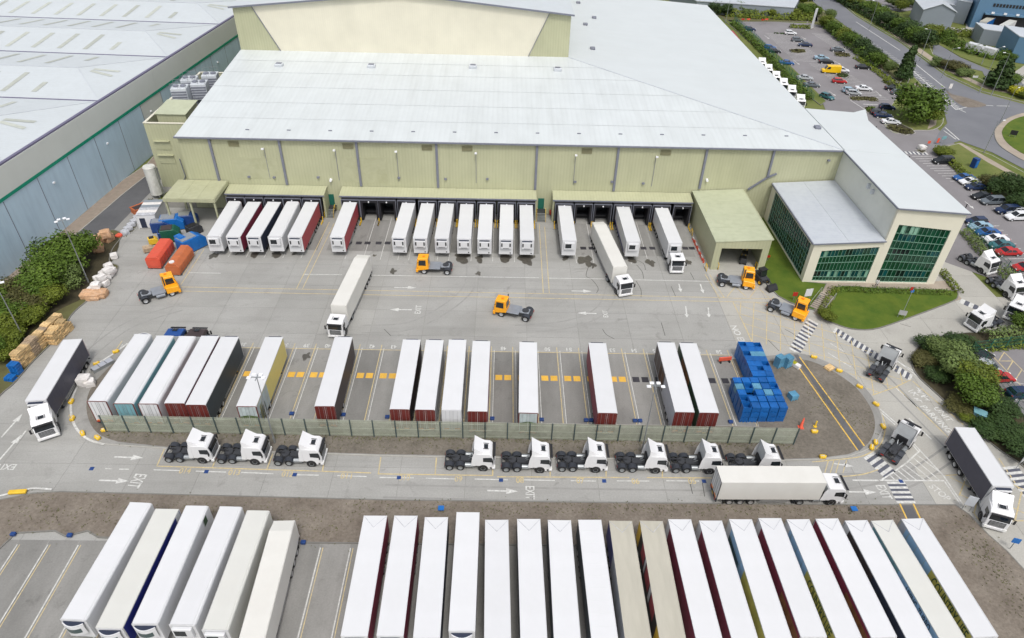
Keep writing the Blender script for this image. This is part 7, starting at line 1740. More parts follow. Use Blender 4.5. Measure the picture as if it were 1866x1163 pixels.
# shed bollards and barrier rail
for px_, lb in (((1286,492),'yellow hoop guard at the left front corner of the drive-in shed'), ((1307,489),'yellow hoop guard inside the left jamb of the drive-in shed'), ((1260,428),'yellow hoop guard by the rear dock end'), ((1377,489),'yellow hoop guard at the right jamb of the drive-in shed')):
    p = at(*px_); t = thing('hoop_guard', lb, 'barrier', (p.x,p.y,0), Q)
    MB().cyl((-.45,0,0),(-.45,0,1.1),.07,.07,8).cyl((.45,0,0),(.45,0,1.1),.07,.07,8).cyl((-.5,0,1.12),(.5,0,1.12),.07,.07,8).build('hoop', M['warn_yellow'], t); MB().box(-.6,.6,-.12,.12,0,.03).build('foot_plate', M['steel'], t)
pA, pB = at(1262,436), at(1282,480)
for k in range(9):
    p = pA.lerp(pB, k/8); q = pA.lerp(pB, (k+1)/8)
    if k < 8:
        t = thing('plastic_barrier', ('red' if k % 2 else 'white')+' plastic barrier, '+ORD[k]+' from the docks along the drive-in shed wall', 'barrier', (p.x,p.y,0), math.atan2((q-p).y,(q-p).x), 'barriers along the shed'); l_ = (q-p).length
        MB().box(.05,l_-.05,-.06,.06,.35,.6).build('rail', M['orange_barrier' if k % 2 else 'film'], t); MB().box(.1,.25,-.15,.15,0,.35).box(l_-.25,l_-.1,-.15,.15,0,.35).build('foot', M['orange_barrier'], t)
# yellow kerb guards round the island and other small items
def kguard(px_, label, rz=0, s=1.0):
    p = at(*px_, 0.12); t = thing('kerb_guard', label, 'kerb guard', (p.x,p.y,0.1), rz, 'yellow concrete kerb guards round the island')
    MB().slab([(-.55*s,-.3*s),(.3*s,-.34*s),(.6*s,0),(.3*s,.34*s),(-.55*s,.3*s)],0,.42).build('block', M['warn_yellow'], t, bevel=.12, seg=2); MB().box(-.4*s,.2*s,-.05,.05,.421,.435).build('reflector', M['white_paint'], t)
for (x, y, a, lb) in ((212,642,.5,'beside the leftmost bay trailer'),(177,664,.6,'above the panel rack'),(131,733,1.6,'on the left bend, upper one'),(133,764,1.7,'on the left bend, middle one'),(151,791,2.2,'on the left bend near its bottom'),(178,799,2.6,'at the left end of the lower kerb'),(192,785,.3,'lying in front of the fence end'),
                      (1483,652,-.4,'first right of the walkway'),(1529,677,-.5,'right of the small pallet pile'),(1566,706,-.8,'halfway down the right bend'),(1596,738,-1.0,'above the tip of the island'),(1609,779,-1.5,'at the right tip of the island'),(1588,817,-2.0,'below the tip near the zebra crossing'),(1595,808,-1.9,'beside the broken post near the tip'),(1484,788,0,'lying on the gravel left of the walkway'),(1499,834,0,'flat on the lower right kerb')):
    kguard((x,y), 'yellow kerb guard '+lb, a, 0.85)
p = at(33,898,.1); t = thing('kerb_guard', 'long yellow kerb guard at the lower left edge', 'kerb guard', tuple(p), .1); MB().box(-1,1,-.28,.28,0,.35).build('block', M['warn_yellow'], t, bevel=.08)
p = at(1485,778,.11); t = thing('bent_post', 'bent yellow post stub on the gravel left of the walkway', 'post', tuple(p)); MB().cyl((0,0,0),(.1,.2,.9),.1,.1,8).build('post', M['warn_yellow'], t); MB().cyl((.0,0,0),(0,0,.12),.25,.25,10).build('foot', M['warn_yellow'], t)
p = at(1459,779,.11); t = thing('traffic_cone', 'orange red tall cone leaning beside the right end of the fence', 'cone', tuple(p)); MB().cyl((0,0,.05),(.3,.5,1.3),.25,.08,12).build('cone', M['orange_barrier'], t); MB().box(-.35,.35,-.35,.35,0,.05).build('base', M['orange_barrier'], t)
p = at(1320,660); t = thing('plastic_barrier', 'orange red plastic barrier standing in bay 58', 'barrier', (p.x,p.y,0), .15); MB().box(-1,1,-.1,.1,.3,1.0).build('board', M['orange_barrier'], t, bevel=.05); MB().box(-.8,-.6,-.3,.3,0,.3).box(.6,.8,-.3,.3,0,.3).build('foot', M['black'], t)
p = at(1446,666,.12); t = thing('concrete_block', 'pale striped concrete block beside the head of the walkway', 'block', (p.x,p.y,.12), -.9); MB().box(-1,1,-.35,.35,0,.6).build('block', M['film'], t, bevel=.05); MB().box(-.3,.3,-.36,.36,.601,.61).build('stripe', M['leafE'], t)
# office lawn signs
def sign(px_, label, face, h, w, hh, rz=0, lean=0, posts=2, name='sign_board', cat='sign'):
    p = at(*px_, .12); t = thing(name, label, cat, tuple(p), rz)
    if posts == 2:
        for s in (-1,1): MB().cyl((s*w*.4,0,0),(s*w*.4,0,h),.04,.04,6).build('post', M['steel'], t)
    else: MB().cyl((0,0,0),(0,0,h),.05,.05,6).build('post', M['steel'], t)
    MB().box(-w/2,w/2,-.1,-.05,h-hh,h).build('face', M[face], t); return t
sign((1468,549), 'white square sign board beside the orange shunter on the lawn edge', 'white', 2.6, 1.3, 1.5, .2)
sign((1445,548), 'round red sign on a post at the lawn edge', 'lamp_red', 1.8, .8, .8, 0, posts=1); sign((1398,475), 'small red sign on the lawn beside the shed', 'lamp_red', 1.2, .6, .5, 0, posts=1)
sign((1641,579), 'low grey board at the foot of the flag pole on the lawn', 'alu', 1.5, 1.2, .9, -.3)
p = at(1643,575,.12); t = thing('flag_pole', 'slanting pole with small red and blue flag on the office lawn', 'flag pole', tuple(p)); MB().cyl((0,0,0),(.8,1.2,5.0),.05,.03,6).build('pole', M['steel'], t)
MB().box(.3,.85,1.2,1.24,4.3,4.9).build('flag', M['lamp_red'], t); MB().box(.6,1.15,1.26,1.3,3.8,4.3).build('pennant', M['bin_blue'], t)
sign((1489,549), 'small grey sign post beside the garden steps', 'alu', 1.3, .8, .5, .4, posts=1)
p = at(1595,527,.12)
sign((1759,930), 'grey and white road sign facing the stop line', 'box_grey', 2.6, 1.0, 1.6, -.4); sign((1840,1000), 'blue round keep sign on the kerb at the right edge', 'bin_blue', 2.0, .8, .8, -.3, posts=1)
p = at(1857,845,.12); sign((1857,850), 'white back of a road sign leaning at the right edge hedge', 'white', 2.6, 1.6, 1.4, .5)
t = thing('grit_bin', 'slate blue grit bin in the bushes of the planted island', 'bin', (at(1779,762,.12)).to_tuple(), -.5)
MB().prism([(-.8,0),(.8,0),(.9,1.1),(-.7,1.3)],-.6,.6).build('tub', M['teal_bin'], t, bevel=.05); MB().add([(-.8,-.65,1.36),(1.0,-.65,1.12),(1.0,.65,1.12),(-.8,.65,1.36),(-.8,-.65,1.3),(1.0,-.65,1.06),(1.0,.65,1.06),(-.8,.65,1.3)],[(0,1,2,3),(7,6,5,4),(0,4,5,1),(1,5,6,2),(2,6,7,3),(3,7,4,0)]).build('lid', M['teal'], t)
for (x, y, lb) in ((804,931,'bright blue marker board on the gravel behind the lower right row'),(1554,932,'round blue marker on the gravel near the right end of the row')):
    p = at(x,y,.11); t = thing('marker_board', lb, 'marker', tuple(p)); MB().box(-.35,.35,-.33,.33,.5,.56).build('face', M['bin_blue'], t); MB().box(-.05,.05,-.05,.05,0,.499).build('post', M['steel'], t)
GBk = 'blue boxes at the bay corners'
for k, (x, y) in enumerate(((25,975),(128,977),(553,990))):
    p = at(x,y,0.11); o = MB().box(-.27,.27,-.22,.22,0,.35).build('drain_box', M['deep_blue'], None, tuple(p), bevel=.04); tag(o, ['small blue box at the leftmost bay corner by the bottom left','small blue box at the corner next to the lower left group','small blue box right of the lower left group'][k], 'box', GBk)
for k, (x, y) in enumerate(((532,755),(619,757),(626,757),(706,761),(897,764),(987,766),(1068,767),(1077,767),(1157,768),(1166,768),(1331,770))):
    p = at(x,y); o = MB().box(-.3,.3,-.25,.25,0,.3).build('wheel_stop', M['deep_blue'], None, tuple(p), bevel=.03); tag(o, 'small blue wheel stop block, '+ORD[k]+' from the left at the fence end of the bays', 'wheel stop', 'blue wheel stop blocks')
# gateway totem and kiosks in the car park
p = at(1479,52,.1); t = thing('totem_sign', 'tall white totem sign at the corner of the car park', 'sign', (p.x,p.y,.1), 0.9); MB().box(-.9,.9,-.2,.2,0,7).build('panel', M['white'], t, bevel=.05); MB().box(-1,1,-.4,.4,0,.2).build('base', M['kerb'], t)
t = thing('portable_kiosk', 'dark blue portable kiosk on the grass by the road', 'kiosk', tuple(at(1773,305,.1)), .4); MB().box(-.6,.6,-.6,.6,0,2.3).build('cabin', M['deep_blue'], t, bevel=.05); MB().box(-.4,.4,-.62,-.605,.2,1.9).build('door', M['bin_blue'], t)
sign((1844,250), 'black and white chevron board on the roundabout', 'black', 1.8, 1.6, 1.2, -.4); sign((1773,150), 'white road sign with blue disc at the verge', 'white', 2, 1.6, .6, 0)
sign((1729,166), 'white keep sign at the head of the traffic island', 'film', 2.2, .9, 1.4, 0, posts=1); sign((1716,262), 'blue white sign by the exit hedge', 'teal', 2, 1.2, .8, .2); sign((1707,262), 'orange red notice by the exit hedge', 'orange_barrier', 1.5, .7, 1.2, .3, posts=1); sign((1691,265), 'small orange notice beside the white stone', 'orange_barrier', 1.2, .7, .7, 0, posts=1)
bale((1679,272), 1.4, M['film'], 'white rounded stone in the bed by the zebra crossing', .1, seed=90, name='painted_stone', cat='stone', fl=.8)
for k, (x, y) in enumerate(((1612,259),(1654,294),(1758,382),(1594,183+56))): 
    p = at(x,y); t = thing('bollard', ['black bollard below the entrance canopy','black bollard near the zebra crossing by the warehouse','black bollard near the arrows by the office','black bollard beside the small hedge bed'][k], 'bollard', (p.x,p.y,0)); MB().cyl((0,0,0),(0,0,1.1),.12,.1,8).build('post', M['black'], t); MB().cyl((0,0,1.101),(0,0,1.25),.14,.14,8).build('cap', M['black'], t)
# barrier gates at the top of the car park
for k, (x, y) in enumerate(((1352,44),(1362,44),(1388,45),(1395,44))):
    sign((x,y), ['leftmost','second','third','rightmost'][k]+' red and white gate post sign at the top of the car park', 'orange_barrier' if k % 2 else 'lamp_red', 2.0, 1.2, .5, .1)
for k, (x, y, lb) in enumerate(((1595,525,'person in white top standing on the office path'),)):
    pass

# ------------------------------------------------------------------ person on the path outside the office
def person(px_, label, z=0.1):
    p = at(*px_, z); t = thing('person', label, 'person', (p.x, p.y, z), -0.6)
    me = bpy.data.meshes.new('body'); V = [(0,0,.95),(0,0,1.2),(0,0,1.45),(0,.02,1.55),(0,.02,1.72),(.1,0,.9),(.12,.05,.5),(.12,0,.06),(.13,-.12,.03),(-.1,0,.9),(-.12,-.1,.5),(-.12,-.05,.06),(-.13,-.17,.03),(.2,0,1.42),(.27,.03,1.15),(.25,-.08,.92),(-.2,0,1.42),(-.27,-.03,1.15),(-.25,-.12,.95)]
    Eg = [(0,1),(1,2),(2,3),(3,4),(0,5),(5,6),(6,7),(7,8),(0,9),(9,10),(10,11),(11,12),(2,13),(13,14),(14,15),(2,16),(16,17),(17,18)]
    me.from_pydata(V, Eg, []); o = link('body', me, t); me.materials.append(mat('dark trousers', (.03,.03,.05), .8))
    sk = o.modifiers.new('skin', 'SKIN'); R_ = [.15,.15,.14,.055,.1,.09,.07,.05,.045,.09,.07,.05,.045,.06,.045,.04,.06,.045,.04]
    for v, r in zip(me.skin_vertices[0].data, R_): v.radius = (r, r*.9)
    me.skin_vertices[0].data[0].use_root = True
    o.modifiers.new('sub', 'SUBSURF').levels = 1
    MB().cyl((0,0,.93),(0,0,1.5),.19,.21,12).cyl((.2,0,1.46),(.27,.03,1.2),.08,.065,8).cyl((-.2,0,1.46),(-.27,-.03,1.2),.08,.065,8).build('shirt', M['film'], t)
    MB().cyl((0,.03,1.68),(0,.04,1.8),.115,.07,10).build('hair', M['bark'], t)
    return t
person((1595,524), 'person in a pale top and dark trousers on the path in front of the office')

# ------------------------------------------------------------------ green mesh fence in the east
def mesh_fence(P, h, label, z=0.12):
    t = thing('mesh_fence', label, 'fence', tuple(P[0]))
    for i in range(len(P)-1):
        a, c = P[i]-P[0], P[i+1]-P[0]; L = (c-a).length; n = max(1, int(L/2.6))
        for k in range(n):
            p, q = a.lerp(c, k/n), a.lerp(c, (k+1)/n); l_ = (q-p).length; b = MB()
            m_ = int(l_/0.16)
            for j in range(m_+1):
                x = p.lerp(q, j/m_); b.box(x.x-.008,x.x+.008,x.y-.008,x.y+.008,0.05,h)
            for zz in (0.1, h*.33, h*.66, h-.05): b.bar((p.x,p.y,zz),(q.x,q.y,zz),.02,.04)
            b.build('fence_panel', M['fence_green'], t); MB().box(p.x-.04,p.x+.04,p.y-.04,p.y+.04,0,h+.1).build('fence_post', M['fence_green'], t)
    return t
mesh_fence(pts([(1764,645),(1788,668),(1815,700),(1850,742),(1880,775)], .12), 2.4, 'green mesh fence between the planted island and the small car park')
mesh_fence(pts([(1764,645),(1800,640),(1890,628)], .12), 2.4, 'green mesh fence running to the right edge above the small car park')
mesh_fence(pts([(1337,40),(1372,70),(1408,107),(1446,146),(1482,184)], .1), 2.2, 'green mesh fence along the hedge beside the upper car park')
mesh_fence(pts([(1762,418),(1800,460),(1850,510),(1880,545)], .1), 2.0, 'green mesh fence behind the parked tractors')
# ------------------------------------------------------------------ plants
def leaf_cloud(b, c, rx, ry, rz_, n, size, seed, hollow=0.55):
    """n leaf quads through an uneven ellipsoid made of smaller lumps"""
    rnd = random.Random(seed); off = Vector((seed*7.3, seed*1.7, 0))
    for _ in range(n):
        while True:
            v = Vector((rnd.uniform(-1,1), rnd.uniform(-1,1), rnd.uniform(-1,1)))
            if 0.05 < v.length < 1: break
        u = v.normalized(); rr = hollow+(1-hollow)*rnd.random()**0.5
        k = 0.78+0.42*mnoise.noise(u*2.1+off)+0.22*mnoise.noise(u*5.0+off)
        p = Vector((u.x*rx*rr*k, u.y*ry*rr*k, u.z*rz_*rr*k))+c
        if p.z < 0.05: p.z = rnd.uniform(0.05, 0.5)
        nrm = (u+Vector((rnd.uniform(-1,1), rnd.uniform(-1,1), rnd.uniform(-.6,1.2)))*0.8).normalized()
        a = nrm.orthogonal().normalized(); d = nrm.cross(a); t = rnd.uniform(0, PI)
        e1 = (a*math.cos(t)+d*math.sin(t))*size*rnd.uniform(.6,1.3); e2 = (d*math.cos(t)-a*math.sin(t))*size*rnd.uniform(.35,.8)
        b.add([p-e1, p-e2*0.9, p+e1, p+e2], [(0,1,2,3)])
TM = {}
def crown_mesh(key, kind, seed, n, size, mt):
    if key in TM: return TM[key]
    b = MB(); rnd = random.Random(seed)
    if kind == 'round':
        leaf_cloud(b, Vector((0,0,.62)), .42, .42, .34, n//3, size, seed)
        for k in range(9):
            a = k*2.4+rnd.random(); r = .22+.12*rnd.random()
            leaf_cloud(b, Vector((.3*math.cos(a), .3*math.sin(a), .42+.4*rnd.random())), r, r, r*.8, n*2//27, size, seed+k+1)
    elif kind == 'cone':
        for k in range(9):
            z = .15+k*.095; r = .34*(1-k/10)+.05
            leaf_cloud(b, Vector((rnd.uniform(-.04,.04), rnd.uniform(-.04,.04), z)), r, r, .09, n//9, size, seed+k)
    else:  # bush
        for k in range(7):
            a = k*2.1+rnd.random(); q = .28*rnd.random()+.05
            leaf_cloud(b, Vector((q*math.cos(a), q*math.sin(a), .3+.25*rnd.random())), .3, .3, .3, n//7, size, seed+k)
    me = b.mesh(key, mt, shade='keep'); TM[key] = me; return me
trunkm = {}
def tree(px_, h, w, kind, leaf, label, group=None, cat='tree', name=None, variant=0, n=2600, size=.03, z=0.1, at_world=None):
    p = at_world or at(*px_, z); nm = name or {'round':'broadleaf_tree','cone':'conifer_tree','bush':'bush'}[kind]
    t = thing(nm, label, cat, (p.x, p.y, z), (variant*1.7+px_[0]) % 6.28 if px_ else variant, group)
    key = 'crown_%s_%s_%d' % (kind, leaf, variant % 3)
    me = crown_mesh(key, kind, 11+variant % 3*17+len(leaf), n, size, M[leaf])
    o = link('crown' if kind != 'bush' else 'foliage', me, t); o.scale = (w, w, h)
    b = MB(); th = .45 if kind != 'bush' else .3
    b.cyl((0,0,0),(0,0,h*th),.018*h+.05,.012*h+.03,7)
    for k in range(4):
        a = k*1.6; b.cyl((0,0,h*th*.85),(math.cos(a)*w*.22, math.sin(a)*w*.22, h*(th+.22)),.012*h+.02,.01,5)
    b.build('trunk' if kind != 'bush' else 'stem', M['bark'], t); return t
HM = {}
def hedge(P, h, w, leaf, label, z=0.1, dens=26, size=.2, name='hedge', group=None, wob=.35):
    """hedge along a polyline: leaf quads filling its section, one object with foliage and stems"""
    t = thing(name, label, 'hedge', tuple(P[0]), 0, group); b = MB(); s = MB(); rnd = random.Random(len(label)*7+int(P[0].x*3)); core = MB()
    for i in range(len(P)-1):
        a, c = P[i]-P[0], P[i+1]-P[0]; L = (c-a).length; d = (c-a).normalized(); q = Vector((-d.y, d.x, 0))
        n = int(L*(w+2*h)*dens/2)
        for _ in range(n):
            u = rnd.random()*L; an = rnd.uniform(0, PI); k = .82+wob*mnoise.noise(Vector((u*.5+i*9, an*1.2, len(label))))+.15*mnoise.noise(Vector((u*1.7, an*3, 4)))
            rr = rnd.uniform(.7,1)*k
            y = math.cos(an)*w/2*rr; zz = max(.06, (math.sin(an)**.6)*h*rr*rnd.uniform(.35 if abs(math.cos(an)) > .6 else .85, 1))
            p = a+d*u+q*y+Vector((0,0,zz)); nr = (q*math.cos(an)+Vector((0,0,math.sin(an)))+Vector((rnd.uniform(-1,1),rnd.uniform(-1,1),rnd.uniform(-.5,1)))*.8).normalized()
            e = nr.orthogonal().normalized(); f = nr.cross(e); tt = rnd.uniform(0,PI); e1 = (e*math.cos(tt)+f*math.sin(tt))*size*rnd.uniform(.6,1.3); e2 = (f*math.cos(tt)-e*math.sin(tt))*size*rnd.uniform(.4,.8)
            b.add([p-e1,p-e2,p+e1,p+e2],[(0,1,2,3)])
        k_ = 0
        while k_ < L:
            p = a+d*k_; s.cyl((p.x,p.y,0),(p.x+rnd.uniform(-.2,.2),p.y+rnd.uniform(-.2,.2),h*.6),.05,.02,5); k_ += 1.2
    tag(b.build('foliage', M[leaf], t, shade='keep'), kind='stuff'); tag(s.build('stem', M['bark'], t), kind='stuff'); return t

# left verge: trees and thicket
GH = 'bushes on the left verge'
left = [((118,492),8.5,11,'leafA','big dark green bush at the top of the left verge'), ((147,478),7.0,9,'leafA','dark green bush touching the cardboard bales'), ((96,520),7.5,10,'leafA','large bush left of the floodlight column'), ((128,520),5.0,7,'leafD','lower bush just left of the floodlight foot'),
        ((75,548),6,8,'leafA','green bush in the middle of the left verge'), ((98,556),4.5,6,'leafB','yellow green bush at the soil edge'), ((52,570),5.5,8,'leafF','olive brown bush in the middle of the left verge'), ((28,590),5.5,8,'leafA','green bush left of the pallet lamp'), ((62,592),4,6,'leafB','yellow bush behind the wooden pallets'),
        ((8,622),5.5,8,'leafB','yellow green bush at the left edge'), ((30,625),4,6,'leafB','small yellow green bush beside the lamp column'), ((-15,655),5.5,8,'leafA','dark bush cut by the left edge'), ((-8,560),6,8,'leafA','bush at the left edge beside the apron'), ((14,655),3.5,5,'leafB','lowest yellow green bush on the left verge'),
        ((-50,600),6,9,'leafA','bush mostly outside the left edge'), ((35,548),5.5,7,'leafF','olive bush beside the service road kerb')]
for k, (p, h, w, lf, lb) in enumerate(left): tree(p, h, w, 'bush', lf, lb, GH, 'bush', variant=k, n=5200, size=.028)
for k in range(16):
    tt = k/15; p = at(230+tt*60, 440-tt*64, 0.02)
random.seed(5)
gt = MB(); rnd = random.Random(3)
for _ in range(900):
    k = rnd.random(); x, y = 228+k*48+rnd.uniform(-6,6), 428-k*62+rnd.uniform(-5,5); p = at(x, y, .05); h = rnd.uniform(.1,.35)
    gt.add([(p.x-.1,p.y,p.z),(p.x+.1,p.y,p.z),(p.x+rnd.uniform(-.1,.1),p.y+rnd.uniform(-.1,.1),p.z+h)], [(0,1,2)])
tag(gt.build('rough_grass', M['leafF'], shade='keep'), 'rough brown green grass tufts between the grey bales and the service road', 'grass', kind='stuff')

gt = MB(); rnd = random.Random(8)
def tufts(A_, B_, n, spread, z):
    for _ in range(n):
        u = rnd.random(); p = A_.lerp(B_, u)+Vector((rnd.gauss(0,.3)*spread, rnd.gauss(0,.5)*spread, 0)); s_ = rnd.uniform(.03,.10); h = rnd.uniform(.03,.12)
        for k in range(3):
            a = rnd.uniform(0,6.28); gt.add([(p.x-s_*math.sin(a),p.y+s_*math.cos(a),z),(p.x+s_*math.sin(a),p.y-s_*math.cos(a),z),(p.x+rnd.uniform(-.15,.15),p.y+rnd.uniform(-.15,.15),z+h)], [(0,1,2)])
tufts(at(200,789), at(1440,811), 1800, .8, .115); tufts(at(220,800), at(1400,828), 500, 1.6, .115); tufts(at(30,930), at(640,960), 700, 3, .11); tufts(at(640,925), at(1640,932), 700, 1.2, .11); tufts(at(1760,960), at(1866,1120), 300, 4, .11); tufts(at(1480,720), at(1580,780), 200, 4, .115)
tag(gt.build('weed_tufts', M['weed'], shade='keep'), 'small brown green weeds growing through the gravel beds', 'weeds', kind='stuff')
# planted island in the east
GI = 'bushes on the planted island'
east = [((1708,648),4.0,6,'leafD','pale green bush at the top of the planted island'), ((1730,666),4.6,7,'leafD','grey green bush second from the top of the planted island'), ((1745,690),5.4,8,'leafD','dark green tree like bush in the middle of the planted island'), ((1766,706),6,8,'leafB','largest dark green bush of the planted island'),
        ((1772,736),5.5,8,'leafA','green bush behind the slate blue grit bin'), ((1706,690),1.8,5,'leafC','low dark undergrowth in the middle of the planted island'), ((1682,660),1.8,5,'leafF','low brown green growth at the left tip of the planted island'), ((1745,745),1.6,6,'leafF','low dark undergrowth left of the grit bin'),
        ((1800,788),1.8,7,'leafC','low dark growth below the grit bin'), ((1830,788),2.4,7,'leafC','dark growth in front of the mesh fence'), ((1856,818),2.4,7,'leafC','dark growth near the right edge above the leaning sign'), ((1824,752),2.6,6,'leafC','dark bush beside the mesh fence'), ((1758,765),1.4,3,'leafB','small bright green shrub left of the grit bin'),
        ((1690,632),2.0,6,'leafC','low dark growth along the top kerb of the planted island'), ((1745,632),2.2,7,'leafC','dark growth at the upper kerb near the fence corner')]
for k, (p, h, w, lf, lb) in enumerate(east): tree(p, h, w, 'bush', lf, lb, GI, 'bush', variant=k, n=4200, size=.03, z=.12)
hedge(pts([(1792,617),(1830,612),(1880,608)], .12), 2.2, 3.5, 'leafD', 'broad green hedge right of the facing tractor at the right edge')
tree((1860,600), 4, 6, 'bush', 'leafA', 'bush at the right edge behind the facing tractor', GI, 'bush', variant=2, n=4200)
hedge(pts([(1785,638),(1830,632),(1890,624)], .12), 0.9, 2.6, 'leafB', 'low yellow green hedge along the top of the small car park')
hedge(pts([(1756,424),(1772,440),(1790,462),(1806,480)], .12), 1.9, 3.2, 'leafD', 'rounded grey green hedge between the cars and the first parked tractor')
hedge(pts([(1820,492),(1840,512),(1856,530)], .12), 1.9, 3.0, 'leafD', 'rounded grey green hedge between the cars and the second parked tractor')
hedge(pts([(1716,497),(1732,517),(1747,535)], .12), 1.3, 2.0, 'leafB', 'clipped yellow green hedge at the right corner of the office')
hedge(pts([(1522,528),(1600,531),(1680,533),(1730,535)], .14), 1.1, 1.9, 'leafA', 'long clipped hedge in front of the office path', dens=34, size=.14)
hedge(pts([(1520,528),(1508,548),(1500,565)], .14), 1.3, 2.2, 'leafB', 'clipped hedge beside the garden steps', dens=34, size=.14)
tree((1508,584), 2.2, 3.4, 'bush', 'leafB', 'rounded shrub at the foot of the garden steps', None, 'bush', variant=1, n=3000, size=.035)
tree((1497,575), 1.8, 2.6, 'bush', 'leafB', 'small rounded shrub behind the one at the steps foot', None, 'bush', variant=2, n=3000, size=.035)
# north-east
hedge(pts([(1334,43),(1366,72),(1400,106),(1438,145),(1474,183)], .1), 1.8, 3.0, 'leafA', 'long hedge between the six tractors and the car park', dens=16, size=.3)
hedge(pts([(1438,50),(1475,52)], .1), 1.6, 2.5, 'leafB', 'short bright hedge at the top edge of the car park beside the totem', dens=16, size=.3)
G1 = 'trees behind the warehouse roof'
for k, (x, y, h, w, lf, lb) in enumerate(((1262,8,6,8,'leafB','leftmost tree at the roof corner'),(1280,14,7,9,'leafA','dark tree next to the roof corner'),(1300,24,6,9,'leafC','tree right of the roof corner pair'),(1322,28,6,9,'leafC','tree left of the thin lamp'),(1342,26,6,8,'leafA','tree right of the thin lamp'),(1362,30,4,8,'leafD','pale low bush left of the car park gates'),
                                 (1385,28,5,7,'leafB','yellow green tree above the gates'),(1405,32,4.5,7,'leafB','tree above the white car'),(1425,32,5,7,'leafA','tree in the middle of the row above the car park'),(1445,34,5,7,'leafB','tree left of the totem'),(1465,30,6,8,'leafA','dark tree behind the totem'),(1462,10,7,8,'leafB','light green tree at the corner of the grey building'),(1480,30,6,8,'leafA','tree between totem and road'))):
    tree((x,y), h, w, 'bush', lf, lb, G1, 'tree', name='broadleaf_tree', variant=k, n=2400, size=.045)
G2 = 'trees between car park and public road'
for k, (x, y, h, w, lf, lb) in enumerate(((1502,50,6,7,'leafB','yellow green tree right of the totem'),(1520,62,5.5,7,'leafA','tree beside the white road arrow'),(1512,36,5,6,'leafD','pale bush at the road edge'),(1536,72,5.5,7,'leafB','light tree in the roadside row'),(1552,84,6,8,'leafA','dark green tree in the roadside row'),(1568,96,6,8,'leafC','dark tree above the car park corner'),(1584,108,6,8,'leafC','dark tree in the lower roadside row'),(1598,122,6,7,'leafA','tree just left of the small round one'),(1618,134,5,5,'leafD','small round tree beside the tall dark one'))):
    tree((x,y), h, w, 'bush', lf, lb, G2, 'tree', name='broadleaf_tree', variant=k, n=2400, size=.045)
tree((1643,146), 10.5, 8.5, 'cone', 'leafC', 'tall dark pointed tree between car park and road', None, 'tree', n=3600, size=.05)
tree((1664,218), 12.5, 17, 'bush', 'leafA', 'very large round green tree at the car park exit', None, 'tree', name='broadleaf_tree', n=5200, size=.028)
tree((1690,222), 5, 9, 'bush', 'leafB', 'yellow green bush on the right of the very large round tree', None, 'bush', variant=1, n=4000)
hedge(pts([(1615,148),(1632,160),(1648,176)], .1), 2.0, 4, 'leafB', 'bright hedge above the very large round tree', dens=16, size=.3)
hedge(pts([(1560,106),(1590,126),(1620,148)], .1), 1.2, 3, 'leafB', 'low bright hedge along the right side of the car park', dens=16, size=.28)
for P, h, lf, lb in (([(1440,94),(1466,94)],.9,'leafF','low brown planted bed under the blue car'), ([(1522,101),(1548,102)],1.0,'leafF','low brown planted bed at the right edge of the car park'), ([(1526,138),(1546,140)],1.2,'leafC','dark planted bed below the yellow van'), ([(1550,180),(1597,182)],.9,'leafF','long brown planted bed in the lower car park'), ([(1578,200),(1594,202)],1.5,'leafA','round green shrub bed near the entrance canopy'), ([(1618,232),(1640,240),(1662,243)],1.3,'leafF','olive hedge curving round the car park exit')):
    hedge(pts(P, .12), h, 3.0, lf, lb, dens=16, size=.25)
hedge(pts([(1432,62),(1410,61)], .02), .5, 1.2, 'leafC', 'thin dark planted strip beside the white car', dens=16, size=.25)
hedge(pts([(1705,272),(1730,296),(1755,320),(1778,345)], .1), 1.8, 2.6, 'leafB', 'hedge along the fence between parked cars and the grass', dens=16, size=.26)
tree((1716,283), 2.6, 6, 'bush', 'leafB', 'bright green bush at the corner by the zebra crossing', None, 'bush', variant=2, n=3000, size=.04)
G3 = 'dark bushes at the right edge above the cars'
for k, (x, y, h, w, lf, lb) in enumerate(((1800,340,3.5,6,'leafF','olive bush with the yellow shrub'),(1812,352,4,7,'leafC','dark bush above the middle pair of cars'),(1838,355,6,8,'leafC','dark spreading conifer at the right edge'),(1860,362,6,8,'leafC','dark conifer cut by the right edge'),(1850,378,4,7,'leafC','dark bush right above the white and silver cars'),(1786,336,1.2,2,'leafE','small bright yellow shrub'))):
    tree((x,y), h, w, 'bush', lf, lb, G3, 'bush', variant=k, n=3000, size=.04)
G4 = 'trees beyond the public road'
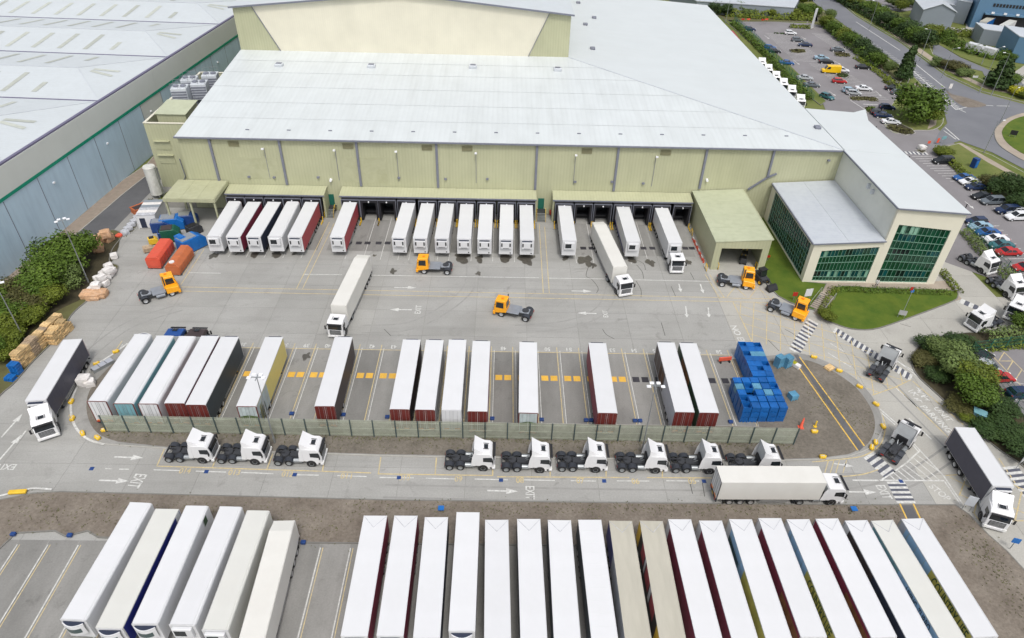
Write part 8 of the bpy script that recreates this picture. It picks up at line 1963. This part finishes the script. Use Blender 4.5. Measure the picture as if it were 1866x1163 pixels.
far = [(1530,2,'leafA',6,9),(1556,14,'leafB',6,9),(1577,24,'leafA',6,9),(1600,36,'leafA',7,9),(1590,20,'leafB',5,8),(1615,48,'leafC',7,10),(1636,58,'leafA',7,10),(1650,66,'leafC',7,10),(1663,78,'leafA',7,10),(1682,86,'leafC',8,10),(1697,70,'leafB',6,9),(1640,20,'leafB',6,8),(1655,12,'leafD',6,8),(1670,8,'leafA',5,7),(1624,12,'leafD',5,8),
       (1722,74,'leafA',5,8),(1838,110,'leafA',4,7),(1850,86,'leafB',4,7),(1708,120,'leafD',3.5,7),(1726,126,'leafF',3.5,7),(1742,130,'leafF',3.5,8),(1757,138,'leafD',3,7)]
words_ = ['near the far lamp','at the top verge','left of the road sign','behind the first street lamp','small light one up the road','left of the second street lamp','in the middle of the roadside thicket','dark one in the thicket','right of the thicket middle','dark one beside the side road','light one by the shed path','on the green by the car park far up','pale one near the top','small one at the very top','pale one by the white van',
          'in the hedge left of the workshop','at the left of the blue annex','by the blue annex wall','pale low one beside the lamp','reddish olive one on the verge','olive one on the verge','pale low one near the conifer']
for k, (x, y, lf, h, w) in enumerate(far):
    tree((x,y), h, w, 'bush', lf, ('tree ' if h > 4 else 'bush ')+words_[k]+' beyond the road', G4, 'tree', name='broadleaf_tree', variant=k, n=2000, size=.05)
hedge(pts([(1714,72),(1745,88),(1785,100),(1835,110)], .1), 3.6, 7, 'leafA', 'long thick hedge between the side road and the small white trailer', dens=12, size=.34)
hedge(pts([(1722,62),(1765,66),(1800,74),(1830,80)], .1), 3.2, 4.5, 'leafB', 'light green hedge in front of the long low building', dens=12, size=.34)
hedge(pts([(1505,48),(1530,68),(1566,96),(1606,128)], .1), 4.2, 6.5, 'leafA', 'tall thick hedge between the car park and the public road', dens=10, size=.36)
hedge(pts([(1530,2),(1575,26),(1620,52),(1665,80)], .1), 4.0, 6, 'leafC', 'dark thick hedge on the far side of the public road', dens=9, size=.4)
hedge(pts([(1275,12),(1320,28),(1380,32),(1480,36)], .1), 3.4, 7, 'leafB', 'broad band of bushes behind the top of the car park', dens=9, size=.4)
tree((1816,160), 9, 13, 'cone', 'leafC', 'broad dark conifer beside the two tall lamps', None, 'tree', variant=1, n=4500, size=.05)
tree((1836,158), 5, 8, 'bush', 'leafA', 'green bush right of the broad dark conifer', None, 'bush', variant=1, n=3000, size=.045)
tree((1850,172), 3.2, 6, 'bush', 'leafE', 'bright yellow shrub above the roundabout approach', None, 'bush', variant=0, n=3000, size=.045)
tree((1866,180), 3, 6, 'bush', 'leafB', 'yellow green shrub right of the bright yellow one', None, 'bush', variant=0, n=3000, size=.045)
bpy.context.view_layer.update()
